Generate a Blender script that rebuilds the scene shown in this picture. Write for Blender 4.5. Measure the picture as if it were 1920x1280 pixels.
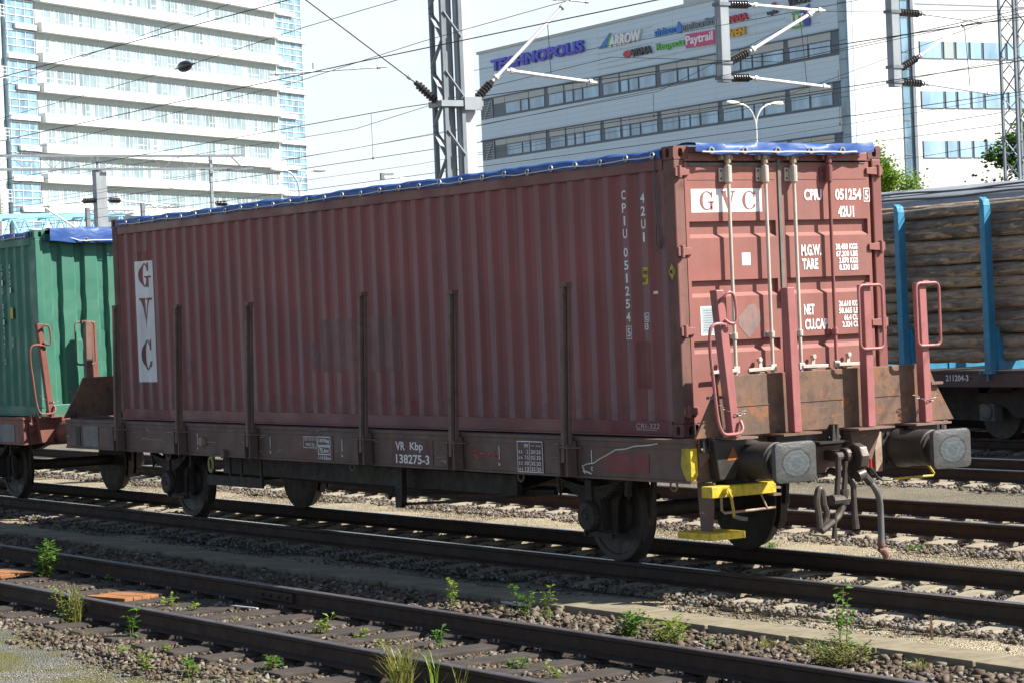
import bpy, bmesh, math, random
import numpy as np
from mathutils import Vector, Matrix
R = math.radians
rng = random.Random(7)
nrg = np.random.default_rng(11)
S = bpy.context.scene
for o in list(bpy.data.objects):
    bpy.data.objects.remove(o)

# ------------------------------------------------------------------ camera, sky, sun, exposure
cam = bpy.data.objects.new("camera", bpy.data.cameras.new("camera"))
S.collection.objects.link(cam)
cam.data.sensor_fit = 'HORIZONTAL'
cam.data.sensor_width = 36.0
cam.data.lens = 4632.46 / 1920 * 36.0
cam.data.clip_start = 0.5
cam.data.clip_end = 5000
yaw, pitch, roll = 0.993808, -0.011453, -0.041375
f = Vector((-math.sin(yaw) * math.cos(pitch), math.cos(yaw) * math.cos(pitch), math.sin(pitch)))
rt = f.cross(Vector((0, 0, 1))).normalized()
up = rt.cross(f)
r2 = rt * math.cos(roll) + up * math.sin(roll)
u2 = up * math.cos(roll) - rt * math.sin(roll)
M = Matrix((r2, u2, -f)).transposed().to_4x4()
M.translation = Vector((17.5895, -14.4549, 2.40188))
cam.matrix_world = M
S.camera = cam

SUN_EL, SUN_AZ = R(42.5), R(47.5)          # azimuth measured from +x towards +y
sdir = Vector((math.cos(SUN_EL) * math.cos(SUN_AZ), math.cos(SUN_EL) * math.sin(SUN_AZ), math.sin(SUN_EL)))
W = bpy.data.worlds.new("World")
S.world = W
W.use_nodes = True
wn = W.node_tree
wn.nodes.clear()
wo = wn.nodes.new("ShaderNodeOutputWorld")
wb = wn.nodes.new("ShaderNodeBackground")
sky = wn.nodes.new("ShaderNodeTexSky")
sky.sky_type = 'NISHITA'
sky.sun_disc = False
sky.sun_elevation = SUN_EL
sky.sun_rotation = math.atan2(sdir.x, sdir.y)
sky.air_density = 1.0
sky.dust_density = 1.0
sky.ozone_density = 1.0
# bright cloud bank low in the sky, clear blue above
tc = wn.nodes.new("ShaderNodeTexCoord")
mp = wn.nodes.new("ShaderNodeMapping")
mp.inputs['Scale'].default_value = (1.5, 1.5, 6.0)
nz = wn.nodes.new("ShaderNodeTexNoise")
nz.inputs['Scale'].default_value = 2.6
nz.inputs['Detail'].default_value = 7
cr = wn.nodes.new("ShaderNodeValToRGB")
cr.color_ramp.elements[0].position = 0.28
cr.color_ramp.elements[0].color = (0.62, 0.62, 0.62, 1)
cr.color_ramp.elements[1].position = 0.6
sx = wn.nodes.new("ShaderNodeSeparateXYZ")
el = wn.nodes.new("ShaderNodeValToRGB")
el.color_ramp.elements[0].position = 0.13
el.color_ramp.elements[0].color = (1, 1, 1, 1)
el.color_ramp.elements[1].position = 0.20
el.color_ramp.elements[1].color = (0, 0, 0, 1)
ms = wn.nodes.new("ShaderNodeMath")
ms.operation = 'MULTIPLY'
mx = wn.nodes.new("ShaderNodeMixRGB")
mx.inputs['Color2'].default_value = (7.0, 7.7, 8.1, 1)
wn.links.new(tc.outputs['Generated'], mp.inputs['Vector'])
wn.links.new(tc.outputs['Generated'], sx.inputs[0])
wn.links.new(mp.outputs['Vector'], nz.inputs['Vector'])
wn.links.new(nz.outputs['Fac'], cr.inputs['Fac'])
wn.links.new(sx.outputs['Z'], el.inputs['Fac'])
wn.links.new(cr.outputs['Color'], ms.inputs[0])
wn.links.new(el.outputs['Color'], ms.inputs[1])
wn.links.new(ms.outputs[0], mx.inputs['Fac'])
wn.links.new(sky.outputs['Color'], mx.inputs['Color1'])
wn.links.new(mx.outputs['Color'], wb.inputs['Color'])
wb.inputs['Strength'].default_value = 0.065
wn.links.new(wb.outputs['Background'], wo.inputs['Surface'])

sun = bpy.data.objects.new("sun", bpy.data.lights.new("sun", 'SUN'))
S.collection.objects.link(sun)
sun.data.energy = 5.0
sun.data.angle = R(0.5)
sun.data.color = (1.0, 0.95, 0.86)
sun.rotation_euler = (-sdir).to_track_quat('-Z', 'Y').to_euler()
sun.location = (0, 0, 40)

S.view_settings.view_transform = 'Standard'
S.view_settings.look = 'None'
S.view_settings.exposure = 1.12
S.view_settings.gamma = 1.0
S.view_settings.use_curve_mapping = False

# ------------------------------------------------------------------ helpers
LOC = {}


def cs(pts, k=4):
    """smooth curve through the points"""
    P = [Vector(p) for p in pts]
    out = []
    for i in range(len(P) - 1):
        p0, p1, p2, p3 = P[max(i - 1, 0)], P[i], P[i + 1], P[min(i + 2, len(P) - 1)]
        for j in range(k):
            t = j / k
            out.append(0.5 * ((2 * p1) + (p2 - p0) * t + (2 * p0 - 5 * p1 + 4 * p2 - p3) * t * t + (3 * p1 - p0 - 3 * p2 + p3) * t ** 3))
    out.append(P[-1])
    return out


class MB:
    def __init__(s):
        s.v = []
        s.f = []
        s.m = []
        s.mi = 0

    def add(s, vs, fs):
        n = len(s.v)
        s.v += [tuple(p) for p in vs]
        for q in fs:
            s.f.append([i + n for i in q])
            s.m.append(s.mi)
        return s

    def box(s, x0, x1, y0, y1, z0, z1):
        return s.add([(x0, y0, z0), (x1, y0, z0), (x1, y1, z0), (x0, y1, z0), (x0, y0, z1), (x1, y0, z1), (x1, y1, z1), (x0, y1, z1)],
                     [(0, 3, 2, 1), (4, 5, 6, 7), (0, 1, 5, 4), (1, 2, 6, 5), (2, 3, 7, 6), (3, 0, 4, 7)])

    def bar(s, p, q, w, h, upv=(0, 0, 1)):
        p, q = Vector(p), Vector(q)
        d = (q - p).normalized()
        a = d.cross(Vector(upv))
        if a.length < 1e-4:
            a = d.cross(Vector((0, 1, 0)))
        a.normalize()
        b = a.cross(d)
        a, b = a * w / 2, b * h / 2
        vs = [p - a - b, p + a - b, p + a + b, p - a + b, q - a - b, q + a - b, q + a + b, q - a + b]
        return s.add(vs, [(0, 3, 2, 1), (4, 5, 6, 7), (0, 1, 5, 4), (1, 2, 6, 5), (2, 3, 7, 6), (3, 0, 4, 7)])

    def tube(s, pts, r, n=8, closed=False):
        P = [Vector(p) for p in pts]
        rs = r if isinstance(r, (list, tuple)) else [r] * len(P)
        m = len(P)
        T = []
        for i in range(m):
            a = P[(i - 1) % m] if (closed or i > 0) else P[i]
            b = P[(i + 1) % m] if (closed or i < m - 1) else P[i]
            t = (b - a)
            T.append(t.normalized() if t.length > 1e-9 else Vector((0, 0, 1)))
        ref = Vector((0, 0, 1)) if abs(T[0].z) < 0.9 else Vector((1, 0, 0))
        nv = T[0].cross(ref).normalized()
        vs = []
        for i in range(m):
            nv = (nv - T[i] * nv.dot(T[i]))
            if nv.length < 1e-6:
                nv = T[i].orthogonal()
            nv.normalize()
            bv = T[i].cross(nv)
            for k in range(n):
                a = 2 * math.pi * k / n
                vs.append(P[i] + (nv * math.cos(a) + bv * math.sin(a)) * rs[i])
        fs = []
        for i in range(m if closed else m - 1):
            j = (i + 1) % m
            for k in range(n):
                k2 = (k + 1) % n
                fs.append((i * n + k, i * n + k2, j * n + k2, j * n + k))
        if not closed:
            fs.append(tuple(range(n - 1, -1, -1)))
            fs.append(tuple((m - 1) * n + k for k in range(n)))
        return s.add(vs, fs)

    def cyl(s, p, q, r, n=16, rb=None):
        return s.tube([p, q], [r, r if rb is None else rb], n)

    def lathe(s, prof, p, axis, n=20):
        p = Vector(p)
        ax = Vector(axis).normalized()
        a = ax.orthogonal().normalized()
        b = ax.cross(a)
        vs = []
        for (rr, t) in prof:
            for k in range(n):
                g = 2 * math.pi * k / n
                vs.append(p + ax * t + (a * math.cos(g) + b * math.sin(g)) * rr)
        fs = []
        for i in range(len(prof) - 1):
            for k in range(n):
                k2 = (k + 1) % n
                fs.append((i * n + k, i * n + k2, (i + 1) * n + k2, (i + 1) * n + k))
        fs.append(tuple(range(n - 1, -1, -1)))
        fs.append(tuple((len(prof) - 1) * n + k for k in range(n)))
        return s.add(vs, fs)

    def prism(s, poly, axis, a, b):
        def P(u, v, w):
            return {'x': (w, u, v), 'y': (u, w, v), 'z': (u, v, w)}[axis]
        n = len(poly)
        vs = [P(u, v, a) for u, v in poly] + [P(u, v, b) for u, v in poly]
        fs = [tuple(range(n - 1, -1, -1)), tuple(range(n, 2 * n))]
        for i in range(n):
            j = (i + 1) % n
            fs.append((i, j, j + n, i + n))
        return s.add(vs, fs)

    def grid(s, fn, nu, nv):
        vs = [fn(i / nu, j / nv) for i in range(nu + 1) for j in range(nv + 1)]
        fs = [(i * (nv + 1) + j, (i + 1) * (nv + 1) + j, (i + 1) * (nv + 1) + j + 1, i * (nv + 1) + j + 1)
              for i in range(nu) for j in range(nv)]
        return s.add(vs, fs)

    def build(s, name, mat, parent=None, smooth=False, bevel=0.0, loc=None, ang=35, recalc=True):
        if parent is not None:
            L = LOC[parent.name]
        elif loc is not None:
            L = Vector(loc)
        else:
            a = np.array(s.v)
            L = Vector(((a[:, 0].min() + a[:, 0].max()) / 2, (a[:, 1].min() + a[:, 1].max()) / 2, a[:, 2].min()))
        me = bpy.data.meshes.new(name)
        me.from_pydata([(p[0] - L.x, p[1] - L.y, p[2] - L.z) for p in s.v], [], s.f)
        mats = mat if isinstance(mat, (list, tuple)) else [mat]
        for m_ in mats:
            me.materials.append(m_)
        if len(mats) > 1:
            me.polygons.foreach_set('material_index', s.m)
        if recalc and len(s.f) < 60000:
            bm = bmesh.new()
            bm.from_mesh(me)
            bmesh.ops.recalc_face_normals(bm, faces=bm.faces)
            bm.to_mesh(me)
            bm.free()
        if smooth:
            me.shade_smooth()
            me.set_sharp_from_angle(angle=R(ang))
        o = bpy.data.objects.new(name, me)
        S.collection.objects.link(o)
        if parent is not None:
            o.parent = parent
        else:
            o.location = L
        LOC[o.name] = L.copy()
        if bevel > 0:
            b = o.modifiers.new("bevel", 'BEVEL')
            b.width = bevel
            b.segments = 2
            b.limit_method = 'ANGLE'
            b.angle_limit = R(40)
        return o


def tag(o, label=None, cat=None, group=None, kind=None):
    if label:
        o['label'] = label
    if cat:
        o['category'] = cat
    if group:
        o['group'] = group
    if kind:
        o['kind'] = kind
    return o


def thing(name, label, cat, loc, group=None, rotz=None):
    o = bpy.data.objects.new(name, None)
    S.collection.objects.link(o)
    o.empty_display_size = 0.2
    o.location = loc
    LOC[o.name] = Vector(loc)
    if rotz is not None:                 # children are then built in local coordinates
        o.rotation_euler = (0, 0, rotz)
        LOC[o.name] = Vector((0, 0, 0))
    return tag(o, label, cat, group)


def copy_tree(o, parent=None):
    c = o.copy()
    S.collection.objects.link(c)
    if parent is not None:
        c.parent = parent
    for ch in o.children:
        copy_tree(ch, c)
    return c


# ------------------------------------------------------------------ materials
def new_mat(name):
    m = bpy.data.materials.new(name)
    m.use_nodes = True
    nt = m.node_tree
    return m, nt, nt.nodes['Principled BSDF']


class NT:
    def __init__(s, nt, coord='Object'):
        s.nt = nt
        s.tc = nt.nodes.new("ShaderNodeTexCoord").outputs[coord]

    def map(s, scale):
        n = s.nt.nodes.new("ShaderNodeMapping")
        n.inputs['Scale'].default_value = scale
        s.nt.links.new(s.tc, n.inputs['Vector'])
        return n.outputs[0]

    def noise(s, scale, detail=6, rough=0.6, vec=None, dist=0.0):
        n = s.nt.nodes.new("ShaderNodeTexNoise")
        n.inputs['Scale'].default_value = scale
        n.inputs['Detail'].default_value = detail
        n.inputs['Roughness'].default_value = rough
        n.inputs['Distortion'].default_value = dist
        s.nt.links.new(vec if vec is not None else s.tc, n.inputs['Vector'])
        return n.outputs['Fac']

    def vor(s, scale, vec=None, out='Color'):
        n = s.nt.nodes.new("ShaderNodeTexVoronoi")
        n.inputs['Scale'].default_value = scale
        s.nt.links.new(vec if vec is not None else s.tc, n.inputs['Vector'])
        return n.outputs[out]

    def ramp(s, fac, stops):
        n = s.nt.nodes.new("ShaderNodeValToRGB")
        el = n.color_ramp.elements
        while len(el) < len(stops):
            el.new(0.5)
        for e, (p, c) in zip(el, stops):
            e.position = p
            e.color = (c, c, c, 1) if not isinstance(c, (tuple, list)) else (*c[:3], 1)
        s.nt.links.new(fac, n.inputs['Fac'])
        return n.outputs['Color']

    def mix(s, fac, a, b, mode='MIX'):
        n = s.nt.nodes.new("ShaderNodeMixRGB")
        n.blend_type = mode
        for sock, val in (('Fac', fac), ('Color1', a), ('Color2', b)):
            if isinstance(val, (int, float)):
                n.inputs[sock].default_value = val if sock == 'Fac' else (val, val, val, 1)
            elif isinstance(val, (tuple, list)):
                n.inputs[sock].default_value = (*val[:3], 1)
            else:
                s.nt.links.new(val, n.inputs[sock])
        return n.outputs[0]

    def math(s, op, a, b=0.0):
        n = s.nt.nodes.new("ShaderNodeMath")
        n.operation = op
        for i, val in enumerate((a, b)):
            if isinstance(val, (int, float)):
                n.inputs[i].default_value = val
            else:
                s.nt.links.new(val, n.inputs[i])
        return n.outputs[0]

    def bump(s, h, strength=0.3, dist=0.01):
        n = s.nt.nodes.new("ShaderNodeBump")
        n.inputs['Strength'].default_value = strength
        n.inputs['Distance'].default_value = dist
        s.nt.links.new(h, n.inputs['Height'])
        return n.outputs[0]

    def sep(s):
        n = s.nt.nodes.new("ShaderNodeSeparateXYZ")
        s.nt.links.new(s.tc, n.inputs[0])
        return n.outputs


def L3(c, k):
    return tuple(x * k for x in c)


def weathered(name, base, alt=None, dirt=(0.05, 0.045, 0.04), dirt_amt=0.35, rust=0.0, rustcol=(0.16, 0.055, 0.02), scale=1.3,
              streak=0.35, rough=0.5, metal=0.0, spec=0.4, scratch=0.0, scratchcol=(0.55, 0.48, 0.33), bump=0.15):
    m, nt, b = new_mat(name)
    n = NT(nt)
    alt = alt or L3(base, 0.7)
    c = n.mix(n.ramp(n.noise(scale, 8), [(0.35, 0), (0.68, 1)]), base, alt)
    st = n.noise(1.0, 6, 0.65, n.map((7, 7, 0.55)))
    c = n.mix(n.math('MULTIPLY', n.ramp(st, [(0.45, 0), (0.75, 1)]), streak), c, dirt)
    d = n.noise(scale * 4.5, 10, 0.7)
    c = n.mix(n.math('MULTIPLY', n.ramp(d, [(0.48, 0), (0.72, 1)]), dirt_amt), c, dirt)
    if rust > 0:
        r_ = n.noise(scale * 2.3, 12, 0.72, dist=0.4)
        t = 0.72 - 0.36 * rust
        fr = n.ramp(r_, [(t, 0), (t + 0.07, 1)])
        rc = n.mix(n.noise(scale * 14, 6), rustcol, L3(rustcol, 0.35))
        c = n.mix(fr, c, rc)
    if scratch > 0:
        s1 = n.noise(1.0, 7, 0.7, n.map((5, 5, 16)))
        s2 = n.noise(2.2, 3, 0.5)
        fs = n.math('MULTIPLY', n.ramp(s1, [(0.63, 0), (0.66, 1)]), n.ramp(s2, [(0.5, 0), (0.6, scratch)]))
        c = n.mix(fs, c, scratchcol)
    nt.links.new(c, b.inputs['Base Color'])
    rr = n.ramp(n.noise(scale * 3, 5), [(0.3, max(0.05, rough - 0.12)), (0.7, min(1, rough + 0.18))])
    nt.links.new(rr, b.inputs['Roughness'])
    b.inputs['Metallic'].default_value = metal
    b.inputs['Specular IOR Level'].default_value = spec
    if bump > 0:
        nt.links.new(n.bump(n.noise(scale * 16, 6), bump, 0.004), b.inputs['Normal'])
    return m


def plain(name, col, rough=0.5, metal=0.0, var=0.25, scale=6.0, spec=0.4):
    m, nt, b = new_mat(name)
    n = NT(nt)
    nt.links.new(n.mix(n.noise(scale, 6), L3(col, 1 - var), L3(col, 1 + var)), b.inputs['Base Color'])
    b.inputs['Roughness'].default_value = rough
    b.inputs['Metallic'].default_value = metal
    b.inputs['Specular IOR Level'].default_value = spec
    return m


CR = (0.24, 0.085, 0.075)
M = {}
M['maroon'] = weathered('container_maroon_paint', CR, (0.165, 0.055, 0.05), dirt=(0.13, 0.10, 0.095), dirt_amt=0.28, streak=0.35, rough=0.48, scale=0.9)
M['side_maroon'] = None
M['door_maroon'] = weathered('door_maroon_paint', (0.290, 0.106, 0.088), (0.245, 0.108, 0.096), dirt=(0.15, 0.085, 0.075), dirt_amt=0.35, streak=0.35, rough=0.5, scale=1.2, rust=0.08)
M['post_rust'] = weathered('rusty_post_paint', (0.22, 0.095, 0.08), (0.13, 0.08, 0.06), dirt=(0.04, 0.035, 0.025), dirt_amt=0.6, streak=0.7, rust=0.35, rough=0.7)
M['corner'] = weathered('corner_casting_paint', (0.20, 0.075, 0.06), (0.13, 0.06, 0.05), dirt_amt=0.4, rust=0.3, rough=0.6, scale=3)
M['patch_red'] = weathered('fresh_red_primer', (0.225, 0.050, 0.052), dirt_amt=0.25, streak=0.3)
M['patch_grey'] = weathered('grey_sticker_residue', (0.20, 0.16, 0.155), (0.30, 0.17, 0.15), dirt_amt=0.3, scale=5)
M['patch_dark'] = weathered('dark_sticker_residue', (0.13, 0.085, 0.09), (0.19, 0.085, 0.088), dirt_amt=0.4, scale=6)
M['patch_tan'] = weathered('faded_tan_paint', (0.235, 0.115, 0.105), (0.20, 0.085, 0.085), dirt_amt=0.3, streak=0.5)
M['galv'] = weathered('galvanised_rod', (0.62, 0.57, 0.50), (0.50, 0.44, 0.38), dirt=(0.25, 0.16, 0.10), dirt_amt=0.25, streak=0.3, rough=0.45, metal=0.2, scale=3)
M['galv_dark'] = weathered('stained_cam_metal', (0.42, 0.33, 0.25), (0.25, 0.15, 0.10), dirt_amt=0.4, rust=0.4, rough=0.6, scale=5)
M['gasket'] = weathered('grey_rubber_gasket', (0.20, 0.185, 0.165), (0.13, 0.12, 0.105), dirt_amt=0.4, rough=0.75, scale=3)
M['white'] = weathered('white_lettering_paint', (0.86, 0.86, 0.85), (0.80, 0.79, 0.78), dirt=(0.45, 0.36, 0.33), dirt_amt=0.22, streak=0.15, rough=0.55, bump=0)
M['white_dull'] = weathered('dull_white_lettering', (0.82, 0.83, 0.84), (0.70, 0.70, 0.70), dirt=(0.25, 0.2, 0.18), dirt_amt=0.35, streak=0.3, bump=0)
M['yellow'] = weathered('yellow_paint', (0.62, 0.47, 0.03), (0.50, 0.37, 0.03), dirt=(0.10, 0.08, 0.04), dirt_amt=0.75, streak=0.6, rough=0.5, scale=3)
M['black'] = plain('black_paint', (0.02, 0.02, 0.02), 0.6)
M['blue_sticker'] = plain('pale_blue_sticker', (0.55, 0.70, 0.85), 0.5)
M['plate'] = weathered('pale_data_plate', (0.48, 0.55, 0.58), (0.40, 0.47, 0.50), dirt=(0.2, 0.22, 0.22), dirt_amt=0.25, rough=0.35, metal=0.1, scale=5)
M['green'] = weathered('container_green_paint', (0.045, 0.195, 0.135), (0.036, 0.155, 0.11), dirt=(0.12, 0.15, 0.10), dirt_amt=0.22, streak=0.28, rust=0.06, rough=0.5, scale=1.0)
M['wagon'] = weathered('wagon_brown_paint', (0.168, 0.098, 0.078), (0.118, 0.076, 0.064), dirt=(0.075, 0.058, 0.05), dirt_amt=0.45, streak=0.5, rust=0.12, rough=0.6, scratch=0.75, scale=1.3)
M['wagon_red'] = weathered('wagon_red_oxide', (0.25, 0.088, 0.065), (0.19, 0.07, 0.055), dirt=(0.09, 0.05, 0.04), dirt_amt=0.35, streak=0.4, rough=0.55, rust=0.1)
M['stanchion'] = weathered('stanchion_pinkish_paint', (0.37, 0.135, 0.135), (0.30, 0.11, 0.105), dirt=(0.12, 0.06, 0.055), dirt_amt=0.3, streak=0.35, rough=0.45, rust=0.1, scale=1.8)
M['stake'] = weathered('rusty_stake_steel', (0.225, 0.135, 0.105), (0.15, 0.10, 0.085), dirt=(0.06, 0.047, 0.042), dirt_amt=0.5, rust=0.35, rough=0.65, scale=3)
M['flap'] = weathered('rusty_end_flap', (0.20, 0.112, 0.070), (0.11, 0.075, 0.058), dirt=(0.05, 0.036, 0.03), dirt_amt=0.8, streak=0.45, rust=0.52, rustcol=(0.33, 0.145, 0.07), rough=0.65, scale=2.2, bump=0.4)
M['deck'] = weathered('dark_deck_planks', (0.06, 0.045, 0.04), dirt_amt=0.5)
M['under'] = weathered('greasy_underframe', (0.046, 0.035, 0.029), (0.028, 0.023, 0.021), dirt=(0.015, 0.014, 0.014), dirt_amt=0.6, rust=0.18, rustcol=(0.07, 0.035, 0.02), rough=0.65, scale=3)
M['buffer'] = weathered('black_greasy_buffer', (0.045, 0.038, 0.035), (0.03, 0.027, 0.025), dirt_amt=0.4, rust=0.22, rough=0.45, scale=3)
M['coupling'] = weathered('worn_coupling_steel', (0.085, 0.068, 0.058), (0.05, 0.043, 0.038), dirt_amt=0.4, rust=0.35, rustcol=(0.13, 0.07, 0.045), rough=0.42, metal=0.3, scale=5)
M['wheel'] = weathered('brake_dust_wheel', (0.055, 0.042, 0.034), (0.04, 0.033, 0.03), dirt_amt=0.5, rough=0.6, scale=4)
M['tread'] = plain('polished_tread', (0.24, 0.20, 0.17), 0.4, 0.8)
M['redpaint'] = plain('red_lever_paint', (0.55, 0.03, 0.03), 0.4)
M['hose'] = plain('grey_rubber_hose', (0.12, 0.12, 0.12), 0.5)
M['chain'] = plain('dull_chain_steel', (0.28, 0.26, 0.25), 0.45, 0.6)
M['chalk'] = plain('white_chalk', (0.6, 0.57, 0.52), 0.9)
M['chalk_red'] = plain('red_chalk', (0.60, 0.10, 0.09), 0.9)
M['slate'] = weathered('grey_blue_notice_plate', (0.13, 0.14, 0.16), dirt_amt=0.3, rough=0.4)
M['concrete'] = weathered('concrete_sleeper', (0.34, 0.30, 0.225), (0.27, 0.235, 0.175), dirt=(0.12, 0.09, 0.06), dirt_amt=0.5, streak=0.1, rough=0.9, scale=2.5, spec=0.2, bump=0.5)
M['slab'] = weathered('concrete_cover_slab', (0.25, 0.215, 0.150), (0.19, 0.165, 0.115), dirt=(0.09, 0.075, 0.05), dirt_amt=0.6, streak=0.0, rough=0.9, scale=2.0, spec=0.2, bump=0.4)
M['timber'] = weathered('creosoted_sleeper', (0.072, 0.06, 0.053), (0.045, 0.038, 0.034), dirt=(0.03, 0.026, 0.024), dirt_amt=0.5, rough=0.85, scale=4, spec=0.2, bump=0.5)
M['rail'] = weathered('rusty_rail_web', (0.060, 0.038, 0.027), (0.042, 0.028, 0.022), dirt=(0.02, 0.016, 0.014), dirt_amt=0.5, rough=0.75, scale=3, spec=0.25)
M['railhead'] = plain('worn_rail_head', (0.55, 0.56, 0.58), 0.24, 0.9, 0.12)
M['railhead_dull'] = weathered('dull_rail_head', (0.20, 0.185, 0.185), (0.15, 0.135, 0.13), dirt_amt=0.25, streak=0, rough=0.38, metal=0.6, scale=3, spec=0.5)
M['bolt'] = plain('worn_bolt', (0.35, 0.32, 0.30), 0.4, 0.7)
M['orange'] = weathered('orange_faded_board', (0.38, 0.165, 0.055), (0.24, 0.10, 0.04), dirt=(0.12, 0.07, 0.04), dirt_amt=0.7, streak=0.2, rough=0.8, scale=7, rust=0.35)
M['bleached'] = plain('bleached_wood', (0.5, 0.47, 0.42), 0.8)
M['blue_steel'] = weathered('bunk_blue_paint', (0.045, 0.27, 0.45), (0.045, 0.21, 0.36), dirt=(0.03, 0.05, 0.06), dirt_amt=0.35, streak=0.35, rough=0.45, scale=2.5)
M['log_wagon'] = weathered('log_wagon_brown', (0.11, 0.05, 0.05), (0.08, 0.042, 0.042), dirt_amt=0.4, rough=0.55)
M['grey_roof'] = weathered('grey_wagon_roof', (0.36, 0.38, 0.40), (0.30, 0.32, 0.34), dirt=(0.16, 0.16, 0.16), dirt_amt=0.35, streak=0.2, rough=0.5, metal=0.2)
M['mast'] = weathered('galvanised_mast', (0.33, 0.36, 0.39), (0.27, 0.30, 0.33), dirt=(0.2, 0.2, 0.2), dirt_amt=0.2, rough=0.5, metal=0.35)
M['mast_dark'] = weathered('dark_lattice_steel', (0.21, 0.24, 0.27), (0.17, 0.20, 0.225), dirt_amt=0.2, rough=0.6, metal=0.2)
M['post_pale'] = weathered('pale_grey_post', (0.52, 0.56, 0.60), (0.47, 0.51, 0.55), dirt=(0.35, 0.36, 0.36), dirt_amt=0.2, rough=0.5)
M['tubeal'] = plain('aluminium_tube', (0.66, 0.66, 0.65), 0.4, 0.3)
M['insul'] = plain('dark_brown_porcelain', (0.035, 0.028, 0.028), 0.18, 0.0, spec=0.8)
M['wire'] = plain('dark_wire', (0.07, 0.075, 0.08), 0.5, 0.4)
M['lamp'] = plain('pale_lamp_steel', (0.55, 0.57, 0.58), 0.45, 0.2)
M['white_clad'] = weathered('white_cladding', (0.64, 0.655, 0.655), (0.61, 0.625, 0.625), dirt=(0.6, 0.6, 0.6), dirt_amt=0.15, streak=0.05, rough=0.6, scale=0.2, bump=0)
M['white_shaded'] = weathered('white_wall_shade_tint', (0.37, 0.435, 0.435), (0.34, 0.40, 0.40), dirt=(0.5, 0.5, 0.5), dirt_amt=0.15, streak=0.05, rough=0.6, scale=0.2, bump=0)  # white wall colour with the shade of the recesses put into it
M['frame_white'] = plain('white_window_frame', (0.58, 0.61, 0.61), 0.5)
M['dark_frame'] = plain('dark_window_band', (0.075, 0.11, 0.15), 0.4)
M['steel_blue'] = weathered('light_blue_truss', (0.30, 0.60, 0.76), (0.26, 0.54, 0.70), dirt_amt=0.1, rough=0.5)
M['bark'] = None


def glass(name, col, rough=0.06, var=0.35, scale=0.45):
    m, nt, b = new_mat(name)
    n = NT(nt)
    c = n.mix(n.ramp(n.noise(scale, 4, 0.6, n.map((1.0, 1.0, 0.35))), [(0.35, 0), (0.65, 1)]), L3(col, 1 - var), L3(col, 1 + var))
    nt.links.new(c, b.inputs['Base Color'])
    b.inputs['Roughness'].default_value = rough
    b.inputs['Specular IOR Level'].default_value = 0.6
    return m


def side_paint():
    m, nt, b = new_mat('container_side_paint')
    n = NT(nt)
    sp = n.sep()
    c = n.mix(n.ramp(n.noise(0.8, 8), [(0.35, 0), (0.68, 1)]), (0.285, 0.084, 0.080), (0.20, 0.076, 0.074))
    # chalky wear on the proud ribs, stronger towards the bottom
    rib = n.ramp(n.math('MULTIPLY', n.math('SUBTRACT', n.math('ABSOLUTE', sp[1]), 1.170), 1 / 0.036), [(0.80, 0), (0.97, 1)])
    low = n.ramp(n.math('DIVIDE', sp[2], 2.5), [(0.02, 1.0), (0.55, 0.75), (0.95, 0.25)])
    st = n.ramp(n.noise(1.0, 8, 0.7, n.map((9, 9, 0.5))), [(0.30, 0.15), (0.62, 1)])
    wear = n.math('MULTIPLY', n.math('MULTIPLY', rib, low), n.math('MULTIPLY', st, 0.92))
    c = n.mix(wear, c, (0.265, 0.175, 0.182))
    # dark run marks and brown rust spots
    run = n.ramp(n.noise(1.0, 9, 0.72, n.map((14, 14, 0.35))), [(0.54, 0), (0.74, 1)])
    c = n.mix(n.math('MULTIPLY', run, 0.75), c, (0.085, 0.052, 0.054))
    sp_ = n.ramp(n.noise(7.0, 12, 0.75, dist=0.5), [(0.66, 0), (0.70, 1)])
    c = n.mix(n.math('MULTIPLY', sp_, 0.75), c, (0.075, 0.045, 0.035))
    foot = n.math('MULTIPLY', n.ramp(n.math('DIVIDE', sp[2], 2.5), [(0.05, 1), (0.22, 0)]), n.ramp(n.noise(6, 8, 0.7), [(0.42, 0), (0.62, 0.8)]))
    c = n.mix(foot, c, (0.10, 0.065, 0.060))
    tag_ = n.ramp(n.noise(2.6, 6, 0.8, n.map((2.2, 2.2, 7))), [(0.69, 0), (0.72, 0.7)])
    c = n.mix(tag_, c, (0.28, 0.17, 0.165))
    nt.links.new(c, b.inputs['Base Color'])
    b.inputs['Roughness'].default_value = 0.55
    b.inputs['Specular IOR Level'].default_value = 0.35
    hb = n.math('ADD', n.math('MULTIPLY', n.noise(1.7, 4), 6.0), n.noise(40, 5))
    nt.links.new(n.bump(hb, 0.35, 0.006), b.inputs['Normal'])
    return m


M['side_maroon'] = side_paint()
M['glass'] = glass('office_glass', (0.30, 0.47, 0.62))
M['glass_tower'] = glass('tower_glass', (0.20, 0.27, 0.30))
M['glass_blue'] = glass('blue_curtain_glass', (0.17, 0.29, 0.38), var=0.4, scale=0.8)
M['panel_grey'] = plain('grey_spandrel_panel', (0.46, 0.50, 0.49), 0.5, 0, 0.08, 0.5)


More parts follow.
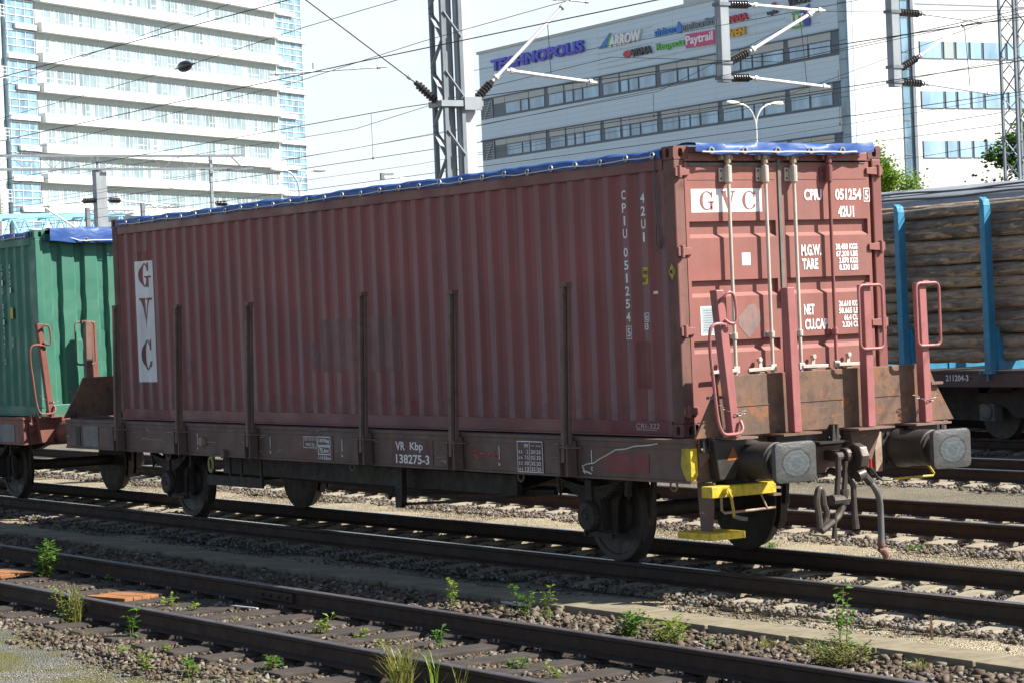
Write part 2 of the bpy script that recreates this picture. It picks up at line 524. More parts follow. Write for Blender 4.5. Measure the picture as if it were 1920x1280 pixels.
def cladding():
    m, nt, b = new_mat('grey_metal_cladding')
    n = NT(nt)
    s = n.sep()
    fz = n.math('FRACT', n.math('MULTIPLY', s[2], 1 / 0.42))
    fx = n.math('FRACT', n.math('MULTIPLY', s[0], 1 / 5.2))
    lz = n.math('LESS_THAN', fz, 0.10)
    lx = n.math('LESS_THAN', fx, 0.008)
    c = n.mix(n.noise(0.25, 4), (0.50, 0.62, 0.71), (0.55, 0.67, 0.76))
    c = n.mix(n.math('MULTIPLY', lz, 0.35), c, (0.27, 0.29, 0.31))
    c = n.mix(n.math('MULTIPLY', lx, 0.4), c, (0.27, 0.29, 0.31))
    nt.links.new(c, b.inputs['Base Color'])
    b.inputs['Roughness'].default_value = 0.45
    b.inputs['Metallic'].default_value = 0.15
    return m


M['clad'] = cladding()


def tarp_mat():
    m, nt, b = new_mat('blue_tarpaulin')
    n = NT(nt)
    c = n.mix(n.noise(3, 6), (0.020, 0.070, 0.25), (0.034, 0.10, 0.33))
    d = n.ramp(n.noise(9, 8, 0.7), [(0.5, 0), (0.75, 0.5)])
    c = n.mix(d, c, (0.11, 0.15, 0.27))
    nt.links.new(c, b.inputs['Base Color'])
    b.inputs['Roughness'].default_value = 0.5
    b.inputs['Specular IOR Level'].default_value = 0.45
    h = n.noise(3.5, 2, 0.5, n.map((1.0, 1.0, 2.2)), 0.6)
    nt.links.new(n.bump(h, 0.45, 0.03), b.inputs['Normal'])
    return m


M['tarp'] = tarp_mat()
M['rope'] = plain('white_rope', (0.62, 0.64, 0.68), 0.7)
M['eyelet'] = plain('steel_eyelet', (0.55, 0.55, 0.56), 0.3, 0.8)


def bark_mat():
    m, nt, b = new_mat('log_bark')
    n = NT(nt)
    v = n.map((1.2, 6, 6))
    c = n.mix(n.ramp(n.noise(2.2, 10, 0.7, v), [(0.35, 0), (0.65, 1)]), (0.36, 0.30, 0.245), (0.12, 0.098, 0.082))
    oi = nt.nodes.new('ShaderNodeObjectInfo')
    c = n.mix(1.0, c, n.ramp(oi.outputs['Random'], [(0.0, (0.65, 0.66, 0.68)), (0.5, (1.10, 1.05, 1.0)), (1.0, (1.6, 1.45, 1.28))]), 'MULTIPLY')
    pk = n.ramp(n.noise(1.7, 8, 0.7, n.map((0.9, 5, 5)), 0.6), [(0.53, 0), (0.57, 1)])
    c = n.mix(pk, c, (0.52, 0.36, 0.22))
    nt.links.new(c, b.inputs['Base Color'])
    b.inputs['Roughness'].default_value = 0.9
    nt.links.new(n.bump(n.noise(9, 10, 0.75, n.map((1.0, 3, 3))), 0.9, 0.03), b.inputs['Normal'])
    return m


M['bark'] = bark_mat()


def grease_head():
    m, nt, b = new_mat('greased_buffer_face')
    n = NT(nt, 'Generated')
    s = n.sep()
    dy = n.math('SUBTRACT', s[1], 0.5)
    dz = n.math('SUBTRACT', s[2], 0.48)
    wob = n.math('MULTIPLY', n.math('SUBTRACT', n.noise(6.5, 12, 0.8), 0.5), 0.20)
    r = n.math('ADD', n.math('SQRT', n.math('ADD', n.math('MULTIPLY', dy, dy), n.math('MULTIPLY', dz, dz))), wob)
    c = n.ramp(r, [(0.0, (0.085, 0.105, 0.115)), (0.10, (0.07, 0.085, 0.095)), (0.16, (0.11, 0.13, 0.14)), (0.24, (0.075, 0.09, 0.098)),
                   (0.30, (0.105, 0.122, 0.13)), (0.335, (0.025, 0.028, 0.03)), (0.37, (0.078, 0.08, 0.08))])
    c = n.mix(n.ramp(n.noise(12, 6), [(0.5, 0), (0.75, 0.5)]), c, (0.12, 0.115, 0.11))
    nt.links.new(c, b.inputs['Base Color'])
    b.inputs['Roughness'].default_value = 0.42
    b.inputs['Metallic'].default_value = 0.3
    nt.links.new(n.bump(n.noise(9, 8, 0.7), 0.6, 0.012), b.inputs['Normal'])
    return m


M['grease'] = grease_head()


def stone_mat(name, stops, rough=0.9):
    m, nt, b = new_mat(name)
    n = NT(nt)
    a = nt.nodes.new("ShaderNodeAttribute")
    a.attribute_name = 'tint'
    c = n.ramp(a.outputs['Fac'], stops)
    c = n.mix(n.math('MULTIPLY', n.noise(28, 5, 0.7), 0.6), c, (0.05, 0.042, 0.036))
    nt.links.new(c, b.inputs['Base Color'])
    b.inputs['Roughness'].default_value = rough
    b.inputs['Specular IOR Level'].default_value = 0.25
    return m


M['ballast_old'] = stone_mat('brown_old_ballast', [(0, (0.045, 0.034, 0.027)), (0.35, (0.115, 0.082, 0.055)), (0.7, (0.18, 0.135, 0.092)), (0.9, (0.20, 0.178, 0.15)), (1, (0.32, 0.29, 0.25))])
M['ballast'] = stone_mat('grey_ballast', [(0, (0.065, 0.052, 0.04)), (0.35, (0.17, 0.128, 0.090)), (0.7, (0.23, 0.198, 0.16)), (0.9, (0.19, 0.20, 0.21)), (1, (0.38, 0.35, 0.30))])
M['pebble'] = stone_mat('path_pebbles', [(0, (0.13, 0.105, 0.07)), (0.4, (0.30, 0.25, 0.18)), (0.75, (0.41, 0.36, 0.27)), (1, (0.55, 0.51, 0.44))])


def ground_mat():
    m, nt, b = new_mat('yard_ground')
    n = NT(nt)
    s = n.sep()
    wob = n.math('MULTIPLY', n.math('SUBTRACT', n.noise(1.6, 6), 0.5), 0.7)
    y = n.math('ADD', s[1], wob)
    t = n.math('DIVIDE', n.math('ADD', y, 12.0), 24.0)      # -12..12 -> 0..1

    def p(v):
        return (v + 12.0) / 24.0
    dark, tan, grey = (0.062, 0.050, 0.040), (0.43, 0.365, 0.25), (0.185, 0.185, 0.165)
    c = n.ramp(t, [(p(-6.45), grey), (p(-6.0), dark), (p(-2.3), dark), (p(-2.1), tan), (p(-1.50), tan), (p(-1.15), dark), (p(1.0), (0.07, 0.055, 0.042)), (p(1.35), tan), (p(3.0), tan), (p(3.5), (0.09, 0.07, 0.055)), (p(6.0), (0.09, 0.07, 0.055)), (p(6.6), (0.23, 0.20, 0.15))])
    v = n.nt.nodes.new("ShaderNodeTexVoronoi")
    v.inputs['Scale'].default_value = 70
    nt.links.new(n.tc, v.inputs['Vector'])
    cell = n.ramp(v.outputs['Color'], [(0.1, 0.45), (0.6, 1.0), (0.95, 1.5)])
    c = n.mix(1.0, c, cell, 'MULTIPLY')
    big = n.ramp(n.noise(0.9, 6), [(0.3, 0.75), (0.7, 1.15)])
    c = n.mix(1.0, c, big, 'MULTIPLY')
    # moss on the grey corner
    ms_ = n.math('MULTIPLY', n.ramp(n.noise(1.9, 8, 0.65), [(0.46, 0), (0.57, 1)]), n.math('LESS_THAN', y, -6.1))
    c = n.mix(n.math('MULTIPLY', ms_, 0.8), c, (0.13, 0.125, 0.035))
    nt.links.new(c, b.inputs['Base Color'])
    b.inputs['Roughness'].default_value = 0.95
    b.inputs['Specular IOR Level'].default_value = 0.15
    h = n.math('ADD', v.outputs['Distance'], n.noise(9, 8))
    nt.links.new(n.bump(h, 1.0, 0.02), b.inputs['Normal'])
    return m


M['ground'] = ground_mat()


def leaf_mat(name, a, bcol, trans=0.35):
    m, nt, b = new_mat(name)
    n = NT(nt)
    at = nt.nodes.new("ShaderNodeAttribute")
    at.attribute_name = 'tint'
    c = n.mix(at.outputs['Fac'], a, bcol)
    nt.links.new(c, b.inputs['Base Color'])
    b.inputs['Roughness'].default_value = 0.5
    b.inputs['Specular IOR Level'].default_value = 0.4
    tr = nt.nodes.new("ShaderNodeBsdfTranslucent")
    nt.links.new(n.mix(1.0, c, (1.25, 1.3, 0.5), 'MULTIPLY'), tr.inputs['Color'])
    mxs = nt.nodes.new("ShaderNodeMixShader")
    mxs.inputs[0].default_value = trans
    nt.links.new(b.outputs[0], mxs.inputs[1])
    nt.links.new(tr.outputs[0], mxs.inputs[2])
    nt.links.new(mxs.outputs[0], nt.nodes['Material Output'].inputs['Surface'])
    return m


M['leaf'] = leaf_mat('weed_leaf', (0.045, 0.14, 0.018), (0.115, 0.23, 0.03))
M['leaf_lime'] = leaf_mat('lime_weed_leaf', (0.12, 0.215, 0.025), (0.24, 0.31, 0.045))
M['straw'] = leaf_mat('straw_grass', (0.30, 0.25, 0.10), (0.16, 0.20, 0.05))
M['dry'] = leaf_mat('dry_stalks', (0.30, 0.20, 0.17), (0.22, 0.15, 0.13))
M['tree_leaf'] = leaf_mat('birch_leaf', (0.10, 0.19, 0.022), (0.24, 0.34, 0.04))
M['tree_dark'] = leaf_mat('maple_leaf', (0.035, 0.10, 0.02), (0.10, 0.19, 0.035))
M['trunk'] = weathered('tree_bark', (0.13, 0.10, 0.075), dirt_amt=0.5, rough=0.9, scale=4)
M['stem'] = plain('plant_stem', (0.16, 0.13, 0.05), 0.7)


# ------------------------------------------------------------------ lettering
def text_mesh(body, bold=0.02, extrude=0.0, spacing=1.0):
    cu = bpy.data.curves.new("t", 'FONT')
    cu.body = body
    cu.size = 1.0
    cu.offset = bold
    cu.space_character = spacing
    cu.extrude = extrude
    cu.resolution_u = 3
    ob = bpy.data.objects.new("t", cu)
    S.collection.objects.link(ob)
    bpy.context.view_layer.update()
    dg = bpy.context.evaluated_depsgraph_get()
    me = bpy.data.meshes.new_from_object(ob.evaluated_get(dg))
    vs = [tuple(v.co) for v in me.vertices]
    fs = [tuple(p.vertices) for p in me.polygons]
    bpy.data.objects.remove(ob)
    bpy.data.curves.remove(cu)
    bpy.data.meshes.remove(me)
    return vs, fs


def lettering(mb, body, u0, u1, v0, v1, fn, bold=0.02, extrude=0.0, depth=0.0, slant=0.0):
    """fit text into the rectangle u0..u1 x v0..v1 and map it by fn(u, v, w)."""
    vs, fs = text_mesh(body, bold, 0.5 if depth else 0.0)
    a = np.array(vs)
    x0, x1, y0, y1 = a[:, 0].min(), a[:, 0].max(), a[:, 1].min(), a[:, 1].max()
    out = []
    for p in vs:
        s_ = (p[0] - x0) / (x1 - x0)
        t_ = (p[1] - y0) / (y1 - y0)
        u = u0 + (u1 - u0) * s_ + slant * (t_ - 0.5) * (v1 - v0)
        out.append(fn(u, v0 + (v1 - v0) * t_, (p[2] + 0.5) * depth if depth else 0.0))
    mb.add(out, fs)


def serif_letter(ch, n=26):
    """slab-serif capital in the unit square as quads"""
    Q = []

    def q(*p):
        Q.append(p)
    if ch in 'CG':
        a0, a1 = R(42), R(318)
        for i in range(n):
            A, B = a0 + (a1 - a0) * i / n, a0 + (a1 - a0) * (i + 1) / n

            def pt(t, inner):
                th = 0.075 + 0.135 * abs(math.cos(t)) ** 1.3 if math.cos(t) < 0 else 0.075 + 0.06 * abs(math.cos(t))
                rx, ry = (0.5, 0.5)
                k = th if inner else 0.0
                return (0.5 + (rx - k) * math.cos(t), 0.5 + (ry - k * 0.62) * math.sin(t))
            q(pt(A, 0), pt(B, 0), pt(B, 1), pt(A, 1))
        q((0.80, 0.66), (0.90, 0.66), (0.90, 0.99), (0.85, 0.99))
        if ch == 'C':
            q((0.80, 0.30), (0.93, 0.30), (0.88, 0.12), (0.80, 0.14))
        else:
            q((0.74, 0.02), (0.90, 0.02), (0.90, 0.44), (0.74, 0.44))
            q((0.60, 0.39), (1.0, 0.39), (1.0, 0.46), (0.60, 0.46))
    else:
        q((0.05, 0.94), (0.31, 0.94), (0.60, 0.0), (0.45, 0.0))
        q((0.80, 0.94), (0.90, 0.94), (0.58, 0.0), (0.51, 0.10))
        q((0.0, 0.93), (0.38, 0.93), (0.38, 1.0), (0.0, 1.0))
        q((0.68, 0.93), (1.0, 0.93), (1.0, 1.0), (0.68, 1.0))
    return Q


def add_letter(mb, ch, u0, u1, v0, v1, fn, sub=1):
    for quad in serif_letter(ch):
        a, b, c, d = [Vector((p[0], p[1])) for p in quad]
        for i in range(sub):
            for j in range(sub):
                vs = []
                for (s_, t_) in ((i, j), (i + 1, j), (i + 1, j + 1), (i, j + 1)):
                    s_, t_ = s_ / sub, t_ / sub
                    p = (a * (1 - s_) + b * s_) * (1 - t_) + (d * (1 - s_) + c * s_) * t_
                    vs.append(fn(u0 + (u1 - u0) * p.x, v0 + (v1 - v0) * p.y, 0.0))
                mb.add(vs, [(0, 1, 2, 3)])

# ------------------------------------------------------------------ ground, stones, tracks
g = MB()
xs = [-600, -120, -60, -30] + list(np.linspace(-25, 12, 75)) + [40, 120, 400]
ys = [-120, -40, -14] + list(np.linspace(-9, 24, 100)) + [40, 90, 200, 700]
hgt = {}
for i, x in enumerate(xs):
    for j, y in enumerate(ys):
        z = -0.235 + (0.02 * math.sin(x * 1.3 + y * 2.1) + 0.015 * math.sin(x * 2.9 - y * 1.7)) * (1 if (-26 < x < 13 and -9.5 < y < 25) else 0)
        g.v.append((x, y, z))
ny = len(ys)
for i in range(len(xs) - 1):
    for j in range(ny - 1):
        g.f.append([i * ny + j, (i + 1) * ny + j, (i + 1) * ny + j + 1, i * ny + j + 1])
        g.m.append(0)
tag(g.build('ground', M['ground'], loc=(0, 0, 0), smooth=True), 'stony railway yard ground of gravel, soil and moss', 'ground', kind='structure')


def rocks(name, regions, mat, label, cat, tmpl=10, seed=3, cube=False):
    r = np.random.default_rng(seed)
    bm = bmesh.new()
    if cube:
        bmesh.ops.create_cube(bm, size=1.35)
    else:
        bmesh.ops.create_icosphere(bm, subdivisions=1, radius=1.0)
    bm.verts.ensure_lookup_table()
    V0 = np.array([v.co[:] for v in bm.verts])
    F0 = np.array([[v.index for v in fc.verts] for fc in bm.faces])
    bm.free()
    T = []
    for k in range(tmpl):
        v = V0 * (1 + r.uniform(-0.55, 0.35, (len(V0), 1)))
        v = v * r.uniform(0.5, 1.35, 3)
        T.append(v)
    T = np.array(T)
    AV, AF, AT = [], [], []
    base = 0
    for (x0, x1, y0, y1, dens, s0, s1, zf, keep) in regions:
        n = int((x1 - x0) * (y1 - y0) * dens)
        X = r.uniform(x0, x1, n)
        Y = r.uniform(y0, y1, n)
        k = keep(X, Y, r)
        X, Y = X[k], Y[k]
        n = len(X)
        sz = s0 + (s1 - s0) * r.random(n) ** 2
        Z = zf(X, Y) + sz * r.uniform(-0.35, 0.55, n)
        ang = r.uniform(0, 2 * np.pi, n)
        til = r.uniform(-0.7, 0.7, n)
        v = T[r.integers(0, tmpl, n)] * (sz[:, None, None] * np.array([1, 1, 0.72]))
        c, s = np.cos(til)[:, None], np.sin(til)[:, None]
        x, y, z = v[..., 0], v[..., 1], v[..., 2]
        y, z = y * c - z * s, y * s + z * c
        c, s = np.cos(ang)[:, None], np.sin(ang)[:, None]
        x, y = x * c - y * s, x * s + y * c
        v = np.stack([x + X[:, None], y + Y[:, None], z + Z[:, None]], -1)
        AV.append(v.reshape(-1, 3))
        AF.append((F0[None] + (base + np.arange(n) * len(V0))[:, None, None]).reshape(-1, F0.shape[1]))
        AT.append(np.repeat(r.random(n), len(V0)))
        base += n * len(V0)
    V = np.concatenate(AV).astype(np.float32)
    F = np.concatenate(AF).astype(np.int32)
    me = bpy.data.meshes.new(name)
    me.vertices.add(len(V))
    me.vertices.foreach_set('co', V.ravel())
    me.loops.add(F.size)
    me.loops.foreach_set('vertex_index', F.ravel())
    me.polygons.add(len(F))
    me.polygons.foreach_set('loop_start', np.arange(0, F.size, F.shape[1], dtype=np.int32))
    me.polygons.foreach_set('loop_total', np.full(len(F), F.shape[1], dtype=np.int32))
    at = me.attributes.new('tint', 'FLOAT', 'POINT')
    at.data.foreach_set('value', np.concatenate(AT).astype(np.float32))
    me.update(calc_edges=True)
    me.materials.append(mat)
    o = bpy.data.objects.new(name, me)
    S.collection.objects.link(o)
    return tag(o, label, cat, kind='stuff')


FG, T2, T3, T4, T5 = -4.80, 4.55, 10.2, 15.2, 19.8      # other track centre lines (the wagon stands on y = 0)


def on_sleeper(X, Y, cy, half, x0, pitch=0.6, w=0.14):
    ph = np.abs(((X - x0 + pitch / 2) % pitch) - pitch / 2)
    return (ph < w) & (np.abs(Y - cy) < half)


def keep_main(cy, half, x0, prob=0.93):
    return lambda X, Y, r: ~(on_sleeper(X, Y, cy, half, x0) & (r.random(len(X)) < prob))


def clear_rail(cy, k):
    return lambda X, Y, r: k(X, Y, r) & (np.abs(np.abs(Y - cy) - 0.797) > 0.085)


lev = lambda z: (lambda X, Y: np.full(len(X), z))
rocks('old_ballast_stones', [
    (-13, 9, FG - 1.65, FG + 1.55, 1000, 0.010, 0.034, lev(-0.215), clear_rail(FG, keep_main(FG, 1.3, 0.1, 0.80))),
    (-13, 9, FG + 1.5, -2.52, 1300, 0.010, 0.036, lambda X, Y: -0.228 + 0.018 * np.sin((Y + 3.3) * 3), lambda X, Y, r: X > -99),
    (-13, 9, FG + 1.5, -2.50, 110, 0.028, 0.052, lambda X, Y: -0.218 + 0.018 * np.sin((Y + 3.3) * 3), lambda X, Y, r: X > -99),
    (-10, 9, FG - 1.9, FG - 1.0, 500, 0.007, 0.034, lambda X, Y: -0.228 + 0 * X, lambda X, Y, r: r.random(len(X)) < 0.75),
], M['ballast_old'], 'brown angular ballast stones around the nearest track', 'ballast', seed=3, cube=True, tmpl=24)
rocks('grey_ballast_stones', [
    (-24, 9, -0.75, 0.75, 700, 0.010, 0.034, lev(-0.205), clear_rail(0, keep_main(0, 1.3, 0.0, 0.80))),
    (-24, 9, -1.40, -0.85, 800, 0.010, 0.034, lev(-0.195), clear_rail(0, keep_main(0, 1.3, 0.0, 0.66))),
    (-24, 9, 0.85, 1.35, 700, 0.010, 0.034, lev(-0.205), clear_rail(0, keep_main(0, 1.3, 0.0, 0.8))),
    (-24, 9, -1.75, -1.38, 170, 0.008, 0.030, lev(-0.225), lambda X, Y, r: r.random(len(X)) < 0.8),
    (-30, 6, T2 - 1.75, T2 + 1.6, 420, 0.012, 0.036, lev(-0.21), clear_rail(T2, keep_main(T2, 1.3, 0.0, 0.85))),
    (-24, 0, T3 - 1.6, T3 + 1.5, 200, 0.016, 0.042, lev(-0.21), clear_rail(T3, keep_main(T3, 1.3, 0.0, 0.9))),
    (-24, 0, T4 - 1.5, T4 + 1.5, 140, 0.02, 0.045, lev(-0.21), clear_rail(T4, keep_main(T4, 1.3, 0.0, 0.9))),
], M['ballast'], 'grey and tan ballast stones of the farther tracks', 'ballast', seed=5, cube=True, tmpl=24)
rocks('path_pebbles', [
    (-22, 7, 1.2, 3.1, 900, 0.004, 0.011, lev(-0.232), lambda X, Y, r: X > -99),
    (-14, 9, -2.05, -1.5, 1300, 0.004, 0.010, lev(-0.232), lambda X, Y, r: X > -99),
    (-6, 6, -7.6, -6.2, 800, 0.003, 0.009, lev(-0.235), lambda X, Y, r: X > -99),
], M['pebble'], 'fine pale gravel of the walkways between the tracks', 'gravel', seed=9, cube=True)

RAILP = [(-0.07, -0.165), (0.07, -0.165), (0.07, -0.153), (0.012, -0.132), (0.010, -0.045), (0.036, -0.032), (0.036, -0.006), (0.028, 0.0),
         (-0.028, 0.0), (-0.036, -0.006), (-0.036, -0.032), (-0.010, -0.045), (-0.012, -0.132), (-0.07, -0.153)]


def track(cy, x0, x1, label, sl_mat, sleeper_range, phase, head, concrete=True, fast=True, joints=()):
    t = thing('railway_track', label, 'track', ((x0 + x1) / 2, cy, -0.235))
    for sgn in (-1, 1):
        mb = MB()
        yy = cy + sgn * 0.797
        vs = [(x, yy + a, b) for x in (x0, x1) for a, b in RAILP]
        n = len(RAILP)
        base = len(mb.v)
        mb.v += vs
        for i in range(n):
            j = (i + 1) % n
            mb.f.append([base + i, base + j, base + n + j, base + n + i])
            mb.m.append(1 if i in (7, 6, 8) else 0)
        rail = mb.build('rail', [M['rail'], head], t)
        for (jx, js) in joints:
            if js == sgn:
                jb = MB()
                jb.box(jx - 0.33, jx + 0.33, yy - 0.040, yy - 0.013, -0.125, -0.048)
                for k in range(4):
                    jb.cyl((jx - 0.24 + 0.16 * k, yy - 0.040, -0.087), (jx - 0.24 + 0.16 * k, yy - 0.062, -0.087), 0.017, 6)
                jb.build('fishplate', M['rail'], rail)
    xs_ = np.arange(sleeper_range[0], sleeper_range[1], 0.6)
    first = None
    ctr = Vector(((x0 + x1) / 2, cy, -0.235))
    for x in xs_:
        x = round(x / 0.6) * 0.6 + phase
        if first is None:
            mb = MB()
            if concrete:
                mb.prism([(-1.25, -0.30), (1.25, -0.30), (1.25, -0.195), (0.9, -0.172), (0.5, -0.172), (0.35, -0.20), (-0.35, -0.20), (-0.5, -0.172), (-0.9, -0.172), (-1.25, -0.195)], 'x', -0.125, 0.125)
            else:
                mb.box(-0.125, 0.125, -1.30, 1.30, -0.32, -0.178)
            mb.v = [(a + ctr.x, b + ctr.y, c_) for a, b, c_ in mb.v]
            first = mb.build('sleeper', sl_mat, t, bevel=0.015)
            s_ = first
            if fast:
                for sg in (-1, 1):
                    fb = MB()
                    y = sg * 0.797
                    fb.mi = 1
                    fb.box(-0.07, 0.07, y - 0.15, y + 0.15, -0.184, -0.167)
                    fb.mi = 0
                    for side in (-1, 1):
                        for dx in (-0.035, 0.035):
                            fb.cyl((dx, y + side * 0.11, -0.170), (dx, y + side * 0.11, -0.145), 0.010, 6)
                    fb.v = [(a + ctr.x, b + ctr.y, c_) for a, b, c_ in fb.v]
                    fb.build('fastening', [M['bolt'], M['rail']], first)
        else:
            s_ = copy_tree(first, t)
        s_.location = (x - ctr.x + (0 if concrete else rng.uniform(-0.03, 0.03)), 0, 0 if concrete else rng.uniform(-0.012, 0.008))
        if not concrete:
            s_.rotation_euler = (0, 0, rng.uniform(-0.02, 0.02))
    return t


track(FG, -40, 24, 'nearest railway track with dark timber sleepers and dull brown rails', M['timber'], (-13.2, 9), 0.1, M['railhead_dull'], concrete=False, joints=((-2.55, 1), (-3.55, -1)))
track(0, -120, 30, 'railway track under the red container wagon on pale concrete sleepers', M['concrete'], (-24, 8), 0.0, M['railhead'], fast=False)
track(T2, -120, 30, 'empty railway track directly behind the red container wagon', M['concrete'], (-30, 6), 0.0, M['railhead_dull'], fast=False)
track(T3, -120, 30, 'empty railway track just in front of the log wagon', M['concrete'], (-24, -1), 0.0, M['railhead'], fast=False)
track(T4, -120, 30, 'railway track that carries the log wagon', M['concrete'], (-24, -4), 0.0, M['railhead'], fast=False)
track(T5, -120, 30, 'farthest railway track under the grey covered wagon', M['concrete'], (-24, -4), 0.0, M['railhead'], fast=False)

# concrete cover slabs between the two nearest tracks
slab0 = None
for i in range(24):
    x = -15.0 + 1.02 * i
    if slab0 is None:
        mb = MB()
        mb.box(-0.497, 0.497, -0.205, 0.205, -0.04, 0.055)
        o = slab0 = mb.build('cover_slab', M['slab'], loc=(0, 0, 0), bevel=0.008)
    else:
        o = slab0.copy()
        S.collection.objects.link(o)
    o.location = (x, -2.26 + rng.uniform(-0.010, 0.010), -0.206 + rng.uniform(-0.006, 0.006))
    o.rotation_euler = (rng.uniform(-0.012, 0.012), rng.uniform(-0.006, 0.006), rng.uniform(-0.012, 0.012))
    tag(o, 'concrete cable trough cover slab in the row between the two nearest tracks', 'slab', 'concrete cover slabs in a row between the tracks')

# orange boards beside the near rail and bits of litter
for (cx, cy, ang, w, d, lab) in ((-4.47, -4.66, 0.25, 0.62, 0.52, 'orange weathered board on the ballast, right of the tall straw weed'),
                                 (-7.75, -4.62, 0.15, 0.75, 0.5, 'orange weathered board cut off by the left edge, under the dry stalks')):
    t = thing('weathered_board', lab, 'board', (cx, cy, -0.185), 'orange boards in the nearest track', rotz=ang)
    mb = MB()
    for q in range(4):
        ya, yb = -d / 2 + (d - 0.1) * q / 4, -d / 2 + (d - 0.1) * (q + 1) / 4
        mb.box(-w / 2 + rng.uniform(0, 0.02), w / 2 - rng.uniform(0, 0.02), ya + 0.002, yb - 0.002, 0, 0.030 + rng.uniform(0, 0.006))
    mb.build('board', M['orange'], t, bevel=0.004)
    mb = MB()
    mb.box(-w / 2 + 0.02, w / 2, d / 2 - 0.095, d / 2, 0.0, 0.03)
    mb.build('edge_strip', M['timber'], t, bevel=0.006)
mb = MB()
mb.bar((-2.9, -4.32, -0.175), (-2.45, -4.28, -0.17), 0.02, 0.012)
tag(mb.build('wood_splinter', M['bleached']), 'bleached thin splinter lying on the shaded ballast between the near rails', 'splinter')
mb = MB()
mb.prism([(-0.95, -2.62), (-0.62, -2.66), (-0.55, -2.58), (-0.85, -2.53)], 'z', -0.17, -0.155)
tag(mb.build('plank_scrap', M['bleached']), 'flat bleached plank scrap beside the cover slabs', 'plank')

# ------------------------------------------------------------------ containers
Z0 = 1.234
PITCH = 0.2895


def profile(xa, xb, phase, pitch=PITCH, yo=-1.206, yi=-1.170, of=0.0425, inf=0.0425):
    """break points (x, y) of a corrugated side from xa to xb"""
    pts = [(xa, yo)]
    k0 = math.ceil((xa + 0.02 - phase) / pitch)
    k = k0
    while True:
        c = phase + k * pitch
        if c - pitch / 2 > xb:
            break
        for x, y in ((c - pitch / 2 - inf, yi), (c - pitch / 2 + inf, yi), (c - of, yo), (c + of, yo)):
            if xa + 0.03 < x < xb - 0.03:
                pts.append((x, y))
        k += 1
    pts.append((xb, yo))
    return pts


def oval_face(mb, org, ua, va, na, w, h, ow, oh, depth, n=28, di=1):
    """rectangle w x h with an oval hole of half sizes ow, oh, walls going in by depth and a dark bottom"""
    org, ua, va, na = Vector(org), Vector(ua), Vector(va), Vector(na)
    outer, inner, deep = [], [], []
    for k in range(n):
        a = 2 * math.pi * k / n
        c, s = math.cos(a), math.sin(a)
        m = max(abs(c) / (w / 2), abs(s) / (h / 2))
        outer.append(org + ua * (c / m) + va * (s / m))
        p = ua * (ow * abs(c) ** 0.7 * (1 if c >= 0 else -1)) + va * (oh * abs(s) ** 0.7 * (1 if s >= 0 else -1))
        inner.append(org + p)
        deep.append(org + p - na * depth)
    b = len(mb.v)
    mb.add(outer + inner + deep, [(k, (k + 1) % n, n + (k + 1) % n, n + k) for k in range(n)] + [(n + k, n + (k + 1) % n, 2 * n + (k + 1) % n, 2 * n + k) for k in range(n)])
    mi = mb.mi
    mb.mi = di
    mb.add(deep, [tuple(range(n))])
    mb.mi = mi


def casting(mb, x, y, z, sx, sy):
    """ISO corner casting whose outer corner is (x, y, z..z+0.118); sx, sy point outward"""
    lx, ly, lz = 0.178, 0.162, 0.118
    cx, cy, cz = x - sx * lx / 2, y - sy * ly / 2, z + lz / 2
    oval_face(mb, (x, cy, cz), (0, 1, 0), (0, 0, 1), (sx, 0, 0), ly, lz, 0.026, 0.040, 0.05)
    oval_face(mb, (cx, y, cz), (1, 0, 0), (0, 0, 1), (0, sy, 0), lx, lz, 0.026, 0.040, 0.05)
    oval_face(mb, (cx, cy, z + lz), (1, 0, 0), (0, 1, 0), (0, 0, 1), lx, ly, 0.062, 0.032, 0.05)
    x2, y2 = x - sx * lx, y - sy * ly
    mb.add([(x2, y, z), (x2, y2, z), (x2, y2, z + lz), (x2, y, z + lz)], [(0, 1, 2, 3)])
    mb.add([(x, y2, z), (x2, y2, z), (x2, y2, z + lz), (x, y2, z + lz)], [(0, 1, 2, 3)])
    mb.add([(x, y, z), (x2, y, z), (x2, y2, z), (x, y2, z)], [(0, 1, 2, 3)])


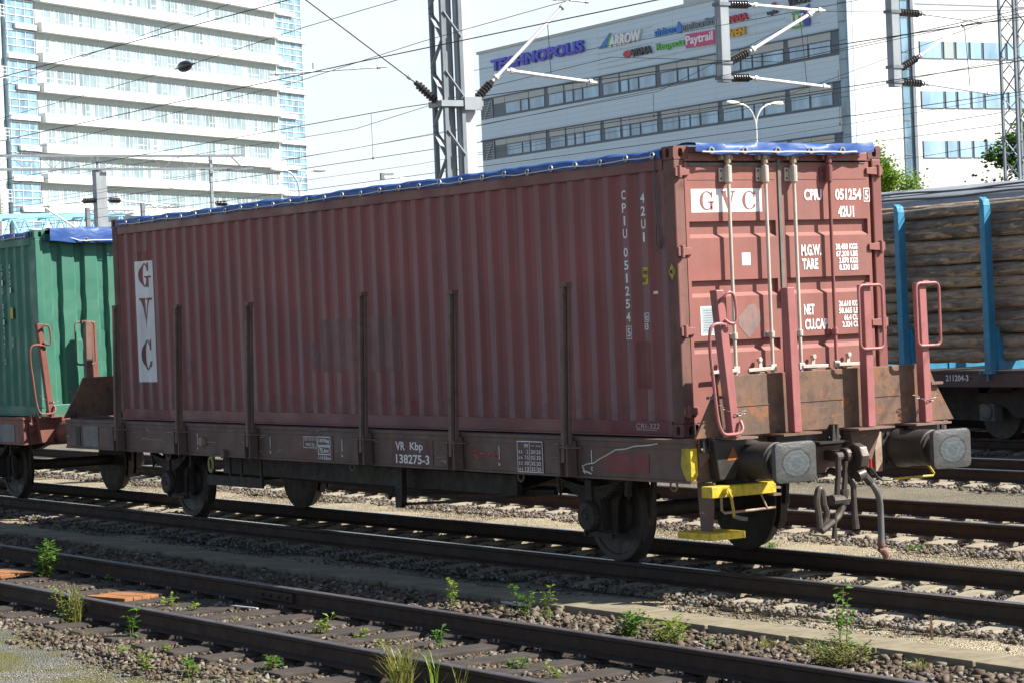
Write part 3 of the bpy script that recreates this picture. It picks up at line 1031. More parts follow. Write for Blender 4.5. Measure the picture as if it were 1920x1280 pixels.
def container_shell(t, dx, side_m, post_m, rail_m, cast_m, phase):
    xa, xb = dx - 12.192, dx
    prof = profile(xa + 0.165, xb - 0.165, phase + dx)
    for sg in (1, -1):
        mb = MB()
        vs = []
        for x, y in prof:
            vs += [(x, y * sg, Z0 + 0.14), (x, y * sg, Z0 + 2.40)]
        mb.add(vs, [(2 * i, 2 * i + 2, 2 * i + 3, 2 * i + 1) for i in range(len(prof) - 1)])
        mb.build('side_panel', side_m, t)
        mb = MB()
        y0, y1 = sorted((-1.219 * sg, -1.155 * sg))
        mb.box(xa + 0.178, xb - 0.178, y0, y1, Z0 + 2.386, Z0 + 2.535)
        mb.build('top_rail', rail_m, t, bevel=0.008)
        mb = MB()
        mb.box(xa + 0.178, xb - 0.178, y0, y1, Z0 + 0.02, Z0 + 0.142)
        y0, y1 = sorted((-1.222 * sg, -1.12 * sg))
        mb.box(xa + 0.178, xb - 0.178, y0, y1, Z0 + 0.002, Z0 + 0.0195)
        mb.build('bottom_rail', rail_m, t, bevel=0.004)
        for (xe, s_) in ((xb, 1), (xa, -1)):
            mb = MB()
            x0, x1 = sorted((xe - s_ * 0.002, xe - s_ * 0.166))
            y0, y1 = sorted((-1.217 * sg, -1.105 * sg))
            mb.box(x0, x1, y0, y1, Z0 + 0.118, Z0 + 2.473)
            mb.build('corner_post', post_m if sg > 0 else rail_m, t, bevel=0.012)
            for z in (Z0, Z0 + 2.473):
                mb = MB()
                casting(mb, xe, -1.219 * sg, z, s_, -sg)
                mb.build('corner_casting', [cast_m, M['black']], t)
    mb = MB()
    mb.box(xa + 0.17, xb - 0.17, -1.15, 1.15, Z0 + 0.05, Z0 + 0.12)
    mb.build('floor', M['deck'], t)
    return prof


def hem(s, amp, f1, f2, ph):
    return amp * (math.sin(s * f1 + ph) + 0.6 * math.sin(s * f2 + ph * 2.3))


def tarpaulin(dx, label, side_eye=28, end_front=True, ph=0.3, end_drop=0.10, end_y=(-1.04, 1.05)):
    xa, xb = dx - 12.02, dx - 0.17
    t = thing('tarpaulin', label, 'tarpaulin', (dx - 6.1, 0, Z0 + 2.5), 'blue tarpaulins over open top containers')
    mb = MB()
    prof = [(-1.236, 2.502), (-1.240, 2.535), (-1.236, 2.568), (-1.20, 2.592), (-1.1, 2.600), (-0.7, 2.603), (0, 2.61), (0.7, 2.603), (1.1, 2.600), (1.20, 2.592), (1.236, 2.568), (1.240, 2.535), (1.236, 2.502)]
    nx = 220

    def fn(i, j):
        k = j * (len(prof) - 1)
        a = min(int(round(k)), len(prof) - 1)
        y, z = prof[a]
        x = xa + (xb - xa) * i
        edge = 1.0 if a in (3, 4, 8, 9) else (0.5 if a in (2, 10) else 0.35)
        z += edge * hem(x, 0.005, 7.3, 17.1, ph + a * 0.7) + (0.5 * hem(x, 0.010, 2.1, 5.3, ph)) - 0.012
        y += (0.005 * math.sin(x * 15.4 + a) + 0.006 * math.sin(x * 3.1 + a * 2)) * (-1 if y < 0 else 1) * (1 if a < 3 or a > 9 else 0)
        return (x, y, Z0 + z)
    mb.grid(fn, nx, len(prof) - 1)
    mb.build('cover_sheet', M['tarp'], t, smooth=True, ang=60)
    # end flap hanging over the end header
    mb = MB()
    ya, yb = end_y
    rows = [(-0.20, 2.604), (-0.10, 2.615), (-0.01, 2.620), (0.095, 2.605), (0.108, 2.56), (0.100, 2.600 - end_drop)]

    def fe(i, j):
        y = ya + (yb - ya) * i
        a = int(round(j * (len(rows) - 1)))
        x, z = rows[a]
        en = min(1.0, 6 * i, 6 * (1 - i))
        z += hem(y, 0.008, 5.3, 13.7, a * 0.8 + ph) * (0.8 if a < 4 else 0.6)
        if a >= 3:
            z += (1 - en) * 0.035 * (a - 2) / 3
            x += 0.010 * math.sin(y * 7.7 + a) + 0.006 * math.sin(y * 23 + a)
        return (dx + x, y, Z0 + z)
    mb.grid(fe, 60, len(rows) - 1)
    mb.build('end_flap_sheet', M['tarp'], t, smooth=True, ang=60)
    # eyelets and rope
    eb = MB()
    ring = [(0.026 * math.cos(2 * math.pi * k / 12), 0.0, 0.026 * math.sin(2 * math.pi * k / 12)) for k in range(12)]
    e0 = None
    rp = MB()
    pts = []
    for i in range(side_eye + 1):
        x = dx - 0.27 - 0.407 * i
        z = Z0 + 2.522 + 0.006 * math.sin(i * 2.3)
        if e0 is None:
            mb = MB()
            mb.tube([(x + a, -1.252 + b, z + c) for a, b, c in ring], 0.0085, 6, closed=True)
            mb.mi = 1
            mb.lathe([(0.019, -0.002), (0.019, 0.002)], (x, -1.249, z), (0, 1, 0), 10)
            e0 = mb.build('eyelet', [M['eyelet'], M['black']], t)
            x_0, z_0 = x, z
        else:
            e = copy_tree(e0, t)
            e.location = (x - x_0, 0, z - z_0)
        pts += [(x + 0.02, -1.256, z - 0.012), (x, -1.262, z - 0.006), (x - 0.02, -1.256, z - 0.010), (x - 0.2, -1.257, z - 0.012 - 0.006 * math.sin(i * 1.7))]
    rp.tube(pts, 0.006, 5)
    rp.build('rope', M['rope'], t)
    ye = [-0.88, -0.50, -0.12, 0.27, 0.65] if end_front else [-0.5, 0.1, 0.7]
    pts = []
    for i, y in enumerate(ye):
        z = Z0 + 2.600 - end_drop + 0.042
        mb = MB()
        mb.tube([(dx + 0.120, y + a, z + c) for a, b, c in ring], 0.0085, 6, closed=True)
        mb.mi = 1
        mb.lathe([(0.019, -0.002), (0.019, 0.002)], (dx + 0.117, y, z), (1, 0, 0), 10)
        mb.build('eyelet', [M['eyelet'], M['black']], t)
        pts += [(dx + 0.122, y - 0.1, z - 0.012), (dx + 0.126, y, z - 0.016), (dx + 0.122, y + 0.1, z - 0.012)]
    mb = MB()
    mb.tube([(dx + 0.03, ya + 0.05, Z0 + 2.56)] + pts + [(dx + 0.03, yb - 0.05, Z0 + 2.54)], 0.008, 5)
    mb.build('rope', M['rope'], t)
    return t


# --- red container
RED = thing('shipping_container', 'maroon open top container with GVC on its side and doors, on the wagon in front', 'container', (-6.096, 0, Z0), 'open top containers on wagons')
PH = -0.79
PROF = container_shell(RED, 0.0, M['side_maroon'], M['post_rust'], M['maroon'], M['corner'], PH)
px_, py_ = np.array([p[0] for p in PROF]), np.array([p[1] for p in PROF])


def yside(x):
    return float(np.interp(x, px_, py_))


def side(u, v, w=0.0, eps=0.004):
    return (u, yside(u) - eps, Z0 + v)


def side_patch(name, x0, x1, z0, z1, mat, eps=0.002, label=None):
    xs_ = sorted(set([x0, x1] + [x for x in px_ if x0 < x < x1]))
    mb = MB()
    vs = []
    for x in xs_:
        vs += [(x, yside(x) - eps, Z0 + z0), (x, yside(x) - eps, Z0 + z1)]
    mb.add(vs, [(2 * i, 2 * i + 2, 2 * i + 3, 2 * i + 1) for i in range(len(xs_) - 1)])
    o = mb.build(name, mat, RED)
    if label:
        o['label'] = label
    return o


side_patch('logo_panel', -11.56, -11.08, 0.486, 2.02, M['white'], label='white GVC panel on the corrugated side')
side_patch('primer_patch', -11.55, -11.16, 2.02, 2.14, M['patch_red'], label='red spray patch above the GVC panel')
for ch, za, zb in (('G', 1.68, 2.00), ('V', 1.16, 1.55), ('C', 0.63, 1.03)):
    mb = MB()
    add_letter(mb, ch, -11.45, -11.12, za, zb, lambda u, v, w: side(u, v, w, 0.006), 4)
    mb.build('logo_letter', M['side_maroon'], RED)['label'] = 'maroon letter ' + ch
side_patch('primer_patch', -0.72, -0.47, 0.43, 0.86, M['patch_red'], label='dark red primer patch near the door end')
side_patch('primer_patch', -7.93, -7.79, 0.15, 0.34, M['patch_red'])
side_patch('primer_patch', -4.78, -4.62, 0.15, 0.30, M['patch_red'])
side_patch('faded_patch', -6.75, -5.0, 0.60, 1.18, M['patch_tan'], 0.0015, label='faded tan repaint patch')
for (cx, cz, hw, hh) in ((-6.86, 0.77, 0.13, 0.18), (-10.06, 0.66, 0.10, 0.19)):
    mb = MB()
    n = 8
    for i in range(n):
        xa, xb = cx - hw + 2 * hw * i / n, cx - hw + 2 * hw * (i + 1) / n
        ha, hb = hh * (1 - abs(xa - cx) / hw), hh * (1 - abs(xb - cx) / hw)
        mb.add([side(xa, cz - ha, 0, 0.0025), side(xb, cz - hb, 0, 0.0025), side(xb, cz + hb, 0, 0.0025), side(xa, cz + ha, 0, 0.0025)], [(0, 1, 2, 3)])
    mb.build('sticker_residue', M['patch_dark'], RED)['label'] = 'dark diamond left by a placard'
mb = MB()
for i, ch in enumerate('CPIU'):
    z = 2.245 - i * 0.118
    w = 0.012 if ch == 'I' else 0.033
    lettering(mb, ch, -0.79 - w, -0.79 + w, z - 0.085, z, lambda u, v, w_: side(u, v, w_), 0.02)
for i, ch in enumerate('051254'):
    z = 1.72 - i * 0.118
    w = 0.014 if ch == '1' else 0.033
    lettering(mb, ch, -0.79 - w, -0.79 + w, z - 0.085, z, lambda u, v, w_: side(u, v, w_), 0.02)
lettering(mb, '5', -0.815, -0.765, 0.905, 0.985, lambda u, v, w_: side(u, v, w_), 0.02)
for a in ((-0.832, -0.748, 0.885, 0.892), (-0.832, -0.748, 0.998, 1.005), (-0.832, -0.825, 0.892, 0.998), (-0.755, -0.748, 0.892, 0.998)):
    mb.add([side(a[0], a[2]), side(a[1], a[2]), side(a[1], a[3]), side(a[0], a[3])], [(0, 1, 2, 3)])
for i, ch in enumerate('42U1'):
    z = 2.20 - i * 0.118
    w = 0.014 if ch == '1' else 0.033
    lettering(mb, ch, -0.50 - w, -0.50 + w, z - 0.085, z, lambda u, v, w_: side(u, v, w_), 0.02)
for a in ((-0.575, -0.53), (-0.525, -0.47)):
    for b in ((a[0], a[1], 1.036, 1.042), (a[0], a[1], 1.112, 1.118), (a[0], a[0] + 0.006, 1.042, 1.112), (a[1] - 0.006, a[1], 1.042, 1.112)):
        mb.add([side(b[0], b[2]), side(b[1], b[2]), side(b[1], b[3]), side(b[0], b[3])], [(0, 1, 2, 3)])
lettering(mb, 'i', -0.561, -0.546, 1.05, 1.105, lambda u, v, w_: side(u, v, w_), 0.02)
lettering(mb, 'c', -0.515, -0.482, 1.05, 1.09, lambda u, v, w_: side(u, v, w_), 0.02)
lettering(mb, '83', -0.560, -0.485, 0.965, 1.025, lambda u, v, w_: side(u, v, w_), 0.02)
mb.build('lettering', M['white'], RED)['label'] = 'white vertical container number CPIU 051254 5, 42U1'
side_patch('height_sticker', -0.575, -0.465, 1.375, 1.53, M['yellow'], 0.003, label='yellow 2.6 m height sticker')
mb = MB()
lettering(mb, '2.6m', -0.565, -0.475, 1.465, 1.515, lambda u, v, w_: side(u, v, w_, 0.006), 0.01)
lettering(mb, "8'6\"", -0.555, -0.485, 1.39, 1.44, lambda u, v, w_: side(u, v, w_, 0.006), 0.01)
mb.build('sticker_text', M['black'], RED)
side_patch('white_tag', -0.42, -0.37, 1.285, 1.31, M['white'], 0.003)
mb = MB()
mb.add([(-0.085, -1.2205, Z0 + 1.40), (-0.035, -1.2205, Z0 + 1.475), (-0.085, -1.2205, Z0 + 1.55), (-0.135, -1.2205, Z0 + 1.475)], [(0, 1, 2, 3)])
mb.build('diamond_sticker', M['yellow'], RED)['label'] = 'yellow diamond sticker on the door post'
mb = MB()
lettering(mb, 'MO', -0.115, -0.055, 1.455, 1.495, lambda u, v, w_: (u, -1.2225, Z0 + v), 0.01)
mb.build('sticker_text', M['black'], RED)
# loose rope hanging by the door post
mb = MB()
mb.tube([(-0.27, -1.235, Z0 + 2.50), (-0.285, -1.228, Z0 + 2.2), (-0.27, -1.228, Z0 + 1.95), (-0.235, -1.228, Z0 + 1.78), (-0.25, -1.228, Z0 + 1.70), (-0.32, -1.228, Z0 + 1.66)], 0.007, 5)
mb.tube([(-0.265, -1.232, Z0 + 2.35), (-0.25, -1.228, Z0 + 2.05), (-0.29, -1.228, Z0 + 1.85), (-0.295, -1.228, Z0 + 1.73), (-0.24, -1.228, Z0 + 1.69), (-0.215, -1.228, Z0 + 1.75), (-0.235, -1.23, Z0 + 1.80)], 0.007, 5)
mb.build('loose_rope', M['hose'], RED)
# red primer stretches and cracks of the bottom rail
for x0, x1 in ((-12.0, -10.65), (-1.75, -0.24)):
    mb = MB()
    mb.box(x0, x1, -1.2205, -1.2192, Z0 + 0.024, Z0 + 0.138)
    mb.build('primer_patch', M['patch_red'], RED)['label'] = 'red primer stretch of the bottom rail'
mb = MB()
lettering(mb, 'CRI-322', -0.72, -0.36, 0.075, 0.118, lambda u, v, w_: (u, -1.2225, Z0 + v), -0.01, slant=0.2)
mb.box(-0.72, -0.40, -1.2225, -1.2207, Z0 + 0.06, Z0 + 0.064)
mb.build('chalk_mark', M['chalk'], RED)

# door end
X = 0.0
mb = MB()
mb.box(-0.16, -0.005, -1.10, 1.10, Z0 + 2.452, Z0 + 2.535)
mb.box(-0.16, -0.012, -1.058, -0.90, Z0 + 2.536, Z0 + 2.582)
mb.box(-0.16, -0.012, 0.90, 1.058, Z0 + 2.536, Z0 + 2.582)
mb.build('door_header', M['door_maroon'], RED, bevel=0.01)
mb = MB()
mb.box(-0.16, 0.0, -1.10, 1.10, Z0 + 0.0, Z0 + 0.118)
mb.build('door_sill', M['post_rust'], RED, bevel=0.01)
for (y0, y1) in ((-1.105, -0.045), (-0.005, 1.06)):
    mb = MB()
    pz = [(0.13, -0.004), (0.16, -0.004), (0.20, 0.0), (0.735, 0.0), (0.77, -0.004)]
    # raised rows with recessed bands between them: (z, x) profile
    zx = [(0.125, 0.0), (0.20, 0.0), (0.745, 0.0), (0.755, 0.0)]
    rows = [(0.20, 0.735), (0.845, 1.235), (1.385, 1.765), (1.915, 2.44)]
    zx = []
    for i, (a, b) in enumerate(rows):
        if i:
            zx.append((a, 0.0))           # upper row starts: sharp overhang
        else:
            zx.append((0.125, 0.0))
        zx.append((b, 0.0))
        if i < len(rows) - 1:
            zx.append((b + 0.035, -0.038))
            zx.append((rows[i + 1][0] - 0.004, -0.038))
    ya, yb = y0 + 0.035, y1 - 0.035
    vs = []
    for z, x in zx:
        vs += [(x, ya, Z0 + z), (x, yb, Z0 + z)]
    mb.add(vs, [(2 * i, 2 * i + 1, 2 * i + 3, 2 * i + 2) for i in range(len(zx) - 1)])
    mb.box(-0.045, 0.0, y0, ya, Z0 + 0.12, Z0 + 2.445)
    mb.box(-0.045, 0.0, yb, y1, Z0 + 0.12, Z0 + 2.445)
    door = mb.build('door', M['door_maroon'], RED)
    # seam under the top row
    mb = MB()
    mb.box(0.0, 0.004, ya, yb, Z0 + 2.285, Z0 + 2.292)
    mb.build('weld_seam', M['door_maroon'], door)
    left = y0 < -0.5
    for rod_y in ((-0.652, -0.226) if left else (0.108, 0.530)):
        painted = rod_y > 0.4
        top_m = M['maroon'] if painted else M['galv']
        mb = MB()
        if painted:
            mb.cyl((0.055, rod_y, Z0 + 0.92), (0.055, rod_y, Z0 + 2.47), 0.0165, 12)
            mb.mi = 1
            mb.cyl((0.055, rod_y, Z0 + 0.06), (0.055, rod_y, Z0 + 0.919), 0.0165, 12)
        else:
            mb.cyl((0.055, rod_y, Z0 + 0.06), (0.055, rod_y, Z0 + 2.47), 0.0165, 12)
        rod = mb.build('locking_rod', [top_m, M['stanchion'] if painted else M['galv']], door, smooth=True)
        cam_m = M['maroon'] if painted else M['galv_dark']
        mb = MB()
        for z in (2.33,):
            mb.box(0.002, 0.020, rod_y - 0.075, rod_y + 0.035, Z0 + z - 0.062, Z0 + z + 0.062)
            mb.cyl((0.055, rod_y, Z0 + z - 0.070), (0.055, rod_y, Z0 + z + 0.080), 0.034, 12)
            mb.box(0.020, 0.055, rod_y - 0.03, rod_y + 0.03, Z0 + z - 0.060, Z0 + z + 0.060)
        mb.build('rod_guide', M['maroon'] if painted else M['galv'], door, bevel=0.003)
        mb = MB()
        for k in (-1, 1):
            mb.cyl((0.020, rod_y - 0.055, Z0 + 2.33 + 0.035 * k), (0.024, rod_y - 0.055, Z0 + 2.33 + 0.035 * k), 0.009, 8)
        mb.build('bolt_head', M['black'], door)
        mb = MB()
        mb.box(0.002, 0.018, rod_y - 0.055, rod_y + 0.03, Z0 + 0.855, Z0 + 0.90)
        mb.cyl((0.055, rod_y, Z0 + 0.85), (0.055, rod_y, Z0 + 0.905), 0.029, 12)
        mb.box(0.018, 0.05, rod_y - 0.022, rod_y + 0.022, Z0 + 0.86, Z0 + 0.895)
        mb.build('rod_guide', M['stanchion'] if painted else M['galv'], door, bevel=0.003)
        # cam and keeper at the header
        mb = MB()
        mb.cyl((0.055, rod_y, Z0 + 2.43), (0.055, rod_y, Z0 + 2.50), 0.030, 10)
        mb.box(0.0, 0.085, rod_y - 0.035, rod_y + 0.018, Z0 + 2.478, Z0 + 2.520)
        mb.box(0.0, 0.06, rod_y + 0.030, rod_y + 0.062, Z0 + 2.462, Z0 + 2.512)
        mb.box(0.0, 0.06, rod_y - 0.075, rod_y - 0.045, Z0 + 2.462, Z0 + 2.505)
        mb.build('cam_keeper', cam_m, door, bevel=0.004)
        # handle with hasp
        s_ = -1 if left else 1
        y_e = rod_y + s_ * 0.30
        mb = MB()
        mb.box(0.045, 0.075, rod_y - 0.032, rod_y + 0.032, Z0 + 0.545, Z0 + 0.605)
        mb.bar((0.078, rod_y, Z0 + 0.572), (0.078, y_e, Z0 + 0.566), 0.016, 0.030)
        mb.box(0.004, 0.075, rod_y + s_ * 0.14 - 0.030, rod_y + s_ * 0.14 + 0.030, Z0 + 0.535, Z0 + 0.580)
        mb.bar((0.05, rod_y + s_ * 0.14, Z0 + 0.58), (0.05, rod_y + s_ * 0.15, Z0 + 0.66), 0.02, 0.04)
        mb.cyl((0.03, rod_y + s_ * 0.15, Z0 + 0.655), (0.075, rod_y + s_ * 0.15, Z0 + 0.655), 0.022, 10)
        mb.build('door_handle', M['galv'], door, bevel=0.003)
    # hinges
    for z in (0.23, 0.94, 1.65, 2.36):
        mb = MB()
        if left:
            mb.prism([(-1.215, Z0 + z - 0.04), (-1.195, Z0 + z - 0.04), (-1.06, Z0 + z - 0.028), (-1.06, Z0 + z + 0.028), (-1.195, Z0 + z + 0.04), (-1.215, Z0 + z + 0.04)], 'x', 0.002, 0.022)
            mb.cyl((0.018, -1.17, Z0 + z - 0.055), (0.018, -1.17, Z0 + z + 0.055), 0.020, 10)
        else:
            mb.prism([(1.215, Z0 + z - 0.04), (1.195, Z0 + z - 0.04), (1.02, Z0 + z - 0.028), (1.02, Z0 + z + 0.028), (1.195, Z0 + z + 0.04), (1.215, Z0 + z + 0.04)], 'x', 0.002, 0.022)
            mb.cyl((0.018, 1.17, Z0 + z - 0.055), (0.018, 1.17, Z0 + z + 0.055), 0.020, 10)
        mb.build('hinge', M['door_maroon'], door, bevel=0.003)
mb = MB()
mb.box(-0.03, 0.012, -0.044, -0.006, Z0 + 0.12, Z0 + 2.475)
mb.box(0.001, 0.010, -1.06, -0.046, Z0 + 2.410, Z0 + 2.440)
mb.box(0.001, 0.008, 0.0, 1.02, Z0 + 2.428, Z0 + 2.440)
mb.build('door_gasket', M['gasket'], RED, bevel=0.004)
mb = MB()
mb.box(0.0, 0.05, -0.055, 0.005, Z0 + 1.17, Z0 + 1.29)
mb.build('door_catch', M['door_maroon'], RED, bevel=0.005)


def door_pt(u, v, w=0.0, eps=0.003):
    return (eps, u, Z0 + v)


def door_rect(name, y0, y1, z0, z1, mat, eps=0.002, th=0.0):
    mb = MB()
    mb.add([door_pt(y0, z0, 0, eps), door_pt(y1, z0, 0, eps), door_pt(y1, z1, 0, eps), door_pt(y0, z1, 0, eps)], [(0, 1, 2, 3)])
    return mb.build(name, mat, RED)


door_rect('logo_panel', -1.04, -0.235, 1.995, 2.205, M['white'])['label'] = 'white GVC panel on the left door'
for ch, a in (('G', -0.945), ('V', -0.70), ('C', -0.46)):
    mb = MB()
    add_letter(mb, ch, a, a + 0.16, 2.015, 2.185, lambda u, v, w: door_pt(u, v, w, 0.005), 1)
    mb.build('logo_letter', M['door_maroon'], RED)
mb = MB()
for body, a, b, c, d in (('CPIU', 0.265, 0.475, 2.09, 2.195), ('051254', 0.64, 0.955, 2.09, 2.195), ('42U1', 0.665, 0.86, 1.93, 2.035),
                         ('M.G.W.', 0.205, 0.44, 1.58, 1.685), ('TARE', 0.21, 0.40, 1.455, 1.555),
                         ('30.480 KGS', 0.62, 0.885, 1.628, 1.685), ('67.200 LBS', 0.62, 0.885, 1.563, 1.618), ('3.870 KGS', 0.655, 0.885, 1.50, 1.555), ('8.530 LBS', 0.655, 0.885, 1.437, 1.492),
                         ('NET', 0.21, 0.335, 1.038, 1.135), ('CU.CAP.', 0.215, 0.50, 0.90, 1.0),
                         ('26.610 KGS', 0.63, 0.895, 1.10, 1.155), ('58.665 LBS', 0.63, 0.895, 1.035, 1.09), ('66.4 CU.M.', 0.69, 0.925, 0.97, 1.025), ('2.324 CU.FT.', 0.665, 0.955, 0.907, 0.962)):
    lettering(mb, body, a, b, c, d, lambda u, v, w: door_pt(u, v, w, 0.004), 0.035)
lettering(mb, '5', 1.0, 1.045, 2.09, 2.18, lambda u, v, w: door_pt(u, v, w, 0.004), 0.03)
for a in ((0.985, 1.06, 2.072, 2.079), (0.985, 1.06, 2.193, 2.20), (0.985, 0.991, 2.079, 2.193), (1.054, 1.06, 2.079, 2.193)):
    mb.add([door_pt(a[0], a[2], 0, 0.004), door_pt(a[1], a[2], 0, 0.004), door_pt(a[1], a[3], 0, 0.004), door_pt(a[0], a[3], 0, 0.004)], [(0, 1, 2, 3)])
mb.build('lettering', M['white'], RED)['label'] = 'white weight and number lettering on the right door'
door_rect('data_plate', -0.985, -0.72, 0.895, 1.155, M['white'], 0.002)
door_rect('data_plate_face', -0.972, -0.733, 0.908, 1.142, M['plate'], 0.0035)
mb = MB()
for k in range(9):
    lettering(mb, '-' * rng.randint(7, 14), -0.955, -0.955 + rng.uniform(0.10, 0.2), 1.115 - k * 0.022, 1.119 - k * 0.022, lambda u, v, w: door_pt(u, v, w, 0.005), 0)
mb.build('plate_lines', M['slate'], RED)
door_rect('sticker', -0.492, -0.392, 1.51, 1.625, M['blue_sticker'], 0.002)
door_rect('sticker', -0.487, -0.397, 1.515, 1.62, M['white'], 0.0035)
mb = MB()
mb.add([door_pt(-0.44, 0.85, 0, 0.002), door_pt(-0.29, 1.02, 0, 0.002), door_pt(-0.31, 1.10, 0, 0.002), door_pt(-0.38, 1.165, 0, 0.002), door_pt(-0.44, 1.15, 0, 0.002), door_pt(-0.56, 1.04, 0, 0.002), door_pt(-0.56, 0.97, 0, 0.002)], [tuple(range(7))])
mb.build('sticker_residue', M['patch_grey'], RED)['label'] = 'grey diamond left by a removed placard'
# far end wall of the container (seen only from other sides)
mb = MB()
mb.box(-12.15, -12.12, -1.10, 1.10, Z0 + 0.12, Z0 + 2.53)
mb.build('end_wall', M['maroon'], RED)
tarpaulin(0.0, 'long blue tarpaulin laced over the roof of the maroon container')

# --- green container on the wagon to the left
GX = -14.80
GRN = thing('shipping_container', 'green open top container with a dented corrugated end, cut off by the left edge', 'container', (GX - 6.096, 0, Z0), 'open top containers on wagons')
GPROF = container_shell(GRN, GX, M['green'], M['green'], M['green'], M['green'], -0.79)
mb = MB()
prof = []
ye = -1.06
pts = [(-1.10, 0.0), (-0.98, 0.0)]
y = -0.98
while y < 0.95:
    pts += [(y + 0.035, -0.055), (y + 0.135, -0.055), (y + 0.165, 0.0), (y + 0.345, 0.0)]
    y += 0.345
pts.append((1.10, 0.0))
nzr = 16
for i, (y, x) in enumerate(pts):
    for k in range(nzr + 1):
        z = Z0 + 0.16 + (2.47 - 0.16) * k / nzr
        d = 0.012 * math.sin(k * 1.7 + i * 2.1) * (1 if 3 < k < 12 else 0.2) + (0.03 if (i in (6, 7, 10) and k in (7, 8)) else 0)
        mb.v.append((GX - 0.03 + x - abs(d) * 0.6, y + d * 0.5, z))
for i in range(len(pts) - 1):
    for k in range(nzr):
        a = i * (nzr + 1) + k
        mb.f.append([a, a + nzr + 1, a + nzr + 2, a + 1])
        mb.m.append(0)
mb.build('end_wall', M['green'], GRN)
mb = MB()
mb.box(GX - 0.12, GX - 0.006, -1.10, 1.10, Z0 + 0.0, Z0 + 0.16)
mb.box(GX - 0.12, GX - 0.006, -1.10, 1.10, Z0 + 2.44, Z0 + 2.535)
mb.build('end_rail', M['green'], GRN, bevel=0.01)
mb = MB()
for i, ch in enumerate('CPIU 051247 2'):
    if ch != ' ':
        lettering(mb, ch, GX - 1.32, GX - 1.27, 2.08 - i * 0.112, 2.16 - i * 0.112, lambda u, v, w_: (u, -1.2115, Z0 + v), 0.0)
for i, ch in enumerate('42U1'):
    lettering(mb, ch, GX - 1.02, GX - 0.97, 2.08 - i * 0.112, 2.16 - i * 0.112, lambda u, v, w_: (u, -1.2115, Z0 + v), 0.0)
lettering(mb, 'ic', GX - 1.01, GX - 0.95, 1.06, 1.13, lambda u, v, w_: (u, -1.2115, Z0 + v), 0.0)
lettering(mb, '83', GX - 1.01, GX - 0.95, 0.98, 1.04, lambda u, v, w_: (u, -1.2115, Z0 + v), 0.0)
mb.build('lettering', M['white_dull'], GRN)
mb = MB()
mb.box(GX - 1.03, GX - 0.93, -1.2112, -1.2095, Z0 + 1.38, Z0 + 1.54)
mb.build('height_sticker', M['yellow'], GRN)
tarpaulin(GX, 'glossy blue tarpaulin hanging over the end of the green container', side_eye=8, ph=1.9, end_drop=0.20, end_y=(-1.03, 1.06), end_front=False)

# ------------------------------------------------------------------ flat wagons
def loop(c, w0, w1, z0, z1, x, r=0.05, n=5):
    """rounded rectangle in the yz plane"""
    out = []
    for (cy, cz, a0) in ((w1 - r, z1 - r, 0), (w0 + r, z1 - r, 90), (w0 + r, z0 + r, 180), (w1 - r, z0 + r, 270)):
        for k in range(n + 1):
            a = R(a0 + 90 * k / n)
            out.append((x, c + cy + r * math.cos(a), cz + r * math.sin(a)))
    return out


def rrect(hw, hh, r, n=5):
    out = []
    for (cy, cz, a0) in ((hw - r, hh - r, 0), (-hw + r, hh - r, 90), (-hw + r, -hh + r, 180), (hw - r, -hh + r, 270)):
        for k in range(n + 1):
            a = R(a0 + 90 * k / n)
            out.append((cy + r * math.cos(a), cz + r * math.sin(a)))
    return out


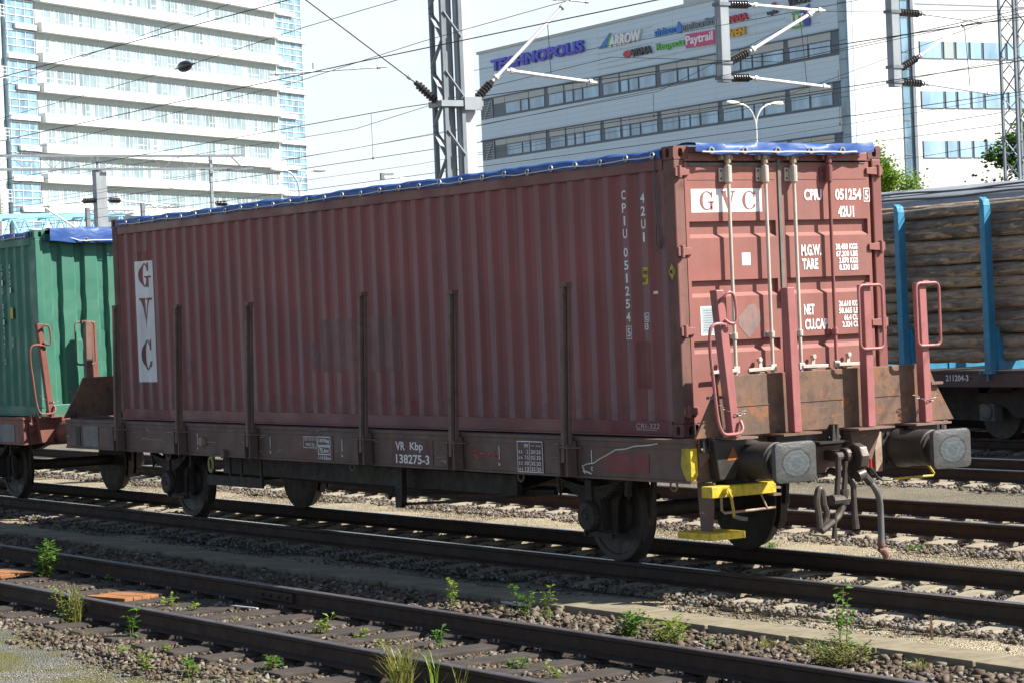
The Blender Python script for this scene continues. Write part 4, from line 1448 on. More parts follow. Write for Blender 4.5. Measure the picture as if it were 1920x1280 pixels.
def wheelset(t, x):
    mb = MB()
    mb.cyl((x, -0.74, 0.46), (x, 0.74, 0.46), 0.075, 14)
    axle = mb.build('axle', M['under'], t, smooth=True)
    for sg in (-1, 1):
        mb = MB()
        # inner flange to outer face
        prof = [(0.09, 0.70), (0.36, 0.705), (0.46, 0.705), (0.488, 0.715), (0.490, 0.728), (0.468, 0.742), (0.461, 0.76), (0.457, 0.835), (0.452, 0.840), (0.395, 0.840), (0.385, 0.825), (0.20, 0.79), (0.17, 0.83), (0.09, 0.84)]
        mb.lathe([(r, tt) for r, tt in prof], (x, 0, 0.46), (0, sg, 0), 48)
        mb.build('wheel', M['wheel'], t, smooth=True, ang=30)
        # axle box, guard, spring
        y = sg
        mb = MB()
        mb.box(x - 0.15, x + 0.15, min(y * 0.93, y * 1.12), max(y * 0.93, y * 1.12), 0.32, 0.60)
        mb.lathe([(0.155, 1.12), (0.155, 1.15), (0.135, 1.19), (0.07, 1.195), (0.06, 1.185), (0.03, 1.185), (0.028, 1.20)], (x, 0, 0.455), (0, sg, 0), 20)
        for k in (-1, 1):
            mb.cyl((x + k * 0.115, y * 1.06, 0.60), (x + k * 0.115, y * 1.06, 0.66), 0.02, 8)
        mb.build('axle_box', M['under'], t, bevel=0.01)
        mb = MB()
        y0, y1 = sorted((y * 1.0, y * 1.02))
        mb.prism([(x - 0.45, 0.86), (x - 0.28, 0.55), (x - 0.25, 0.30), (x - 0.175, 0.30), (x - 0.175, 0.86)], 'y', y0, y1)
        mb.prism([(x + 0.175, 0.86), (x + 0.175, 0.30), (x + 0.25, 0.30), (x + 0.28, 0.55), (x + 0.45, 0.86)], 'y', y0, y1)
        mb.box(x - 0.27, x + 0.27, y0 - 0.012, y1 + 0.012, 0.245, 0.2995)
        for k in (-1, 1):
            mb.cyl((x + k * 0.22, y * 0.985, 0.272), (x + k * 0.22, y * 1.06, 0.272), 0.022, 8)
        mb.build('axle_guard', M['under'], t)
        mb = MB()
        for k in range(8):
            half = 0.54 - 0.055 * k
            z = 0.815 - 0.019 * k
            n = 10
            top, bot = [], []
            for i in range(n + 1):
                s_ = -1 + 2 * i / n
                zz = z - 0.075 * (1 - (s_ * half / 0.54) ** 2)
                top.append((x + s_ * half, zz))
                bot.append((x + s_ * half, zz - 0.0145))
            y0, y1 = sorted((y * 1.04, y * 1.13))
            mb.prism(bot + top[::-1], 'y', y0, y1)
        sp = mb.build('leaf_spring', M['under'], t)
        mb = MB()
        y0, y1 = sorted((y * 1.02, y * 1.15))
        mb.box(x - 0.05, x + 0.05, y0, y1, 0.575, 0.80)
        for k in (-1, 1):
            y0_ = y * 1.085
            mb.tube([(x + k * 0.54, y0_, 0.81), (x + k * 0.60, y0_, 0.72), (x + k * 0.56, y0_, 0.64), (x + k * 0.52, y0_, 0.70), (x + k * 0.54, y0_, 0.80)], 0.016, 6)
            mb.bar((x + k * 0.58, y0_, 0.86), (x + k * 0.56, y0_, 0.66), 0.05, 0.05)
        mb.build('spring_buckle', M['under'], sp)
        # brake block hanger
        for k in (-1, 1):
            mb = MB()
            pts = []
            for i in range(7):
                a = R(-30 + 60 * i / 6)
                pts.append((x + k * (0.465 + 0.0) * math.cos(a), 0.46 + 0.465 * math.sin(a)))
            for i in range(6, -1, -1):
                a = R(-30 + 60 * i / 6)
                pts.append((x + k * 0.52 * math.cos(a), 0.46 + 0.52 * math.sin(a)))
            y0, y1 = sorted((y * 0.76, y * 0.84))
            mb.prism(pts, 'y', y0, y1)
            mb.bar((x + k * 0.54, y * 0.80, 0.45), (x + k * 0.60, y * 0.80, 0.95), 0.04, 0.05)
            mb.build('brake_block', M['under'], t)


STK_Y = (-1.165, -0.475, 0.385, 1.075)


def end_gear(t, dx, mir, flap, paint, stan, bufm, detail):
    """headstock, flap, stanchions and buffers; mir=-1 gives the opposite end"""
    e = 0.45 if mir > 0 else -13.30

    def X(a):                       # a measured outwards from the right end's coordinates
        return dx + (a if mir > 0 else e - (a - 0.45))

    def bx(mb, a0, a1, y0, y1, z0, z1):
        x0, x1 = sorted((X(a0), X(a1)))
        return mb.box(x0, x1, y0, y1, z0, z1)

    def pr(mb, poly, a0, a1):
        x0, x1 = sorted((X(a0), X(a1)))
        return mb.prism(poly, 'x', x0, x1)
    mb = MB()
    bx(mb, 0.36, 0.44, -1.418, 1.418, 0.86, 1.235)
    hs = mb.build('headstock', paint, t, bevel=0.006)
    for sg in (-1, 1):
        mb = MB()
        pr(mb, [(sg * 1.27, 1.245), (sg * 1.425, 1.245), (sg * 1.425, 1.00), (sg * 1.40, 0.99), (sg * 1.31, 1.07), (sg * 1.27, 1.14)], 0.455, 0.475)
        mb.build('corner_plate', paint, hs, bevel=0.006)
        mb = MB()
        for k in (0, 0.06):
            pr(mb, [(sg * (1.31 + k), 1.13), (sg * (1.325 + k), 1.29), (sg * (1.34 + k), 1.30), (sg * (1.355 + k), 1.13)], 0.476, 0.52)
        mb.cyl((X(0.50), sg * 1.29, 1.15), (X(0.50), sg * 1.43, 1.15), 0.02, 8)
        mb.build('lashing_ring', bufm, t)
    if mir > 0 and detail:
        mb = MB()
        for k in (0, 0.045):
            pr(mb, [(-0.01 + k, 1.13), (0.005 + k, 1.29), (0.022 + k, 1.29), (0.035 + k, 1.13)], 0.51, 0.59)
        mb.cyl((X(0.55), -0.03, 1.17), (X(0.55), 0.10, 1.17), 0.022, 8)
        mb.build('lashing_ring', bufm, t)
    if flap:
        mb = MB()
        pr(mb, [(-1.50, 1.25), (1.52, 1.25), (1.28, 1.64), (1.22, 1.78), (-1.20, 1.78), (-1.28, 1.62)], 0.50, 0.535)
        fl = mb.build('end_flap', M['flap'], t, bevel=0.004)
        mb = MB()
        for (a, b) in ((-1.05, -0.56), (-0.37, 0.28), (0.50, 0.96)):
            bx(mb, 0.5355, 0.541, a, b, 1.505, 1.513)
        mb.build('weld_seam', M['flap'], fl)
        mb = MB()
        for a in (-1.30, 1.29):
            bx(mb, 0.5355, 0.58, a - 0.07, a + 0.07, 1.585, 1.61)
        mb.build('hinge', M['stake'], fl)
    for i, y in enumerate(STK_Y):
        lean = (-0.125, -0.025, 0.0, -0.02)[i]
        if mir < 0:                  # the other end is the same gear turned half round
            y, lean = -y, -lean
        mb = MB()
        hw = 0.042
        a0, a1 = 0.59, 0.685
        x0, x1 = sorted((X(a0), X(a1)))
        vs = [(x0, y - hw, 1.25), (x1, y - hw, 1.25), (x1, y + hw, 1.25), (x0, y + hw, 1.25), (x0, y + lean - hw, 2.525), (x1, y + lean - hw, 2.525), (x1, y + lean + hw, 2.525), (x0, y + lean + hw, 2.525)]
        mb.add(vs, [(0, 3, 2, 1), (4, 5, 6, 7), (0, 1, 5, 4), (1, 2, 6, 5), (2, 3, 7, 6), (3, 0, 4, 7)])
        s_ = mb.build('stanchion', stan, t, bevel=0.006)
        xr = X(0.70)
        if i == 0:
            mb = MB()
            ty = y + lean
            mb.tube(cs([(xr - 0.02 * mir, ty - 0.01, 2.42), (xr + 0.02 * mir, ty + 0.01, 2.46), (xr + 0.03 * mir, ty + 0.05, 2.50), (xr + 0.03 * mir, ty + 0.10, 2.49), (xr + 0.03 * mir, ty + 0.125, 2.43),
                     (xr + 0.03 * mir, ty + 0.135, 2.30), (xr + 0.03 * mir, ty + 0.12, 2.24), (xr + 0.02 * mir, ty + 0.07, 2.235), (xr - 0.01 * mir, ty + 0.04, 2.27)]), 0.014, 8)
            mb.build('handrail', stan, s_, smooth=True)
            mb = MB()
            mb.tube(cs([(xr - 0.015 * mir, ty + 0.03, 2.22), (xr + 0.05 * mir, ty - 0.01, 2.225), (xr + 0.07 * mir, ty - 0.08, 2.235), (xr + 0.07 * mir, ty - 0.15, 2.225), (xr + 0.07 * mir, ty - 0.19, 2.17), (xr + 0.06 * mir, ty - 0.19, 2.0),
                     (xr + 0.05 * mir, ty - 0.16, 1.75), (xr + 0.04 * mir, ty - 0.13, 1.50), (xr + 0.04 * mir, ty - 0.105, 1.36), (xr + 0.04 * mir, ty - 0.06, 1.29), (xr + 0.04 * mir, ty + 0.02, 1.28), (xr + 0.04 * mir, ty + 0.12, 1.29),
                     (xr + 0.03 * mir, ty + 0.155, 1.33), (xr, ty + 0.155, 1.39)]), 0.015, 8)
            mb.build('handrail', stan, s_, smooth=True)
        if i >= 2:
            mb = MB()
            mb.tube(loop(y, -0.125, 0.155, 1.95, 2.52, xr + 0.01 * mir), 0.0135, 8, closed=True)
            bx(mb, 0.66, 0.715, y - 0.04, y + 0.035, 2.505, 2.545)
            mb.build('handrail', stan, s_, smooth=True)
        if i in (0, 3):
            mb = MB()
            n = 9
            for k in range(n):
                a = k / (n - 1)
                yy = y - 0.13 + 0.26 * a
                zz = 1.50 - 0.05 * math.sin(a * 3.1) + (0.06 * (0.5 - a) if i == 0 else 0)
                xx = X(0.70 - 0.12 * abs(a - 0.55))
                ring = []
                for q in range(8):
                    g_ = 2 * math.pi * q / 8
                    if k % 2:
                        ring.append((xx, yy + 0.022 * math.cos(g_), zz + 0.011 * math.sin(g_)))
                    else:
                        ring.append((xx + 0.012 * math.sin(g_), yy + 0.022 * math.cos(g_), zz))
                mb.tube(ring, 0.0045, 5, closed=True)
            mb.build('chain', M['chain'], s_)
        # bracket under the stanchion
        mb = MB()
        pr(mb, [(y - 0.17, 1.225), (y + 0.20, 1.225), (y + 0.05, 0.88), (y - 0.12, 0.88)], 0.45, 0.575)
        mb.build('stanchion_bracket', bufm if i != 2 else paint, t, bevel=0.008)
        mb = MB()
        bx(mb, 0.445, 0.74 if i else 0.70, y - (0.21 if i else 0.06), y + 0.22, 1.228, 1.246)
        mb.build('step_plate', M['flap'] if i == 1 else M['stake'], t)
    for sg in (-1, 1):
        mb = MB()
        y = sg * 0.905 + (-0.005)
        mb.box(min(X(0.445), X(0.475)), max(X(0.445), X(0.475)), y - 0.22, y + 0.22, 0.84, 1.222)
        d = 1 if mir > 0 else -1
        mb.lathe([(0.185, 0.025), (0.185, 0.10), (0.165, 0.13), (0.165, 0.46), (0.150, 0.47), (0.150, 0.49), (0.12, 0.49), (0.12, 0.66)], (X(0.45), y, 1.03), (d, 0, 0), 28)
        for (a, b) in ((-0.17, 0.13), (0.17, 0.13), (-0.17, -0.13), (0.17, -0.13)):
            mb.cyl((X(0.476), y + a, 1.03 + b), (X(0.50), y + a, 1.03 + b), 0.02, 6)
        bu = mb.build('buffer', bufm, t, smooth=True)
        mb = MB()
        rings = []
        outl = rrect(0.228, 0.175, 0.05)
        for (k, xo) in ((1.0, 1.115), (1.0, 1.150), (0.98, 1.160), (0.93, 1.163), (0.5, 1.168), (0.15, 1.170)):
            rings.append([(X(xo), y + p[0] * k, 1.03 + p[1] * k) for p in outl])
        n = len(outl)
        vs = [p for r_ in rings for p in r_]
        fs = [tuple(range(n)), tuple(range((len(rings) - 1) * n, len(rings) * n))]
        for i in range(len(rings) - 1):
            for k in range(n):
                fs.append((i * n + k, i * n + (k + 1) % n, (i + 1) * n + (k + 1) % n, (i + 1) * n + k))
        mb.add(vs, fs)
        mb.build('buffer_head', M['grease'], bu, smooth=True, ang=40)
    # draw hook
    mb = MB()
    x0 = X(0.44)
    d = 1 if mir > 0 else -1
    bx(mb, 0.445, 0.50, -0.26, 0.17, 0.86, 1.10)
    mb.build('draw_plate', paint, t, bevel=0.006)
    mb = MB()
    hk = [(0.50, 1.06), (0.74, 1.06), (0.80, 1.10), (0.90, 1.13), (0.985, 1.10), (1.02, 1.02), (1.0, 0.93), (0.93, 0.875), (0.80, 0.88), (0.74, 0.95), (0.50, 0.97)]
    mb.prism([(X(a), b) for a, b in hk], 'y', -0.045, 0.05)
    mb.cyl((X(0.86), -0.22, 1.02), (X(0.86), 0.06, 1.02), 0.042, 12)
    mb.cyl((X(0.86), -0.13, 1.02), (X(0.86), -0.07, 1.02), 0.075, 14)
    mb.build('draw_hook', M['coupling'], t, bevel=0.012)
    mb = MB()
    bx(mb, 0.44, 0.64, -0.20, 0.15, 1.125, 1.145)
    mb.build('hook_guard', M['black'], t)
    if not detail:
        return
    # screw coupling hanging from the hook
    mb = MB()
    x = X(0.90)
    mb.tube([(x, -0.215, 1.02), (x, -0.225, 0.85), (x, -0.255, 0.64)], 0.026, 8)
    mb.tube([(x, -0.13, 0.98), (x, -0.145, 0.85), (x, -0.165, 0.72)], 0.024, 8)
    mb.cyl((x, -0.31, 0.645), (x, -0.13, 0.645), 0.05, 10)
    mb.cyl((x, -0.17, 0.60), (x, -0.17, 0.73), 0.05, 8)
    mb.tube(cs([(x, -0.17, 0.62), (x + 0.01, -0.24, 0.52), (x + 0.02, -0.31, 0.47), (x + 0.02, -0.40, 0.42), (x + 0.02, -0.46, 0.39)]), 0.036, 8)
    mb.tube(cs([(x, -0.40, 0.61), (x, -0.415, 0.72), (x, -0.435, 0.755), (x, -0.46, 0.74), (x, -0.48, 0.65), (x, -0.465, 0.54), (x, -0.455, 0.40)]), 0.030, 8)
    mb.tube(cs([(x, -0.40, 0.62), (x, -0.37, 0.52), (x, -0.42, 0.42)]), 0.028, 8)
    mb.build('screw_coupling', M['coupling'], t, smooth=True)
    mb = MB()
    mb.tube([(x + 0.04, -0.305, 0.54), (x + 0.04, -0.32, 0.43), (x + 0.04, -0.33, 0.31)], [0.018, 0.018, 0.028], 8)
    mb.build('coupling_lever', M['coupling'], t, smooth=True)
    mb = MB()
    mb.tube([(X(0.62), -0.10, 0.88), (X(0.88), -0.09, 0.84), (x, -0.055, 0.75), (x, -0.055, 0.60), (x, -0.055, 0.50), (x, -0.045, 0.375)], [0.024, 0.024, 0.026, 0.026, 0.03, 0.034], 8)
    mb.build('drain_pipe', M['coupling'], t, smooth=True)
    # brake hose
    mb = MB()
    mb.tube([(X(0.60), -0.06, 0.88), (X(0.80), -0.06, 0.85), (X(0.95), -0.03, 0.845)], 0.032, 10)
    mb.cyl((X(0.95), -0.055, 0.84), (X(0.95), 0.025, 0.86), 0.055, 12)
    mb.tube([(X(0.95), 0.01, 0.86), (X(0.97), 0.05, 0.81), (X(0.98), 0.08, 0.77)], 0.036, 10)
    mb.build('air_cock', M['coupling'], t, smooth=True)
    mb = MB()
    mb.tube(cs([(X(0.98), 0.07, 0.785), (X(0.99), 0.115, 0.725), (X(0.98), 0.165, 0.65), (X(0.96), 0.195, 0.56), (X(0.95), 0.205, 0.47), (X(0.95), 0.205, 0.35), (X(0.95), 0.20, 0.21)]), 0.029, 12)
    hz = mb.build('brake_hose', M['hose'], t, smooth=True)
    mb = MB()
    mb.cyl((X(0.95), 0.20, 0.235), (X(0.95), 0.20, 0.20), 0.036, 12)
    mb.cyl((X(0.95), 0.20, 0.20), (X(0.95), 0.205, 0.17), 0.028, 12)
    mb.tube([(X(0.95), 0.17, 0.175), (X(0.95), 0.215, 0.165), (X(0.95), 0.25, 0.12), (X(0.95), 0.25, 0.08)], [0.022, 0.034, 0.034, 0.024], 10)
    mb.build('hose_coupling', M['post_rust'], hz, smooth=True)
    # air cock with red lever, uncoupling rods
    mb = MB()
    mb.tube([(X(0.70), 0.33, 0.965), (X(0.70), 0.332, 0.88)], 0.013, 8)
    mb.build('cock_lever', M['redpaint'], t)
    mb = MB()
    mb.cyl((X(0.70), 0.335, 0.88), (X(0.70), 0.335, 0.82), 0.028, 10)
    mb.build('cock_body', bufm, t)
    mb = MB()
    mb.tube([(X(0.75), 0.31, 0.86), (X(0.75), 0.36, 0.80), (X(0.75), 0.42, 0.765), (X(0.75), 0.55, 0.765)], 0.012, 6)
    mb.mi = 1
    mb.tube([(X(0.75), 0.55, 0.765), (X(0.75), 0.74, 0.77), (X(0.75), 1.03, 0.765), (X(0.75), 1.045, 0.785), (X(0.75), 0.99, 0.85), (X(0.70), 0.98, 0.90)], 0.012, 6)
    mb.build('release_rod', [bufm, M['yellow']], t, smooth=True)
    mb = MB()
    bx(mb, 0.50, 0.56, 0.515, 0.60, 0.83, 1.19)
    mb.build('coupling_bracket', M['galv_dark'], t, bevel=0.006)


def wagon(t, dx, paint, stan, bufm, red):
    for sg in (-1, 1):
        mb = MB()
        y0, y1 = sorted((sg * 1.50, sg * 1.43))
        mb.box(dx - 13.30, dx + 0.45, y0, y1, 0.882, 1.205)
        if sg > 0:
            mb.box(dx - 13.0, dx + 0.30, 1.44, 1.49, 0.79, 0.857)  # added strip below the far sill, stops sunlight slipping under the wagon
        y0, y1 = sorted((sg * 1.512, sg * 1.41))
        mb.box(dx - 13.31, dx + 0.46, y0, y1, 1.2055, 1.238)
        y0, y1 = sorted((sg * 1.515, sg * 1.38))
        mb.box(dx - 13.30, dx + 0.45, y0, y1, 0.858, 0.8815)
        if red:
            y0, y1 = sorted((sg * 1.5055, sg * 1.5005))
            for a, b in ((-13.2, -11.5), (-11.42, -9.72), (-9.6, -7.85), (-7.74, -5.2), (-5.1, -3.4), (-3.28, -1.42), (-1.28, 0.3)):
                mb.box(dx + a, dx + b, y0, y1, 1.150, 1.160)
        mb.build('side_sill', paint, t, bevel=0.004)
    mb = MB()
    mb.box(dx - 13.30, dx + 0.36, -1.405, 1.405, 1.16, 1.226)
    mb.build('deck', M['deck'], t)
    mb = MB()
    for y in (-0.45, 0.45):
        mb.prism([(dx - 13.2, 1.14), (dx + 0.35, 1.14), (dx + 0.35, 0.92), (dx - 2.4, 0.88), (dx - 3.8, 0.58), (dx - 9.2, 0.58), (dx - 10.4, 0.86), (dx - 13.2, 0.92)], 'y', y - 0.05, y + 0.05)
    for x in (-12, -10.9, -8.5, -6.4, -4.4, -1.64):
        mb.box(dx + x - 0.05, dx + x + 0.05, -1.37, -0.505, 0.90, 1.13)
        mb.box(dx + x - 0.05, dx + x + 0.05, 0.505, 1.37, 0.90, 1.13)
    mb.build('centre_sill', M['under'], t)
    for x in (-1.64, -10.93):
        wheelset(t, dx + x)
    end_gear(t, dx, 1, red, paint, stan, bufm, red)
    end_gear(t, dx, -1, True, paint if red else paint, M['stake'] if red else stan, M['under'], False)


RW = thing('flat_wagon', 'brown weathered flat wagon marked VR Kbp 138275-3 with rusty end flap and side stakes', 'wagon', (-6.4, 0, 0), 'flat wagons on the second track')
wagon(RW, 0.0, M['wagon'], M['stanchion'], M['buffer'], True)
GW = thing('flat_wagon', 'red-oxide flat wagon under the green container, cut off by the left edge', 'wagon', (-6.4 - 15.25, 0, 0), 'flat wagons on the second track')
wagon(GW, -15.25, M['wagon_red'], M['wagon_red'], M['wagon_red'], False)

# stakes of the red wagon (near side and far side)
for sg in (-1, 1):
    for x in (-11.46, -9.66, -7.78, -5.15, -3.34, -1.35):
        zt = 2.62 + rng.uniform(-0.015, 0.03)
        dxx = 0.10 if sg < 0 else 0.0
        if x < -11:
            zt = 2.66
        mb = MB()
        y0, y1 = sorted((sg * 1.52, sg * 1.575))
        # rolled channel: web plus two flanges, top leaning a little
        for (a0, a1, b0, b1) in ((-0.048, 0.052, 1.548, 1.566), (-0.048, 0.006, 1.566, 1.612), (0.042, 0.052, 1.566, 1.585)):
            ya, yb = sorted((sg * b0, sg * b1))
            vs = [(x + a0, ya, 1.0), (x + a1, ya, 1.0), (x + a1, yb, 1.0), (x + a0, yb, 1.0), (x + a0 + dxx * 0.5, ya - sg * 0.03, zt), (x + a1 + dxx * 0.5, ya - sg * 0.03, zt), (x + a1 + dxx * 0.5, yb - sg * 0.03, zt), (x + a0 + dxx * 0.5, yb - sg * 0.03, zt)]
            mb.add(vs, [(0, 3, 2, 1), (4, 5, 6, 7), (0, 1, 5, 4), (1, 2, 6, 5), (2, 3, 7, 6), (3, 0, 4, 7)])
        ya, yb = sorted((sg * 1.505, sg * 1.585))
        mb.box(x + dxx * 0.5 - 0.05, x + dxx * 0.5 + 0.05, ya, yb, zt, zt + 0.045)
        st = mb.build('stake', M['stake'], RW, bevel=0.006)
        mb = MB()
        ya, yb = sorted((sg * 1.512, sg * 1.545))
        mb.box(x - 0.075, x + 0.075, ya, yb, 0.862, 1.20)
        ya, yb = sorted((sg * 1.545, sg * 1.622))
        mb.box(x - 0.075, x - 0.052, ya, yb, 0.872, 1.17)
        mb.box(x + 0.052, x + 0.075, ya, yb, 0.872, 1.17)
        ya, yb = sorted((sg * 1.545, sg * 1.58))
        mb.box(x - 0.05, x + 0.05, ya, yb, 0.87, 0.995)
        mb.build('stake_pocket', M['wagon'], RW, bevel=0.004)
        mb = MB()
        mb.tube([(x - 0.13, sg * 1.51, 1.150), (x - 0.09, sg * 1.62, 1.145), (x, sg * 1.635, 1.145), (x + 0.09, sg * 1.63, 1.14), (x + 0.15, sg * 1.515, 1.135)], 0.008, 6)
        mb.build('stake_strap', M['stake'], st)


# lettering, notices and marks on the sill
def sill(u, v, w=0.0, eps=0.0):
    return (u, -1.503 - eps, v)


def sill_frame(mb, u0, u1, v0, v1, th=0.008, e=0.006):
    for a in ((u0, u1, v0, v0 + th), (u0, u1, v1 - th, v1), (u0, u0 + th, v0 + th, v1 - th), (u1 - th, u1, v0 + th, v1 - th)):
        mb.add([sill(a[0], a[2], 0, e), sill(a[1], a[2], 0, e), sill(a[1], a[3], 0, e), sill(a[0], a[3], 0, e)], [(0, 1, 2, 3)])


def sill_rect(name, u0, u1, v0, v1, mat, e=0.003):
    mb = MB()
    mb.add([sill(u0, v0, 0, e), sill(u1, v0, 0, e), sill(u1, v1, 0, e), sill(u0, v1, 0, e)], [(0, 1, 2, 3)])
    return mb.build(name, mat, RW)


def sl(mb, body, u0, u1, v0, v1, b=0.02):
    lettering(mb, body, u0, u1, v0, v1, lambda u, v, w: sill(u, v, 0, 0.006), b)


M['panel_brown'] = weathered('repainted_number_panel', (0.135, 0.055, 0.05), (0.12, 0.05, 0.045), dirt_amt=0.25, streak=0.2)
sill_rect('number_panel', -4.68, -3.86, 0.885, 1.148, M['panel_brown'])
mb = MB()
sl(mb, 'VR', -4.60, -4.41, 1.035, 1.125)
sl(mb, 'Kbp', -4.31, -4.05, 1.018, 1.125)
sl(mb, '138275-3', -4.60, -3.93, 0.90, 0.995)
mb.build('lettering', M['white'], RW)['label'] = 'white wagon number VR Kbp 138275-3'
sill_rect('number_panel', -6.98, -5.95, 0.885, 1.148, M['panel_brown'])
mb = MB()
sill_frame(mb, -6.62, -6.31, 1.015, 1.14, 0.006)
sl(mb, 'TEST 03 GP 4', -6.60, -6.33, 1.095, 1.125, 0.0)
sl(mb, 'MAX 32t', -6.56, -6.36, 1.035, 1.07, 0.02)
sill_frame(mb, -6.295, -6.00, 1.045, 1.145, 0.009)
sl(mb, '13070kg', -6.27, -6.03, 1.07, 1.12, 0.03)
sill_frame(mb, -6.285, -6.005, 0.945, 1.04, 0.011)
sl(mb, '75.6m', -6.255, -6.05, 0.968, 1.018, 0.03)
sl(mb, '2', -6.045, -6.03, 1.0, 1.022, 0.02)
sl(mb, '-14.50m-', -6.275, -6.01, 0.893, 0.932, 0.02)
sl(mb, 'I', -6.283, -6.276, 0.89, 0.936, 0.02)
sl(mb, 'I', -6.010, -6.003, 0.89, 0.936, 0.02)
mb.build('lettering', M['white_dull'], RW)['label'] = 'white framed weight, area and length notices'
sill_rect('load_table_panel', -2.30, -1.84, 0.875, 1.185, M['panel_brown'])
mb = MB()
sill_frame(mb, -2.29, -1.85, 0.88, 1.18, 0.009)
for i, row in enumerate((('a a', '2', '20', '23'), ('b b', '7.5', '32', '32'), ('c c', '10', '32', '32'), ('d d', '13', '32', '25'))):
    z = 1.06 - i * 0.055
    sl(mb, row[0], -2.265, -2.20, z, z + 0.032, 0.02)
    sl(mb, row[1], -2.16 if len(row[1]) > 1 else -2.125, -2.095, z, z + 0.037, 0.02)
    sl(mb, row[2], -2.055, -1.985, z, z + 0.037, 0.02)
    sl(mb, row[3], -1.955, -1.885, z, z + 0.037, 0.02)
sl(mb, 'm', -2.16, -2.10, 1.12, 1.15, 0.02)
for a in ((-2.078, -2.070, 0.89, 1.165), (-1.972, -1.968, 0.89, 1.10), (-2.05, -1.99, 1.135, 1.140), (-1.96, -1.88, 1.135, 1.140), (-1.96, -1.955, 1.12, 1.135), (-1.90, -1.895, 1.12, 1.135)):
    mb.add([sill(a[0], a[2], 0, 0.006), sill(a[1], a[2], 0, 0.006), sill(a[1], a[3], 0, 0.006), sill(a[0], a[3], 0, 0.006)], [(0, 1, 2, 3)])
mb.build('lettering', M['white_dull'], RW)['label'] = 'white load table with rows aa, bb, cc, dd'
for x in (-9.3, -7.42, -5.75, -2.62, -1.05):
    mb = MB()
    mb.add([sill(x, 0.99, 0, 0.005), sill(x + 0.012, 0.99, 0, 0.005), sill(x + 0.012, 1.12, 0, 0.005), sill(x, 1.12, 0, 0.005)], [(0, 1, 2, 3)])
    sl(mb, 'c' if x > -1.5 else 'b', x - 0.008, x + 0.022, 0.93, 0.965, 0.02)
    mb.build('load_mark', M['white_dull'], RW)
mb = MB()
pts = [(-1.16, 0.90), (-1.20, 0.97), (-1.12, 0.99), (-1.02, 1.0), (-0.92, 1.04), (-0.80, 1.08), (-0.66, 1.13), (-0.52, 1.14), (-0.36, 1.17), (-0.18, 1.18), (-0.02, 1.20)]
mb.tube([sill(u, v, 0, 0.001) for u, v in pts], 0.0075, 5)
mb.tube([sill(u, v, 0, 0.001) for u, v in ((-1.19, 0.92), (-1.12, 0.915), (-1.06, 0.90))], 0.009, 5)
mb.build('chalk_mark', M['chalk'], RW)['label'] = 'long white chalk scribble near the yellow corner'
mb = MB()
mb.tube([sill(u, v, 0, 0.001) for u, v in ((-3.02, 1.03), (-3.08, 1.04), (-3.00, 1.08))], 0.008, 5)
mb.tube([sill(u, v, 0, 0.001) for u, v in ((-3.08, 1.03), (-2.99, 0.99))], 0.008, 5)
mb.tube([sill(u, v, 0, 0.001) for u, v in ((-2.96, 1.04), (-2.88, 1.04))], 0.009, 5)
mb.tube([sill(u, v, 0, 0.001) for u, v in ((-2.80, 1.03), (-2.74, 1.05), (-2.70, 1.02), (-2.66, 1.05), (-2.63, 1.03))], 0.010, 5)
mb.build('chalk_mark', M['chalk_red'], RW)['label'] = 'red chalk arrow'
mb = MB()
r_ = random.Random(5)
for k in range(26):
    u, v = r_.uniform(-11.2, -1.5), r_.uniform(0.9, 1.19)
    ln = r_.uniform(0.03, 0.22)
    mb.tube([sill(u, v, 0, 0.0), sill(u + ln / 2, v + r_.uniform(-0.006, 0.008), 0, 0.0), sill(u + ln, v + r_.uniform(-0.008, 0.008), 0, 0.0)], r_.uniform(0.003, 0.006), 4)
for pts in (((-3.80, 1.02), (-3.68, 1.10), (-3.52, 0.99), (-3.80, 0.98)), ((-3.78, 1.08), (-3.74, 1.12)), ((-3.62, 0.92), (-3.40, 0.915)), ((-9.2, 1.02), (-9.0, 1.025), (-8.8, 1.02)), ((-10.9, 1.03), (-10.5, 1.02), (-10.3, 1.025))):
    mb.tube([sill(u, v, 0, 0.0) for u, v in pts], 0.005, 4)
M['scrape'] = plain('yellowish_scrape', (0.36, 0.29, 0.17), 0.9)
mb.build('paint_scrape', M['scrape'], RW)['kind'] = 'stuff'
sill_rect('faded_patch', -0.86, -0.16, 0.93, 1.10, M['patch_red'], 0.002)['label'] = 'faded red patch near the yellow corner'
sill_rect('notice_plate', -12.72, -12.24, 0.895, 1.165, M['slate'])['label'] = 'grey-blue notice plate at the far end of the sill'
mb = MB()
for k in range(8):
    sl(mb, '-' * r_.randint(5, 9), -12.62, -12.62 + r_.uniform(0.16, 0.33), 1.125 - k * 0.028, 1.13 - k * 0.028, 0)
mb.build('plate_lines', M['scrape'], RW)
mb = MB()
mb.box(-12.97, -12.82, -1.508, -1.501, 0.90, 1.15)
mb.build('label_holder', M['black'], RW)
for (x, z) in ((-9.12, 1.03), (-8.55, 0.895)):
    mb = MB()
    mb.prism([(x - 0.05, z - 0.05), (x + 0.04, z - 0.05), (x + 0.05, z + 0.03), (x, z + 0.06), (x - 0.05, z + 0.03)], 'y', -1.56, -1.502)
    mb.build('rope_hook', M['galv_dark'] if z > 1 else M['stake'], RW, bevel=0.008)
